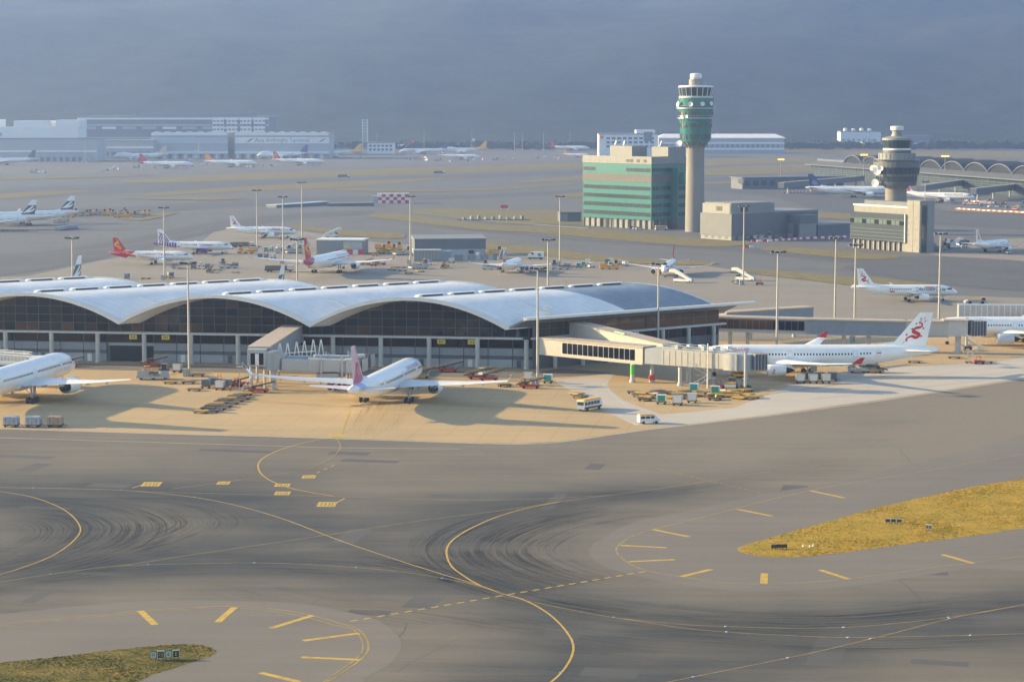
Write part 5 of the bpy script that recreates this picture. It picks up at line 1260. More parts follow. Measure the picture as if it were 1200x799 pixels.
MB().bx(-1.2,oL-9.6,-.6,.5,QZ(285.8),QZ(252.3)).build('glazed_front', M_winb, ot)
for i in range(13):
    x = -1.1+i*(oL-8.8)/13; MB().bx(x,x+(oL-8.8)/13-.35,-.75,-.62,QZ(265.5),QZ(260.5)).build('window', mat('window_glint',(0.10,0.16,0.14),.1) if i % 3 else M_glass, ot)
for k in range(5): MB().bx(-1.25,oL-9.5,-.85,-.61,QZ(284.5-k*4.2+ (0 if k<4 else -8)),QZ(284.1-k*4.2+(0 if k<4 else -8))).build('sun_fin', M_slate2, ot)
MB().bx(oL-9.55,oL-9.15,-.9,.25,QZ(286),QZ(252)).build('end_fin', M_trim, ot)
for i in range(10): MB().bx(.4+i*3.6,1.3+i*3.6,-.1,.7,.02,QZ(286)).build('column', M_stone, ot)
for i in range(9): MB().bx(1.5+i*3.6,3.8+i*3.6,.62,.76,.02,QZ(286.5)).build('door', M_dark if i % 2 else M_louv, ot)
MB().bx(6,oL-10,2,8,QZ(243.2),QZ(238)).build('roof_plant', M_navyg, ot)
rp = P(1042,228.5,QZ(238)); rp = ot.matrix_basis @ Vector((oL*.40, 10.5, 0))
t2 = thing('control_tower','squat grey control tower with stacked dark window rings and white cap','tower',(rp.x,rp.y,0))
s4 = scale_at((rp.x,rp.y,40)); b0 = pix((rp.x,rp.y,0))[1]; TZ = lambda y: (b0-y)/s4; TR = lambda w: w/s4/2
MB().lathe([(TR(25),.02),(TR(25),TZ(222)),(TR(30),TZ(217.5))],28).build('shaft', M_concr, t2, smooth=True)
for pr, mm, nm in (([(46,217.4),(48,213),(48,212.6)],M_gdark,'ring'),([(47,212.5),(47,206.5)],M_winb,'window_ring'),([(50,206.4),(50,203.6)],M_louv,'ring'),([(52,203.5),(53.5,196)],M_winb,'window_ring'),([(54,195.9),(54,189.5)],M_gdark,'ring'),
                   ([(43,189.4),(43,179.5)],M_ofw,'drum'),([(33,179.4),(33,176)],M_gdark,'ring'),([(32.5,175.9),(32,173.8)],M_trim,'ring'),([(31,173.7),(33.5,164.6)],M_winb,'cab_glazing'),([(35,164.5),(35,162),(20,160)],M_ofw,'cab_roof'),([(14,159.9),(11.5,156),(11.5,153)],M_ofw,'mast_base'),([(15,152.9),(15.5,151),(15.5,148.6),(12,148)],M_trim,'radome')):
    MB().lathe([(TR(w),TZ(y)) for w,y in pr],32).build(nm, mm, t2)
for y0,y1,w0,w1,n in ((212,207,47.6,47.6,26),(203,196.5,52.6,54,30)):
    for k in range(n):
        a = 2*math.pi*k/n; MB().bar((TR(w0)*math.cos(a),TR(w0)*math.sin(a),TZ(y0)),(TR(w1)*math.cos(a),TR(w1)*math.sin(a),TZ(y1)),.18).build('window_post', M_gdark, t2)
for k in range(24): a = 2*math.pi*k/24; MB().bar((TR(43.3)*math.cos(a),TR(43.3)*math.sin(a),TZ(189)),(TR(43.3)*math.cos(a),TR(43.3)*math.sin(a),TZ(180)),.12).build('panel_joint', M_louv, t2)
for y, w in ((189.4,54),(206.3,51)):
    rl = MB(); rl.lathe([(TR(w)-.1,TZ(y)+1.1),(TR(w),TZ(y)+1.1),(TR(w),TZ(y)+1.2),(TR(w)-.1,TZ(y)+1.2)],32)
    for k in range(32): a = 2*math.pi*k/32; rl.bar((TR(w)*math.cos(a)*.99,TR(w)*math.sin(a)*.99,TZ(y)),(TR(w)*math.cos(a)*.99,TR(w)*math.sin(a)*.99,TZ(y)+1.15),.07)
    rl.build('gallery_rail', M_steel, t2)
for a, y, r in ((R(188),197,1.3),(R(196),196.5,1.3),(R(204),197.5,1.5),(R(212),200,2.0),(R(222),197,1.3),(R(205),214,1.9)):
    rr = TR(58); dish(t2,(rr*math.cos(a),rr*math.sin(a),TZ(y)),r,(math.cos(a)*.6,math.sin(a)-.3,.1))
    MB().bar((TR(50)*math.cos(a),TR(50)*math.sin(a),TZ(y)),(rr*math.cos(a)*.97,rr*math.sin(a)*.97,TZ(y)),.2).build('dish_arm', M_steel, t2)

# vaulted concourse in the distance on the right
va, vb = P(950,208.5), P(1203,231.5); vd = math.atan2(vb.y-va.y, vb.x-va.x); vL = (vb-va).length+180
vc = thing('terminal_concourse','distant concourse with a row of grey vaults and pale eave','terminal',(va.x,va.y,0),vd)
MB().bx(0,vL,0,60,.02,12.5).build('wall', mat('distant_glass',(0.05,0.075,0.085),.15,spec=.8), vc)
MB().loft([[(-4,-5,12.6),(vL,-5,12.6),(vL,-4.5,13.4),(-4,-4.5,13.4)],[(-4,8,15.8),(vL,8,15.8),(vL,8,16.6),(-4,8,16.6)]]).build('eave_roof', M_louv, vc)
for i in range(int(vL/12)): MB().bx(2+i*12,2.5+i*12,-.3,-.02,.02,12.4).build('wall_post', M_slate2, vc)
for i in range(6): MB().bx(0,vL,-.25,-.03,1.5+i*2,1.75+i*2).build('wall_rail', M_slate2, vc)
nv_ = int((vL-60)/46)
MB().bx(-4,70,8.05,64,12.6,18.5).build('roof_block', M_navyg, vc)
for i in range(nv_):
    x0 = 70+i*46; rows = []
    for k in range(15):
        t = k/14; x = x0+46*t; z = 16.5+7*(1-(2*t-1)**2)**.8; rows.append([(x,8.1,12.6),(x,64,12.6),(x,64,z),(x,8.1,z)])
    v_ = MB().loft(rows).build('roof_vault', mat('vault_slate',(0.022,0.028,0.034),.8,spec=.2), vc, smooth=True)
    rows = []
    for k in range(15):
        t = k/14; x = x0+46*t; z = 16.5+7*(1-(2*t-1)**2)**.8; rows.append([(x,6.9,z-.3),(x,8.0,z-.3),(x,8.0,z+.45),(x,6.9,z+.45)])
    MB().loft(rows).build('vault_rim', M_slate2, v_, smooth=True)
# low finger and bridges before it
for i, (x0,y0,x1,y1) in enumerate(((915,228,1010,219),(1078,232,1140,222),(1140,236,1205,228),(868,222,935,218))):
    a, b_ = P(x0,y0), P(x1,y1); br = thing('boarding_bridge',('distant link bridge by the navy-tailed jet','distant link bridge by the red disc tail','distant link bridge among the striped barriers','distant grey link building left of the navy-tailed jet')[i],'boarding bridge',(a.x,a.y,0))
    r_ = rel(br,b_); MB().hall((0,0,0),r_,5,5,9,5,9).build('corridor', M_slate2, br); MB().hall((0,0,0),r_,5.6,9.02,9.5,9.02,9.5).build('corridor_roof', M_stone, br)
    for t in (.08,.35,.65,.92): c = r_*t; MB().lathe([(.7,.02),(.7,5)],10,(c.x,c.y,0)).build('support_column', M_steel, br)
lb = thing('pier_building','long low dark pier building in the distance','building',(*at(870,222),0), R(20))
MB().bx(0,95,0,22,.02,9).build('wall', M_navyg, lb); MB().bx(-1,96,-1,23,9.05,10).build('roof', M_slate2, lb)
for i in range(12): MB().bx(2+i*7.7,7+i*7.7,-.2,-.02,3,7).build('window', M_winb, lb)

# far cargo terminals
def block(name, label, cat, x0, x1, yb, yt, depth, m, ang=0, roofm=None):
    a, b_ = P(x0,yb), P(x1,yb); s = scale_at(a); h = (yb-yt)/s
    o = thing(name, label, cat, (a.x,a.y,0), ang); W = (b_-a).length
    MB().bx(0,W,0,depth,.02,h).build('wall', m, o)
    MB().bx(-.6,W+.6,-.6,depth+.6,h+.02,h+1.4).build('roof', roofm or M_ofw, o)
    return o, W, h, s
M_fw = mat('far_white_clad',(0.80,0.81,0.80),.6,var=.05,vscale=.05); M_fg = mat('far_grey_clad',(0.40,0.42,0.44),.6,var=.06,vscale=.05); M_fd = mat('far_slate_clad',(0.16,0.19,0.23),.6,var=.08,vscale=.05)
o, W, h, s = block('cargo_terminal','white stepped cargo terminal with grey lower storeys','building',-40,113,189.5,163.5,70,M_fg)
MB().bx(-.3,W+.4,-.9,-.05,h*.42,h*.50).build('storey_band', M_fw, o); MB().bx(0,W-15,-.4,-.05,.02,h*.2).build('dock_opening', M_fd, o)
for i in range(20): MB().bx(3+i*8,6+i*8,-1.2,-.42,.02,h*.2).build('dock_door', M_fg, o)
hh = (163.5-141)/s
MB().bx(0,130/s,12,68,h+1.45,h+hh*.62).build('upper_block', M_fw, o)
MB().bx(104/s,132/s,12.2,60,h+hh*.625,h+hh).build('upper_tower', M_fw, o); MB().bx(0,35/s,14,60,h+hh*.625,h+hh*1.02).build('upper_tower', M_fw, o); MB().bx(54/s,98/s,14,60,h+hh*.625,h+hh*.95).build('upper_tower', M_fw, o)
for i in range(4): MB().bx(8+i*10,14+i*10,11.6,11.95,h+4,h+8).build('window', M_fg, o)
o, W, h, s = block('cargo_terminal','huge slate cargo terminal with pale upper storeys behind the scalloped warehouse','building',92,315,181.5,137.5,120,M_fd)
for i, (t, m_) in enumerate(((.30,M_fg),(.42,M_fg),(.62,M_fd),(.76,M_fg),(.93,M_fw))): MB().bx(-.3,W+.3,-1.2-.1*i,-.05,h*t,h*(t+.05)).build('storey_band', m_, o)
for i in range(9): MB().bx(6+i*29,26+i*29,-.8,-.1,h*.68,h*.74).build('window', M_fw if i % 3 == 1 else M_fg, o)
for i in range(4): MB().bx(W*.70+2+i*W*.072,W*.70+W*.066+i*W*.072,-1.5,-.1,h*.5,h*.99).build('pale_bay', M_fw, o)
for j in range(4):
    for i in range(14): MB().bx(W*.71+i*W*.02,W*.71+W*.014+i*W*.02,-1.75,-1.55,h*(.54+.11*j),h*(.58+.11*j)).build('window', M_fd, o)
MB().bx(W*.3,W*.9,10,100,h+1.45,h+5).build('roof_plant', M_fd, o)
for nm, x0, x1, lab in (('a',178,267,'grey cargo warehouse with scalloped roof edge'),('b',276,386,'grey cargo warehouse with scalloped roof edge and lettered front')):
    o, W, h, s = block('cargo_warehouse',lab,'building',x0,x1,186,157.5,80,M_fg)
    MB().bx(-.4,W+.4,-3.2,-.05,h*.2,h*.30).build('canopy', M_fw, o); MB().bx(0,W,-.6,-.08,h*.62,h*.88).build('front_band', M_fw if nm == 'b' else mat('far_pale_blue',(0.50,0.55,0.62),.6), o)
    for i in range(int(W/7)): MB().bx(1+i*7,5+i*7,-.35,-.04,.02,h*.19).build('dock_door', M_fd if i % 2 else M_fw, o)
    n = int(W/13)
    for i in range(n):
        rows = []
        for k in range(7):
            t = k/6; x = (i+t)*W/n; z = h+1.45+2.2*math.sin(math.pi*t); rows.append([(x,-2.5,h*.94),(x,-.62,h*.94),(x,-.62,z),(x,-2.5,z)])
        MB().loft(rows).build('roof_scallop', M_fw, o)
    if nm == 'b':
        me = text_mesh('Asia Airfreight Terminal', 7.5); me.materials.clear(); me.materials.append(M_fd)
        for v in me.vertices: v.co = (W*.5+v.co.x, -.75, h*.75+v.co.y)
        link('lettering', me, o)
        for xx in (.16,.93):
            MB().face([(W*xx-5,-.72,h*.68),(W*xx-2,-.72,h*.68),(W*xx+5,-.72,h*.83),(W*xx,-.72,h*.80)]).build('arrow_emblem', M_fd, o, fix=False)
o, W, h, s = block('cargo_shed','low pale sheds joining the white and scalloped cargo buildings','building',113,180,186.5,166,60,M_fg)
for i in range(8): MB().bx(2+i*9,8+i*9,-.4,-.04,h*.2,h*.42).build('window', M_fd, o)
MB().bx(-.3,W+.2,-1,-.05,h*.6,h*.72).build('storey_band', M_fw, o)
# lattice tower and low depot
lt_ = P(428,180); lt = thing('lattice_tower','pale square lattice tower rising beside the low depot','tower',(lt_.x,lt_.y,0))
hL = 40/scale_at(lt_); q = 3.8
for sx in (-q,q):
    for sy in (-q,q): MB().bar((sx,sy,.02),(sx,sy,hL),.8).build('tower_leg', M_fw, lt)
for k in range(11):
    z = (k+1)*hL/11.2; fr = MB()
    for a, b_ in (((-q,-q),(q,-q)),((q,-q),(q,q)),((q,q),(-q,q)),((-q,q),(-q,-q))):
        fr.bar((*a,z),(*b_,z),.5); fr.bar((*a,z-hL/11.2),(*b_,z),.3)
    fr.build('tower_bay', M_fw, lt)
    MB().bx(-q,q,-q,q,z-.25,z-.05).build('tower_deck', M_fg, lt)
o, W, h, s = block('depot','low pale depot beside the lattice tower','building',431,462,180.5,168,30,M_fw)
for i in range(6): MB().bx(2+i*6,6+i*6,-.3,-.04,h*.3,h*.5).build('window', M_fd, o)
for i in range(6): MB().bx(2+i*6,6+i*6,-.3,-.04,h*.65,h*.85).build('window', M_fd, o)
o, W, h, s = block('cargo_terminal','white cargo terminal with blue-grey tower block behind the teal office block','building',702,771,184,158,60,M_fw)
for j in range(3):
    for i in range(9): MB().bx(10+i*7.6,15+i*7.6,-.4,-.04,h*(.42+.18*j),h*(.52+.18*j)).build('window', M_fd, o)
MB().bx(W*.63,W*.95,-1,40,h+1.45,h*1.2).build('roof_tower', M_fw, o); MB().bx(W*.76,W*.9,-1.4,-1.05,h*.7,h*1.12).build('dark_bay', M_fd, o)
MB().bx(.6,6,-.5,-.05,h*.82,h*.95).build('orange_sign', ORG, o)
o, W, h, s = block('hangar','long low hangar with pale roof beyond the tall tower','building',772,919,180,163,70,M_fg, roofm=M_fw)
for j in range(2): MB().bx(-.2,W,-.5-.1*j,-.05,h*(.25+.4*j),h*(.38+.4*j)).build('storey_band', M_fw, o)
for i in range(24): MB().bx(3+i*7.5,6+i*7.5,-.35,-.04,h*.4,h*.62).build('window', M_fd, o)
MB().loft([[(-2,-2,h+1.45),(W+2,-2,h+1.45),(W+2,74,h+1.45),(-2,74,h+1.45)],[(10,30,h+7),(W-10,30,h+7),(W-10,40,h+7),(10,40,h+7)]]).build('pitched_roof', M_fw, o)
for x0,x1,yb,yt,m_,lab in ((985,1032,172.5,155,M_fw,'white maintenance building with rooftop tanks'),(1034,1090,172.5,160,M_fd,'dark shed beyond the squat tower'),(1092,1134,168,157.5,M_fw,'pale hangar behind the parked business jets'),(1012,1078,174,167.5,M_fw,'low white shed before the dark shed'),(1194,1260,166,154,M_fw,'white block at the end of the business jet row')):
    o, W, h, s = block('maintenance_building',lab,'building',x0,x1,yb,yt,40,m_)
    for i in range(int(W/9)): MB().bx(2+i*9,7+i*9,-.3,-.04,h*.15,h*.55).build('hangar_door', M_fg, o)
    if x0 == 985:
        for i in range(4): MB().lathe([(3.5,h+1.45),(3.5,h+6-i%2),(1,h+7-i%2)],14,(10+i*14,15,0)).build('roof_tank', M_fw, o)
# cranes near the far shore
for i, (px_, py_, hh_, lean) in enumerate(((1002,170,26,-1),(1052,169,34,-1),(1062,168,30,1),(1156,166,28,1),(1178,166,30,1),(985,170,22,-1))):
    c = P(px_,py_); cr = thing('crane','far lattice crane with slanting jib beyond the hangars','crane',(c.x,c.y,0),0,'cranes on the far shore')
    MB().bar((0,0,.02),(0,0,hh_),2.2).build('mast', M_fg if i % 2 else M_redw, cr); MB().bar((0,0,hh_*.8),(lean*hh_*.9,0,hh_*1.15),1.2).build('jib', M_fw, cr); MB().box((-lean*2.5,0,hh_*.8),(4,3,3)).build('counterweight', M_fd, cr)
    MB().box((0,0,1.0),(8,8,2)).build('base', M_fd, cr)
# scrub trees strip in front of hills (far wood that reads as one mass)
def far_wood():
    V, F = [], []; r = random.Random(8)
    for i in range(2600):
        x = r.uniform(-1250,1500); y = r.uniform(3480,3720); h_ = r.uniform(5,13); w = r.uniform(4,9); n = len(V)
        for k in range(7):
            cx_, cy_, cz_ = x+r.gauss(0,w*.4), y+r.gauss(0,w*.4), h_*r.uniform(.35,1); a = len(V); q = w*r.uniform(.25,.45)
            V += [(cx_-q,cy_,cz_),(cx_+q,cy_,cz_+q*.3),(cx_,cy_+q,cz_-q*.4),(cx_,cy_-q,cz_+q*.6)]; F += [(a,a+1,a+3),(a,a+2,a+1),(a,a+3,a+2),(a+1,a+2,a+3)]
    me = bpy.data.meshes.new('far_trees'); me.from_pydata(V,[],F); me.materials.append(mat('far_foliage',(0.045,0.06,0.03),.9,var=.4,vscale=.05))
    tag(link('far_trees', me),'dark band of trees at the foot of the hills','trees',kind='stuff')
far_wood()

# depots on the middle apron
dp = P(375,299); dd = thing('depot','small white depot with glazed front and red panels','building',(*at(371,298),0),R(-6))
MB().bx(0,22,0,14,.02,6.4).build('wall', M_ofw, dd); MB().bx(-.4,22.4,-.5,14.4,6.45,7.0).build('roof', M_trim, dd)
for i in range(2): MB().bx(5.5+i*3,8.3+i*3,-.15,-.03,2.6,5.8).build('window', M_bluegrey, dd)
for i in range(5): MB().bx(9.5+i*2.6,11.9+i*2.6,-.9,-.6,.05,2.3).build('barrier_panel', M_redw if i % 2 == 0 else M_trim, dd)
MB().bx(13,15.5,-.2,-.05,2.9,4.2).build('sign', M_sign, dd); MB().bx(12.6,21.5,-.12,-.03,2.5,5.9).build('front_band', M_grey2, dd)
d2_ = thing('depot','dark long depot shed with pale lower wall','building',(*at(486,300),0),R(8))
MB().bx(0,33,0,15,3.02,7.6).build('upper_wall', M_navyg, d2_); MB().bx(.2,32.8,.2,14.8,.02,3.0).build('lower_wall', M_grey2, d2_); MB().loft([[(-.4,-.4,7.65),(33.4,-.4,7.65),(33.4,15.4,7.65),(-.4,15.4,7.65)],[(-.4,-.4,7.9),(33.4,-.4,7.9),(33.4,15.4,8.9),(-.4,15.4,8.9)]]).build('roof', M_ofw, d2_)
for x in (14,25): MB().bx(x,x+2.5,.02,.14,.8,2.4).build('window', M_dark, d2_)
d3_ = thing('portable_cabin','white corrugated cabin before the dark depot shed','cabin',(*at(485,306.5),0),R(3))
MB().bx(0,12,0,7,.02,4.8).build('wall', M_ofw, d3_); MB().bx(-.2,12.2,-.2,7.2,4.85,5.1).build('roof', M_grey2, d3_)
for i in range(8): MB().bx(.2+i*1.5,.35+i*1.5,-.08,-.02,.1,4.7).build('wall_rib', M_grey2, d3_)
MB().bx(12.02,16.5,0,6,.02,4.5).build('side_bay', M_bluegrey, d3_)
d4_ = thing('fence_wall','low pale blue hoarding behind the parked equipment','fence',(*at(528,305),0),R(2))
for i in range(11): MB().bx(i*1.9,i*1.9+1.8,0,.2,.02,2.4).build('fence_panel', M_bluegrey if i % 3 else M_grey2, d4_)
# red and white chequered hut
cq = P(443,238.5); ck = thing('chequered_hut','red and white chequered equipment building on the grass','hut',(cq.x,cq.y,0),R(4))
s5 = scale_at(cq); Wc = 36/s5; Hc = 11/s5
MB().bx(0,Wc,0,9,.02,Hc).build('wall', M_trim, ck); MB().bx(-4.2,-.05,1,8,.02,Hc*.8).build('side_bay', M_grey2, ck); MB().bx(-.2,Wc+.2,-.2,9.2,Hc+.02,Hc+.3).build('roof', M_trim, ck)
for i in range(8):
    for j in range(3): MB().bx(i*Wc/8+.03,(i+1)*Wc/8-.03,-.12,-.02,.05+j*Hc/3,(j+1)*Hc/3-.03).build('check_panel', M_redw if (i+j) % 2 else M_trim, ck)
MB().tube((Wc*.5,4,Hc),(Wc*.5,4,Hc+4),.1,.05,6).build('aerial', M_dark, ck)
# long blue roofs of the sunk service road
for i, (x0,y0,x1,y1,w,lab) in enumerate(((318,243.5,381,240.2,9,'flat pale blue roof over the sunk service road'),(384,241.5,438,241.5,8,'flat slate roof beside the chequered building'))):
    a, b_ = P(x0,y0), P(x1,y1); rf = thing('underpass_roof',lab,'roof',(a.x,a.y,0)); r_ = rel(rf,b_)
    MB().hall((0,0,0),r_,w,.02,1.6,.02,2.2).build('side_walls', M_slate2, rf); MB().hall((0,0,0),r_,w+1.2,1.65,2.0,2.25,2.6).build('roof_sheet', mat('pale_blue_sheet',(0.36,0.46,0.56),.5) if i == 0 else M_bluegrey, rf)
wr2 = thing('kerb_wall','long pale concrete channel wall across the grass','wall',(*at(485,249.5),0)); 
pts = [rel(wr2,P(x,y)) for x,y in ((485,249.5),(540,256),(600,261),(650,265),(690,268))]
for a, b_ in zip(pts,pts[1:]): MB().hall(a,b_,1.0,.02,.3,.02,.3).build('wall_segment', M_louv, wr2)
# low pipework on the grass, windsock board
pw = thing('pump_station','cluster of low pipes and tanks on the dry grass','pump station',(*at(575,258.5),0))
for i in range(9): MB().lathe([(1.1,.02),(1.1,1.6+.5*(i%3)),(.4,2.1+.5*(i%3))],10,(-16+i*4.4,(i%3)*2.2,0)).build('tank', M_grey2 if i % 2 else M_ofw, pw)
for i in range(3): MB().bar((-20,-1+i*1.5,.6),(24,-1+i*1.5,.6),.4).build('pipe', M_stone, pw)
sb_ = thing('marker_board','small red and white marker board on two posts','sign',(*at(591,248),0))
for x in (-2.2,2.2): MB().bx(x-.25,x+.25,-.25,.25,.02,3.6).build('post', M_wht2, sb_)
MB().bx(-2.4,2.4,-.4,-.28,2.2,4.2).build('board', M_redw, sb_)
# rocky pale scars on the hills
# ------------------------------------------------------------------ floodlight masts
M_pole = mat('mast_pole', (0.42,0.40,0.36), 0.5, 0.2, var=0.06, vscale=0.5)
M_lamp = mat('lamp_glass', (0.5,0.5,0.48), 0.2)
M_amber = mat('amber_lamp', (0.9,0.4,0.05), 0.4, emit=(1.0,0.42,0.05), estr=2.0)
def make_mast(H):
    o = thing('floodlight_mast','','mast')
    MB().lathe([(.55,.02),(.5,.3),(.34,.35),(.3,H*.4),(.18,H-1)],12).build('pole', M_pole, o, smooth=True)
    MB().lathe([(.3,H-1),(1.5,H-.5),(1.5,H-.3),(.3,H-.2)],10).build('head_ring', M_steel, o)
    for k in range(6):
        a = 2*math.pi*(k+.3)/6; c = (1.75*math.cos(a),1.75*math.sin(a)); l = MB(); l.box((c[0],c[1],H-.45),(.9,1.0,.5),a); lo = l.build('lamp', M_dark, o)
        MB().box((c[0]+.2*math.cos(a),c[1]+.2*math.sin(a),H-.74),(.6,.7,.05),a).build('lamp_glass', M_lamp, lo)
    MB().bx(-1.5,-.6,-.9,.5,.02,2.0).build('control_cabinet', M_grey2, o)
    return o
MASTS = [ # base px, base py, top py, label
 (222,441,306,'floodlight mast with grey cabinet among baggage dollies before the arches'),(630,451,312,'floodlight mast beside the teal-curtained container'),(771,421,307,'floodlight mast rising behind the cream bridge'),
 (910,422,293,'floodlight mast rising behind the dragon-tailed wide jet'),(978,389,277,'floodlight mast behind the long link bridge, left of the small dragon jet'),(1001,401,285,'floodlight mast behind the long link bridge, by the small dragon jet tail'),(1100,381,272,'floodlight mast between small dragon jet and link bridge cab'),
 (871,334,240,'floodlight mast with parked stairs at its foot'),(642,392,279,'floodlight mast rising over the last white vault'),(656,311,229,'floodlight mast by the grass edge near the equipment hut'),(481,309.5,229,'floodlight mast in front of the white cabin'),
 (193,328,242,'floodlight mast in front of the gold swoosh jet'),(86.5,393,277,'floodlight mast beside the teal fin behind the roof'),(349,393,278.5,'floodlight mast beside the red and gold tail'),(332,309,229.5,'floodlight mast by the refuelling trucks'),
 (301.5,294.5,222,'floodlight mast beside the white jet at the grass edge'),(354,284,213,'floodlight mast beside the parked stairs and depot'),(1083,276,212,'short-looking mast behind the stone control building')]
for x, yb, yt, lab in MASTS:
    c = P(x,yb); top = PY(x,yt,c.y).z; m_ = make_mast(top); m_.location = (c.x,c.y,0); m_['label'] = lab; m_['group'] = 'floodlight masts'
for x, yb, yt in ((1107,222,183),(1012,218,181.5),(915,208,187)):
    c = P(x,yb); H = PY(x,yt,c.y).z; o = thing('street_lamp',{1107:'lit amber lamp post before the vaults by the red disc jet',1012:'lit amber lamp post beside the squat tower',915:'lit amber lamp post by the dry grass strips'}[x],'lamp post',(c.x,c.y,0))
    MB().lathe([(.5,.02),(.3,H-1)],10).build('pole', M_ofw, o); MB().bx(-3,3,-.4,.4,H-1,H-.6).build('cross_arm', M_steel, o)
    for k in (-2.2,0,2.2): MB().bx(k-.8,k+.8,-.6,.6,H-.58,H+.4).build('lamp', M_amber, o)
mp_ = Proto(make_mast(30))
for i, (x,y) in enumerate(((442,178),(497,177),(553,176),(603,177),(612,179),(637,178),(668,176),(318,184),(100,191),(233,188),(1130,168),(1185,168),(840,176),(745,182))):
    c = P(x,y); mp_.put((c.x,c.y,0),0,'thin distant floodlight mast on the cargo apron' if x < 800 else 'thin distant mast by the far hangars','distant floodlight masts')

# ------------------------------------------------------------------ ground vehicles and equipment
def wheels4(o, xs, y, r=.38, w=.26):
    for x in xs:
        for s in (-1,1): MB().tube((x,s*y-w/2,r),(x,s*y+w/2,r),r,None,12).build('wheel', M_tyre, o, smooth=True)
M_yv = mat('vehicle_yellow', (0.70,0.36,0.03), 0.4, var=.06); M_wv = mat('vehicle_white', (0.72,0.71,0.68), 0.35, var=.04); M_gv = mat('vehicle_green', (0.03,0.28,0.16), 0.45); M_tv = mat('curtain_teal', (0.03,0.33,0.30), 0.6, var=.1,vscale=2)
M_rv = mat('vehicle_red', (0.45,0.05,0.03), 0.5); M_rust = mat('dolly_rust', (0.20,0.12,0.06), 0.8, 0.2, var=.35, vscale=1.5); M_ochre = mat('dolly_ochre', (0.42,0.27,0.06), 0.7, 0.1, var=.3, vscale=1.5); M_alu = mat('container_aluminium', (0.50,0.50,0.48), 0.45, 0.4, var=.12, vscale=1); M_wrap = mat('wrapped_cargo', (0.34,0.37,0.42), 0.5, var=.3, vscale=1.2, bump=.5, bscale=4); M_brownc = mat('wrapped_cargo_brown', (0.36,0.26,0.18), 0.6, var=.3, vscale=1.2, bump=.5, bscale=4)
def body(mb, prof, w, y0=0):      # side profile (x,z) extruded across y
    return mb.loft([[(x,-w/2,z) for x,z in prof],[(x,w/2,z) for x,z in prof]])
def make_minibus():
    o = thing('minibus','','bus')
    body(MB(),[(-3.5,.45),(3.35,.45),(3.5,.9),(3.35,1.5),(3.0,2.35),(-3.5,2.35)],2.1).build('body', M_wv, o)
    body(MB(),[(-3.5,2.37),(3.0,2.37),(2.85,2.62),(-3.4,2.66)],2.05).build('roof', M_yv, o)
    for s in (-1,1):
        for i in range(5): MB().bx(-3.2+i*1.15,-2.25+i*1.15,s*1.06-.02,s*1.06+.02,1.35,2.1).build('window', M_winb, o)
        MB().bx(-3.4,3.2,s*1.065-.015,s*1.065+.015,.55,.95).build('stripe', M_dark, o)
        MB().box((3.46,s*.7,.85),(.1,.3,.2)).build('headlight', M_lamp, o)
    MB().loft([[(3.39,-.9,1.5),(3.39,.9,1.5)]+[(3.44,.9,1.5),(3.44,-.9,1.5)],[(3.06,-.85,2.25),(3.06,.85,2.25),(3.12,.85,2.25),(3.12,-.85,2.25)]]).build('windscreen', M_winb, o)
    MB().bx(-3.55,-3.49,-.85,.85,1.4,2.15).build('rear_window', M_winb, o); wheels4(o,(-2.2,2.3),.95); return o
def make_van():
    o = thing('van','','van')
    body(MB(),[(-2.35,.4),(2.3,.4),(2.4,.85),(1.75,1.15),(1.05,1.85),(-2.35,1.9)],1.75).build('body', M_wv, o)
    body(MB(),[(-2.3,1.92),(1.0,1.88),(.9,2.05),(-2.2,2.1)],1.6).build('roof', M_yv, o)
    for s in (-1,1):
        for a,b_ in ((-2.1,-1.1),(-.95,.05),(.2,1.0)): MB().bx(a,b_,s*.885-.02,s*.885+.02,1.2,1.7).build('window', M_winb, o)
        MB().box((2.37,s*.6,.85),(.08,.3,.18)).build('headlight', M_lamp, o)
    MB().loft([[(1.78,-.75,1.16),(1.78,.75,1.16),(1.84,.75,1.18),(1.84,-.75,1.18)],[(1.12,-.7,1.8),(1.12,.7,1.8),(1.18,.7,1.82),(1.18,-.7,1.82)]]).build('windscreen', M_winb, o)
    wheels4(o,(-1.5,1.5),.8,.33,.22); return o
def make_car(m):
    o = thing('car','','car')
    body(MB(),[(-2.2,.35),(2.2,.35),(2.25,.75),(1.2,.9),(-2.1,.95)],1.75).build('body', m, o); body(MB(),[(-2.0,.97),(1.1,.92),(.4,1.45),(-1.6,1.5)],1.5).build('cabin', M_winb, o)
    body(MB(),[(-1.6,1.52),(.4,1.47),(.3,1.53),(-1.5,1.57)],1.4).build('roof', m, o); wheels4(o,(-1.4,1.4),.8,.32,.2); return o
def make_dolly(m, top=None):
    o = thing('cargo_dolly','','dolly')
    f = MB(); f.bx(-1.7,1.7,-1.2,-1.05,.42,.58); f.bx(-1.7,1.7,1.05,1.2,.42,.58); f.bx(-1.7,-1.55,-1.04,1.04,.42,.58); f.bx(1.55,1.7,-1.04,1.04,.42,.58); f.bx(-1.54,1.54,-.08,.08,.42,.57); f.build('frame', m, o)
    r = MB()
    for i in range(7): r.tube((-1.4+i*.46,-1.0,.52),(-1.4+i*.46,1.0,.52),.07,None,6)
    r.build('rollers', M_steel, o); MB().bar((1.7,0,.45),(2.7,0,.35),.09).build('draw_bar', m, o); wheels4(o,(-1.2,1.2),.85,.22,.14); 
    if top == 'plate': MB().bx(-1.6,1.6,-1.1,1.1,.62,.68).build('pallet', m, o)
    return o
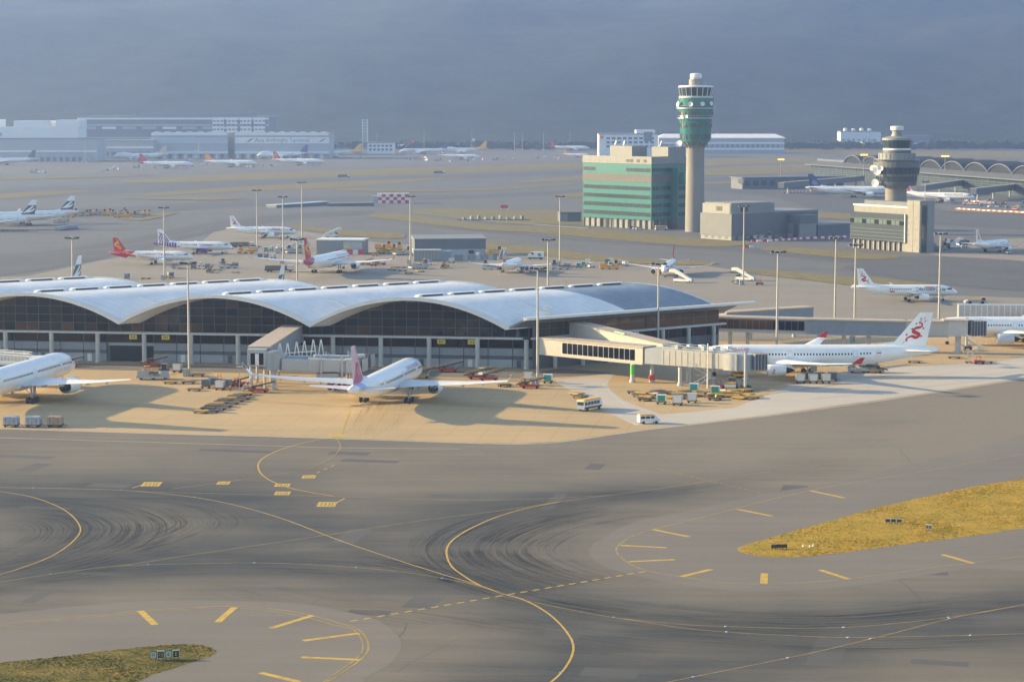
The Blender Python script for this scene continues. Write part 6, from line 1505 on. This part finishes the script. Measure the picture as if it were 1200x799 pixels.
def make_uld(m, door):
    o = thing('cargo_container','','container')
    MB().loft([[(x,-.78,.0+.66) for x in (-.8,.8)]+[(.8,.78,.66),(-.8,.78,.66)],[(-1.15,-.78,1.15),(1.15,-.78,1.15),(1.15,.78,1.15),(-1.15,.78,1.15)],[(-1.15,-.78,2.25),(1.15,-.78,2.25),(1.15,.78,2.25),(-1.15,.78,2.25)]]).build('shell', m, o)
    MB().bx(-.85,.85,-.84,-.79,.75,2.15).build('curtain', door, o)
    b_ = MB(); b_.bx(-1.2,1.2,-.85,.85,.45,.64); b_.build('dolly_deck', M_rust, o); MB().bar((1.2,0,.5),(2.1,0,.4),.09).build('draw_bar', M_rust, o); wheels4(o,(-.8,.8),.65,.22,.14); return o
def make_truckload(m):
    o = thing('cargo_pallet','','cargo')
    MB().bx(-1.6,1.6,-1.2,1.2,.45,.6).build('dolly_deck', M_dark, o); body(MB(),[(-1.5,.62),(1.5,.62),(1.52,1.9),(1.3,2.25),(-1.35,2.3),(-1.52,1.8)],2.3).build('wrapped_load', m, o)
    st = MB()
    for x in (-.9,0,.9): st.bx(x-.03,x+.03,-1.19,-1.16,.62,2.1)
    st.build('lashing_straps', M_dark, o); wheels4(o,(-1.1,1.1),.85,.24,.16); MB().bar((1.6,0,.5),(2.6,0,.4),.1).build('draw_bar', M_dark, o); return o
def make_tug(m):
    o = thing('baggage_tractor','','tractor')
    body(MB(),[(-1.4,.35),(1.5,.35),(1.5,.95),(.4,1.05),(.2,.8),(-.6,.8),(-.7,1.05),(-1.4,1.05)],1.35).build('body', m, o)
    MB().bx(-.65,.3,-.6,.6,.82,1.0).build('seat', M_dark, o)
    c = MB()
    for x,y in ((-.65,-.6),(-.65,.6),(.4,-.6),(.4,.6)): c.bar((x,y,1.0),(x,y,1.95),.07)
    c.build('canopy_posts', M_dark, o); MB().bx(-.8,.55,-.68,.68,1.96,2.05).build('canopy', m, o); wheels4(o,(-.9,.95),.6,.34,.22); return o
def make_pushback():
    o = thing('pushback_tractor','','tractor')
    body(MB(),[(-3.8,.5),(3.8,.5),(3.9,1.0),(3.2,1.35),(-3.4,1.35),(-3.9,1.0)],2.7).build('body', M_grey2, o); MB().bx(-3.0,2.0,-1.2,1.2,1.37,1.62).build('deck', M_ochre, o)
    body(MB(),[(2.1,1.37),(3.4,1.37),(3.2,2.3),(2.3,2.35)],1.8).build('cab', M_winb, o); MB().bx(2.1,3.4,-.95,.95,2.37,2.5).build('cab_roof', M_yv, o); wheels4(o,(-2.2,2.2),1.15,.62,.45); return o
def make_stairs():
    o = thing('passenger_stairs','','stairs truck')
    body(MB(),[(-3.6,.5),(3.2,.5),(3.2,1.5),(2.0,1.6),(-3.6,1.1)],2.2).build('chassis', M_wv, o); body(MB(),[(1.9,1.62),(3.2,1.55),(3.0,2.3),(2.1,2.35)],2.0).build('cab', M_winb, o)
    MB().loft([[(3.4,-.8,3.9),(3.4,.8,3.9),(3.4,.8,4.1),(3.4,-.8,4.1)],[(-4.6,-.8,.35),(-4.6,.8,.35),(-4.6,.8,.55),(-4.6,-.8,.55)]]).build('flight', M_steel, o)
    MB().bx(3.42,5.2,-.9,.9,3.85,4.05).build('landing', M_steel, o)
    for s in (-1,1):
        MB().loft([[(5.1,s*.95-.03,3.95),(5.1,s*.95+.03,3.95),(5.1,s*.95+.03,5.1),(5.1,s*.95-.03,5.1)],[(3.4,s*.95-.03,3.95),(3.4,s*.95+.03,3.95),(3.4,s*.95+.03,5.1),(3.4,s*.95-.03,5.1)],[(-4.6,s*.95-.03,.5),(-4.6,s*.95+.03,.5),(-4.6,s*.95+.03,1.6),(-4.6,s*.95-.03,1.6)]]).build('side_panel', M_wv, o)
    for i in range(14): t = (i+.5)/14; MB().bx(3.3-8*t-.15,3.3-8*t+.15,-.78,.78,4.12-3.56*t,4.18-3.56*t).build('step', M_grey, o)
    for x in (2.0,-.6): MB().bar((x,0,1.2),(x,0,3.3 if x>0 else 2.1),.25).build('lift_strut', M_dark, o)
    wheels4(o,(-2.4,2.3),.95,.42,.28); return o
def make_catering():
    o = thing('catering_truck','','truck')
    MB().bx(-3.4,3.6,-1.2,1.2,.6,.9).build('chassis', M_dark, o); body(MB(),[(2.2,.92),(3.7,.92),(3.75,1.5),(3.4,2.3),(2.2,2.35)],2.2).build('cab', M_wv, o)
    MB().loft([[(3.77,-.9,1.5),(3.77,.9,1.5),(3.82,.9,1.5),(3.82,-.9,1.5)],[(3.45,-.9,2.2),(3.45,.9,2.2),(3.5,.9,2.2),(3.5,-.9,2.2)]]).build('windscreen', M_winb, o)
    MB().bx(-3.6,2.1,-1.25,1.25,1.0,3.5).build('box_body', M_wv, o)
    for s in (-1,1): MB().face([(-2.6,s*1.27,1.6),(-1.2,s*1.27,1.5),(-.8,s*1.27,2.6),(-2.0,s*1.27,2.9)]).build('leaf_emblem', M_gv, o, fix=False); MB().bx(1.0,1.9,s*1.27-.01,s*1.27+.01,2.2,3.2).build('dark_patch', NAVY, o)
    wheels4(o,(-2.3,2.6),1.0,.5,.3); return o
def make_loader(m):
    o = thing('cargo_loader','','loader')
    body(MB(),[(-4.2,.5),(4.0,.5),(4.0,1.1),(-4.2,1.1)],2.9).build('chassis', m, o); MB().bx(-4.0,1.2,-1.3,1.3,1.6,1.85).build('main_deck', m if m is M_yv else M_dark, o); MB().bx(1.4,4.0,-1.3,1.3,2.4,2.65).build('front_deck', m if m is M_yv else M_dark, o)
    x = MB()
    for s in (-1,1): x.bar((-3.4,s*1.1,1.1),(.6,s*1.1,1.6),.16); x.bar((.6,s*1.1,1.1),(-3.4,s*1.1,1.6),.16); x.bar((1.6,s*1.1,1.1),(3.8,s*1.1,2.4),.16); x.bar((3.8,s*1.1,1.1),(1.6,s*1.1,2.4),.16)
    x.build('scissor_lift', M_steel, o); MB().bx(2.2,3.4,-1.5,-.7,2.67,4.0).build('operator_cab', M_winb, o); MB().bx(2.1,3.5,-1.6,-.6,4.02,4.15).build('cab_roof', m, o)
    r = MB()
    for s in (-1,1): r.bar((-4,s*1.32,2.6),(4,s*1.32,3.3),.07)
    r.build('guard_rail', M_yv, o); MB().bx(-3.9,-1.0,-1.46,-1.38,1.0,2.5).build('side_panel', m, o); MB().bx(2.0,3.9,-1.44,-1.38,.8,2.3).build('side_panel', m, o); wheels4(o,(-3,0,3),1.2,.45,.3); return o
def make_belt(m):
    o = thing('belt_loader','','belt loader')
    body(MB(),[(-2.6,.4),(2.2,.4),(2.2,.95),(-2.6,.95)],1.8).build('body', m, o); MB().loft([[(-3.6,-.5,.8),(-3.6,.5,.8),(-3.6,.5,1.05),(-3.6,-.5,1.05)],[(3.8,-.5,2.6),(3.8,.5,2.6),(3.8,.5,2.85),(3.8,-.5,2.85)]]).build('conveyor', M_dark, o)
    for s in (-1,1): MB().bar((-3.4,s*.6,1.6),(3.7,s*.6,3.4),.06).build('hand_rail', M_yv, o)
    MB().bar((1.6,0,.9),(2.6,0,2.3),.2).build('lift_strut', M_steel, o); MB().bx(-1.6,-.8,-.9,-.3,.97,1.5).build('seat', M_dark, o); wheels4(o,(-1.7,1.5),.8,.36,.24); return o
def make_tanker():
    o = thing('fuel_truck','','truck')
    MB().bx(-6,6,-1.25,1.25,.6,1.0).build('chassis', M_dark, o); body(MB(),[(-5.9,1.02),(3.4,1.02),(3.4,1.3),(3.2,2.5),(-5.7,2.5),(-5.9,1.3)],2.5).build('tank', M_navyg, o); MB().bx(-5.6,3.0,-.9,.9,2.52,2.75).build('tank_top', M_ochre, o)
    body(MB(),[(3.7,1.02),(6.1,1.02),(6.1,1.9),(5.7,2.7),(3.7,2.7)],2.4).build('cab', M_wv, o); MB().bx(6.0,6.15,-1,1,1.9,2.4).build('windscreen', M_winb, o); wheels4(o,(-4.6,-3.2,4.6),1.1,.5,.35); return o
PR = {'bus':Proto(make_minibus()),'van':Proto(make_van()),'dol':Proto(make_dolly(M_rust)),'doly':Proto(make_dolly(M_ochre,'plate')),'dold':Proto(make_dolly(mat('dolly_dark',(0.09,0.07,0.05),.8,var=.3,vscale=1),'plate')),'uldw':Proto(make_uld(M_alu,M_wv)),'uldg':Proto(make_uld(M_wv,M_gv)),'uldt':Proto(make_uld(M_wv,M_tv)),'uldn':Proto(make_uld(M_bluegrey,M_navyg)),
      'cargo':Proto(make_truckload(M_wrap)),'cargob':Proto(make_truckload(M_brownc)),'tug':Proto(make_tug(M_wv)),'tugy':Proto(make_tug(M_yv)),'tugr':Proto(make_tug(M_rv)),'push':Proto(make_pushback()),'stairs':Proto(make_stairs()),'cat':Proto(make_catering()),'load':Proto(make_loader(M_grey2)),'loady':Proto(make_loader(M_yv)),'belt':Proto(make_belt(M_ochre)),'beltr':Proto(make_belt(M_rv)),'fuel':Proto(make_tanker()),'carw':Proto(make_car(M_wv)),'card':Proto(make_car(M_navyg))}
def put(k, px, py, h, lab, grp=None, dz=0): p = P(px,py); return PR[k].put((p.x,p.y,dz), R(h), lab, grp)
# vehicles that stand alone
put('bus',691,480,52,'white minibus with yellow roof driving on the apron road')
put('van',760,496,18,'white van with yellow roof at the edge of the apron')
put('push',1143,356.5,2,'grey tow tractor with ochre deck ahead of the small dragon jet')
put('stairs',799,331,150,'white mobile stairs at the door of the red-nosed jet')
put('stairs',872,329,150,'mobile stairs parked under the mast by the verge')
put('stairs',389,278,20,'white mobile stairs beside the small depot')
put('stairs',345,292,25,'mobile stairs among trucks beside the barred-tail jet nose')
put('tugr',890,334,-10,'red baggage tractor near the parked stairs')
put('cat',628,304,175,'white catering truck with green leaf mark'); put('fuel',327,318.5,4,'long dark fuel truck with tan tank top near the barred tail jet')
put('fuel',284,290,2,'long dark fuel truck beside the barred-tail jet'); put('tug',873,453,70,'white tractor in the shade under the cab')
put('loady',714,315.5,0,'yellow cargo loader carrying a teal container'); put('uldt',716,312.5,0,'white container with teal curtain behind the yellow loader')
# three wrapped pallets on the left
for x, m_, lab in ((13.5,'cargo','silver wrapped cargo pallet, closest to the left edge of the row of three'),(39.5,'cargo','silver wrapped cargo pallet in the middle of the row of three'),(65,'cargob','brown wrapped cargo pallet ending the row of three')): put(m_, x, 500, -4, lab)
# dolly rows before the arches
row = [(236,484),(244,480.5),(249,477.5),(254,475),(259,473),(264,470.5),(269,468.5),(275,466.5),(281,465),(288,463)]
for i, (x,y) in enumerate(row):
    put('dold' if i % 3 else 'doly', x, y, -6, 'empty cargo dolly in the slanting row beside the mast', 'slanting row of dollies')
for i, (x,y) in enumerate(((243,483),(251,480),(258,477),(266,473.5),(272,470.5),(279,468))): put('dol', x+6, y, -6, 'empty rusty dolly in the slanting row beside the mast', 'slanting row of dollies')
for k, x, y, h, lab in (('load',180,444.5,5,'grey loader with white skirt left of the mast'),('tugy',173,438,20,'yellow tractor behind the grey loader'),('uldw',208,436.5,-6,'white container standing by the mast'),('doly',200,449.5,0,'ochre dolly before the mast cabinet'),('dol',221,449.5,0,'rusty dolly right of the ochre dolly'),('dol',232,441,0,'rusty dolly behind the mast foot'),
    ('uldn',241,455,10,'dark container on the dolly train right of the mast'),('uldn',249,453,10,'dark container at the end of the dolly train right of the mast'),('uldw',258,457,-6,'pale container beside the two dark containers'),('uldn',266,455,-6,'dark container behind the pale container'),('tugy',256,448,40,'yellow tractor behind the dark containers'),('dol',228,458,0,'rusty dolly left of the dark containers'),('beltr',285,452,20,'red belt loader under the jet wing tip'),
    ('tugy',313,440,80,'yellow tractor under the walkway'),('beltr',304,460,0,'red belt loader beside the stair foot'),('tugr',278,453,0,'red tractor by the wing tip'),
    ('belt',493,443.5,0,'ochre belt loader ahead of the pink-tailed jet'),('beltr',560,444,2,'red belt loader beyond the right wing tip of the pink-tailed jet'),('beltr',573,446,5,'red belt loader carrying its boom low by the wing tip'),('tug',566,440,60,'white tractor behind the red belt loaders'),('dold',591,453,20,'dark dolly under the wing tip'),
    ('uldt',642,449,-6,'white container with teal curtain beside the mast'),('uldw',619,446.5,-6,'pale container left of the mast'),('tugy',614,452,0,'yellow tractor left of the mast cabinet'),('beltr',622,455,0,'red belt loader at the mast foot'),
    ('doly',676,463,-50,'ochre dolly in the short pair of dollies'),('dold',680,467,-50,'dark dolly in the short pair of dollies'),
    ('beltr',82,430,4,'red belt loader by the wall near the vehicle opening'),('beltr',180,430,4,'red low trolley by the stair at the wall'),('beltr',526,436,2,'red low trolley by the glass front columns')): put(k,x,y,h,lab)
# equipment under the cream bridge
grp = 'dollies scattered under the cream bridge'
for i in range(34):
    r_ = random.Random(100+i); x = 745+ (i*37 % 140)+r_.uniform(-3,3); y = 461+ (i*13 % 11) - (x-745)*.012 + r_.uniform(-1,1)
    if 760 < x < 822 and y > 468: y = 462+r_.uniform(-2,2)
    k = ('dol','dold','doly')[i % 3] if x < 850 else 'doly'
    put(k, x, y, r_.choice((-8,0,35,-40)), 'empty dolly among the scattered dollies under the cream bridge' , grp)
for k,x,y,h,lab in (('uldg',775,473.5,-6,'white container with green curtain under the cream bridge'),('uldw',794,475,-6,'white box container with sloping base beside the green one'),('uldw',811,472,-6,'pale container right of the white box container'),('uldt',813,460,-6,'container with teal side at the stair foot'),('uldg',838,463,-6,'long green container beside the stair'),
    ('tugr',843,455,0,'red tractor under the cab'),('loady',865,441,90,'yellow loader at the bridge cab'),('push',857,455.5,80,'tow tractor beside the cab wheels'),
    ('load',1012,436.5,178,'grey cargo loader under the rear belly of the docked dragon jet'),('belt',1024,437,165,'belt loader with raised boom under the rear belly of the docked dragon jet')): put(k,x,y,h,lab)
for i in range(6): put('uldn' if i % 2 else 'uldw', 938+i*7.5, 449-(i%2)*2.5, -4, 'container in the train beside the docked dragon jet engine', 'container train beside the engine')
for i in range(3): put('tugr' if i % 2 else 'dol', 1138+i*9, 425.5+(i%2), 0, ('rusty dolly at the foot of the link bridge stair','red tractor at the foot of the link bridge stair','rusty dolly right of the red tractor by the link stair')[i])
put('dol',1071,425,0,'low dolly under the tailplane of the docked dragon jet'); put('dol',1118,420,0,'low dolly under the link bridge cab')
# middle apron clusters: (kind, px, py)
mid = [('uldn',227,315.5),('uldn',243,315),('dol',207,315),('dol',216,315.5),('dol',236,315.5),('tug',236,312.5),('belt',246,319.5),('dol',255,317.5),('load',268,314.5),('uldn',200,325.5),('tugy',197,326.5),('uldn',149,327),('doly',171,327),
 ('loady',288,297),('tug',296,294.5),('uldg',312,295),('uldg',318,294),('load',333,297),('beltr',297,291.5),('tug',327,292),('uldn',305,303),('uldn',312,303),('uldw',320,303),('stairs',352,288),('load',344,297),('tug',270,292),('dol',276,320),
 ('beltr',446,310.5),('tugr',438,312),('belt',428,310.5),('doly',462,314),('dol',470,314),('dol',477,314.5),('dold',484,312.5),('load',490,315),('dol',498,312.5),('tug',503,310.5),('dol',459,317),('dol',472,318),('doly',492,319),('dold',479,321),('belt',520,314),('tugy',523,312.5),('uldw',529,308.5),('loady',578,299),('tug',579,304),('stairs',589,303),('uldn',571,314),('load',576,316),('uldn',611,318),('tug',624,319.5),('uldg',560,302),('dold',636,318.5),
 ('load',657,316),('tug',663,314.5),('uldw',666,313.5),('dold',673,313.5),('uldg',684,312.5),('uldg',689,310),('tug',693,313.5),('uldg',678,314),('uldw',727,311),('uldn',712,309.5),('uldg',716,309),('uldw',733,312),
 ('loady',455,296),('loady',446,297),('loady',462,293),('tugy',440,300),('load',471,299),('loady',449,292),
 ('fuel',1110,291),('load',1100,293),('uldn',1096,294.5),('stairs',1119,291),('tug',1130,290),('load',1106,289),('uldn',1093,290),('fuel',1122,287),
 ('tug',1182,297.5),('dol',862,331),('tug',862,333)]
nm_ = {'cargo':'wrapped pallet','uldn':'dark container','dol':'empty dolly','tug':'white tractor','belt':'ochre belt loader','load':'grey cargo loader','tugy':'yellow tractor','doly':'ochre dolly','loady':'yellow cargo loader','uldg':'green-curtained container','uldw':'pale container','beltr':'red belt loader','stairs':'mobile stairs','tugr':'red tractor','dold':'dark dolly','fuel':'fuel truck'}
for i, (k,x,y) in enumerate(mid):
    zone = ('ahead of the gold swoosh jet' if x < 280 and y > 305 else 'beside the barred-tail jet' if x < 360 else 'behind the small white depot' if y < 302 and x < 480 else 'on the stand before the white cabin' if x < 535 else 'around the jet by the catering truck' if x < 640 else 'in the row by the grass edge' if x < 740 else 'at the parked stairs by the verge' if x < 900 else 'between stone control building and small jet')
    put(k,x,y,(0,80,-10,170,35)[i % 5], f'{nm_[k]} {zone}', f'{nm_[k]}s {zone}')
# yellow equipment yard on the left
for i in range(22):
    r_ = random.Random(40+i); x = 80+i*4.4+r_.uniform(-2,2); y = 252.5+r_.uniform(-2.5,3)
    k = ('loady','loady','tugy','belt','load')[i % 5]; put(k,x,y,r_.choice((0,10,90,170)), f'{nm_[k]} in the yard beside the teal-tailed jets', f'{nm_[k]}s in the yard')
for i in range(7): put('cargo',68+i*3.3,270.5-i*.45,8,'wrapped pallet in the short train near the teal-tailed jets','pallet train near the teal-tailed jets')
for i in range(4): put('cargo',66+i*4,261.5-(i%2)*1.5,5,'wrapped pallet in the cluster near the teal-tailed jets','pallet cluster near the teal-tailed jets')
for i in range(5): put('dol',6+i*6,270.5,3,'empty dolly behind the teal-tailed jets','dollies behind the teal-tailed jets')
# cars by the office block
for x,y,k,lab in ((706,264.2,'van','yellow-topped van by the office block wall, first of two'),(716,265.3,'van','yellow-topped van by the office block wall, second of two'),(741,268.2,'card','dark car by the office block entrance'),(746,268.8,'carw','white car by the office block entrance'),(749.5,269.2,'carw','white car parked past the entrance of the office block'),(775,270,'bus','white minibus with orange roof beside the tall tower')): put(k,x,y,8,lab)
# far cargo apron clutter
far_c = [(40,203),(46,203.5),(52,203),(120,201),(126,200.5),(132,200),(139,199.5),(160,197),(168,199),(180,197),(212,196.5),(225,195.5),(240,194),(290,197),(296,196),(308,195),(318,195),(326,194),(366,193),(374,192),(415,186.5),(421,186),(427,186.5),(480,188),(486,187.5),(492,188),(500,188.5),(508,189),(514,189),(520,189),(528,190),(534,189.5),(548,189.5),(556,189),(566,188),(580,188),(590,187.5),(602,187),(606,187),(630,186),(640,185),(650,186),(150,190),(96,191),(105,190.5),(58,191),(70,191),(225,188),(300,186),(360,187),(655,186.5),(300,191)]
for i, (x,y) in enumerate(far_c):
    k = ('load','uldw','cargo','tug','uldn','stairs','uldw')[i % 7]; lab = {'load':'grey loader','uldw':'pale container','cargo':'wrapped pallet','tug':'white tractor','uldn':'dark container','stairs':'mobile stairs'}[k]
    put(k,x,y,(0,60,120,10)[i % 4], f'distant {lab} on the cargo apron', f'distant {lab} cluster')
for x,y,lab in ((403,208,'orange truck rolling along the far runway'),(515,203.5,'small orange truck far out on the dry grass')): put('fuel',x,y,0,lab)
# red and white water-filled barriers
bz = MB(); bz.loft([[(-.95,-.3,0),(.95,-.3,0),(.95,.3,0),(-.95,.3,0)],[(-.95,-.18,.5),(.95,-.18,.5),(.95,.18,.5),(-.95,.18,.5)],[(-.95,-.12,1.0),(.95,-.12,1.0),(.95,.12,1.0),(-.95,.12,1.0)]])
bme = {0:bz.mesh('barrier_block', M_redw),1:bz.mesh('barrier_block', M_wht2)}
for pts, lab in (([(880,283.5),(905,283),(940,280.5),(1000,278)],'red and white barrier line before the grey workshop'),([(872,290.6),(884,290.4)],'short red and white barrier on the verge'),([(1120,245.5),(1160,248),(1210,250.5)],'red and white barrier line by the red disc jet'),([(1130,236),(1165,238.5)],'red and white barrier line before the distant link bridges'),([(918,227),(945,225.5)],'red and white barrier line by the distant pier building')):
    w = [P(x,y) for x,y in pts]; bt = thing('barrier_line',lab,'barrier',(w[0].x,w[0].y,0)); k = 0
    for a, b_ in zip(w,w[1:]):
        d = b_-a; n = max(1,int(d.length/2.4)); ang = math.atan2(d.y,d.x)
        for i in range(n): c = rel(bt,a.lerp(b_,(i+.5)/n)); o = link('barrier_block', bme[k % 2], bt, (c.x,c.y,.02), ang); o.scale = (1.2,1.2,1.1); k += 1
# more clutter by the workshop and the far bridges
for i,(k,x,y) in enumerate((('uldw',885,281),('load',895,281.5),('cargo',898,281),('tug',915,280),('uldn',925,279.5),('load',1140,240),('uldn',1150,242),('tug',1160,243),('load',1170,243),('uldn',1180,244.5),('beltr',1190,246),('load',1156,239.5),('uldw',1130,240.5),('beltr',1176,240),('load',1196,243))):
    put(k,x,y,30*i, f'{nm_[k]} '+('behind the barriers of the grey workshop' if x < 1000 else 'inside the striped barriers by the distant concourse'), 'equipment behind barriers')

# taxiway signs on the grass islands
def sign(px, py, n, w, h, ang, lab, face, txt=None):
    c = P(px,py); o = thing('taxiway_sign',lab,'sign',(c.x,c.y,.04),R(ang))
    for i in range(n):
        x = (i-(n-1)/2)*(w+.08); MB().bx(x-w/2,x+w/2,-.12,.12,.22,.22+h).build('sign_panel', face[i % len(face)], o)
        for s in (-.35,.35): MB().bx(x+s*w-.05,x+s*w+.05,-.05,.05,0,.22).build('sign_leg', M_dark, o)
        MB().bx(x-w*.42,x+w*.42,-.16,-.125,.3,.14+h).build('sign_face', face[(i+1) % len(face)] if txt else M_dark, o)
        if txt:
            me = text_mesh(txt[i], h*.62); me.materials.clear(); me.materials.append(M_blk if face[(i+1)%len(face)] is not M_dark else M_sign)
            for v in me.vertices: v.co = (x+v.co.x*.9, -.175, .22+h*.5+v.co.y)
            link('sign_lettering', me, o)
M_sgr = mat('sign_pale_green',(0.42,0.48,0.40),.5)
sign(913,643.5,3,.8,.55,12,'black backed sign trio at the tip of the grass island',(M_dark,))
sign(1047,613.5,3,.85,.6,-8,'grey three panel sign in the middle of the grass island',(M_sgr,M_grey2))
sign(1088.5,621.5,2,.45,.75,-35,'small grey two panel sign on the grass island',(M_sgr,M_grey2))
sign(193,773,4,.85,.95,12,'dark four panel taxiway sign on the near grass island',(M_dark,M_sgr),('H','12','B','E'))
for x,y in ((941,641),(949,641.5),(953,640.5)): 
    c = P(x,y); o = thing('ground_light','small white light fitting on the grass island','light',(c.x,c.y,.04),0,'light fittings on the grass'); MB().lathe([(.16,0),(.16,.1),(.1,.12),(.12,.34),(.05,.4)],8).build('fitting', M_wht2, o); MB().lathe([(.2,-.02),(.2,.03)],8).build('base_plate', M_dark, o)
lm = MB(); lm.lathe([(.22,0),(.2,.05),(.1,.08)],8); lme = lm.mesh('inset_light', M_metal)
for k in 'ACFGHI':
    pts = CLW[k]; acc = 0
    for a, b_ in zip(pts,pts[1:]):
        acc += (b_-a).length
        if acc > 15: acc = 0; link('inset_light', lme, taxi, (b_.x,b_.y,.04))

# people in high-visibility vests: one skinned body each
def person(px, py, h, pose, lab, vest):
    c = P(px,py); root = thing('person',lab,'person',(c.x,c.y,.0),R(h))
    J = {'pel':(0,0,.95),'spi':(0,.0,1.2),'che':(.02,0,1.42),'nec':(.03,0,1.54),'hea':(.04,0,1.70),
         'hl':(0,.1,.92),'kl':(.06+pose*.12,.11,.5),'al':(-.02+pose*.2,.12,.09),'tl':(.14+pose*.2,.13,.04),'hr':(0,-.1,.92),'kr':(.05-pose*.1,-.11,.5),'ar':(-.06-pose*.2,-.12,.09),'tr':(.1-pose*.2,-.13,.04),
         'sl':(0,.19,1.43),'el':(-.02-pose*.1,.25,1.16),'wl':(.08,.25,.92),'fl':(.1,.25,.82),'sr':(0,-.19,1.43),'er':(.02+pose*.12,-.25,1.17),'wr':(.2,-.22,.98),'fr':(.25,-.21,.9)}
    rad = {'pel':.15,'spi':.145,'che':.16,'nec':.065,'hea':.1,'hl':.1,'kl':.068,'al':.05,'tl':.045,'hr':.1,'kr':.068,'ar':.05,'tr':.045,'sl':.075,'el':.05,'wl':.036,'fl':.035,'sr':.075,'er':.05,'wr':.036,'fr':.035}
    E = [('pel','spi'),('spi','che'),('che','nec'),('nec','hea'),('pel','hl'),('hl','kl'),('kl','al'),('al','tl'),('pel','hr'),('hr','kr'),('kr','ar'),('ar','tr'),('che','sl'),('sl','el'),('el','wl'),('wl','fl'),('che','sr'),('sr','er'),('er','wr'),('wr','fr')]
    ks = list(J); me = bpy.data.meshes.new('body'); me.from_pydata([J[k] for k in ks],[(ks.index(a),ks.index(b_)) for a,b_ in E],[])
    o = link('body', me, root); sk = o.modifiers.new('skin','SKIN'); sub = o.modifiers.new('sub','SUBSURF'); sub.levels = sub.render_levels = 1
    for i, k in enumerate(ks): sv_ = me.skin_vertices[0].data[i]; sv_.radius = (rad[k],rad[k]); sv_.use_root = (k == 'pel')
    dg = bpy.context.evaluated_depsgraph_get(); me2 = bpy.data.meshes.new_from_object(o.evaluated_get(dg)); o.modifiers.clear(); o.data = me2
    me2.materials.clear()
    for m_ in (mat('work_trousers',(0.03,0.035,0.05),.8),vest,mat('skin',(0.38,0.23,0.15),.6),mat('hair_dark',(0.02,0.015,0.012),.7)): me2.materials.append(m_)
    for p in me2.polygons:
        z = p.center.z; p.material_index = 0 if z < .95 and abs(p.center.y) < .19 else (3 if z > 1.74 or (z > 1.64 and p.center.x < .02) else 2 if z > 1.52 or (abs(p.center.y) > .19 and z < 1.0) else 1); p.use_smooth = True
    return root
M_hv = mat('hi_vis_lime',(0.5,0.6,0.05),.7); M_ho = mat('hi_vis_orange',(0.75,0.22,0.03),.7)
person(327,440,200,.5,'ground worker in lime vest walking beneath the grey tunnel',M_hv); person(839,470,40,.2,'ground worker in lime vest beside the long green container',M_hv); person(270,459,120,.6,'ground worker in orange vest by the dark containers',M_ho)
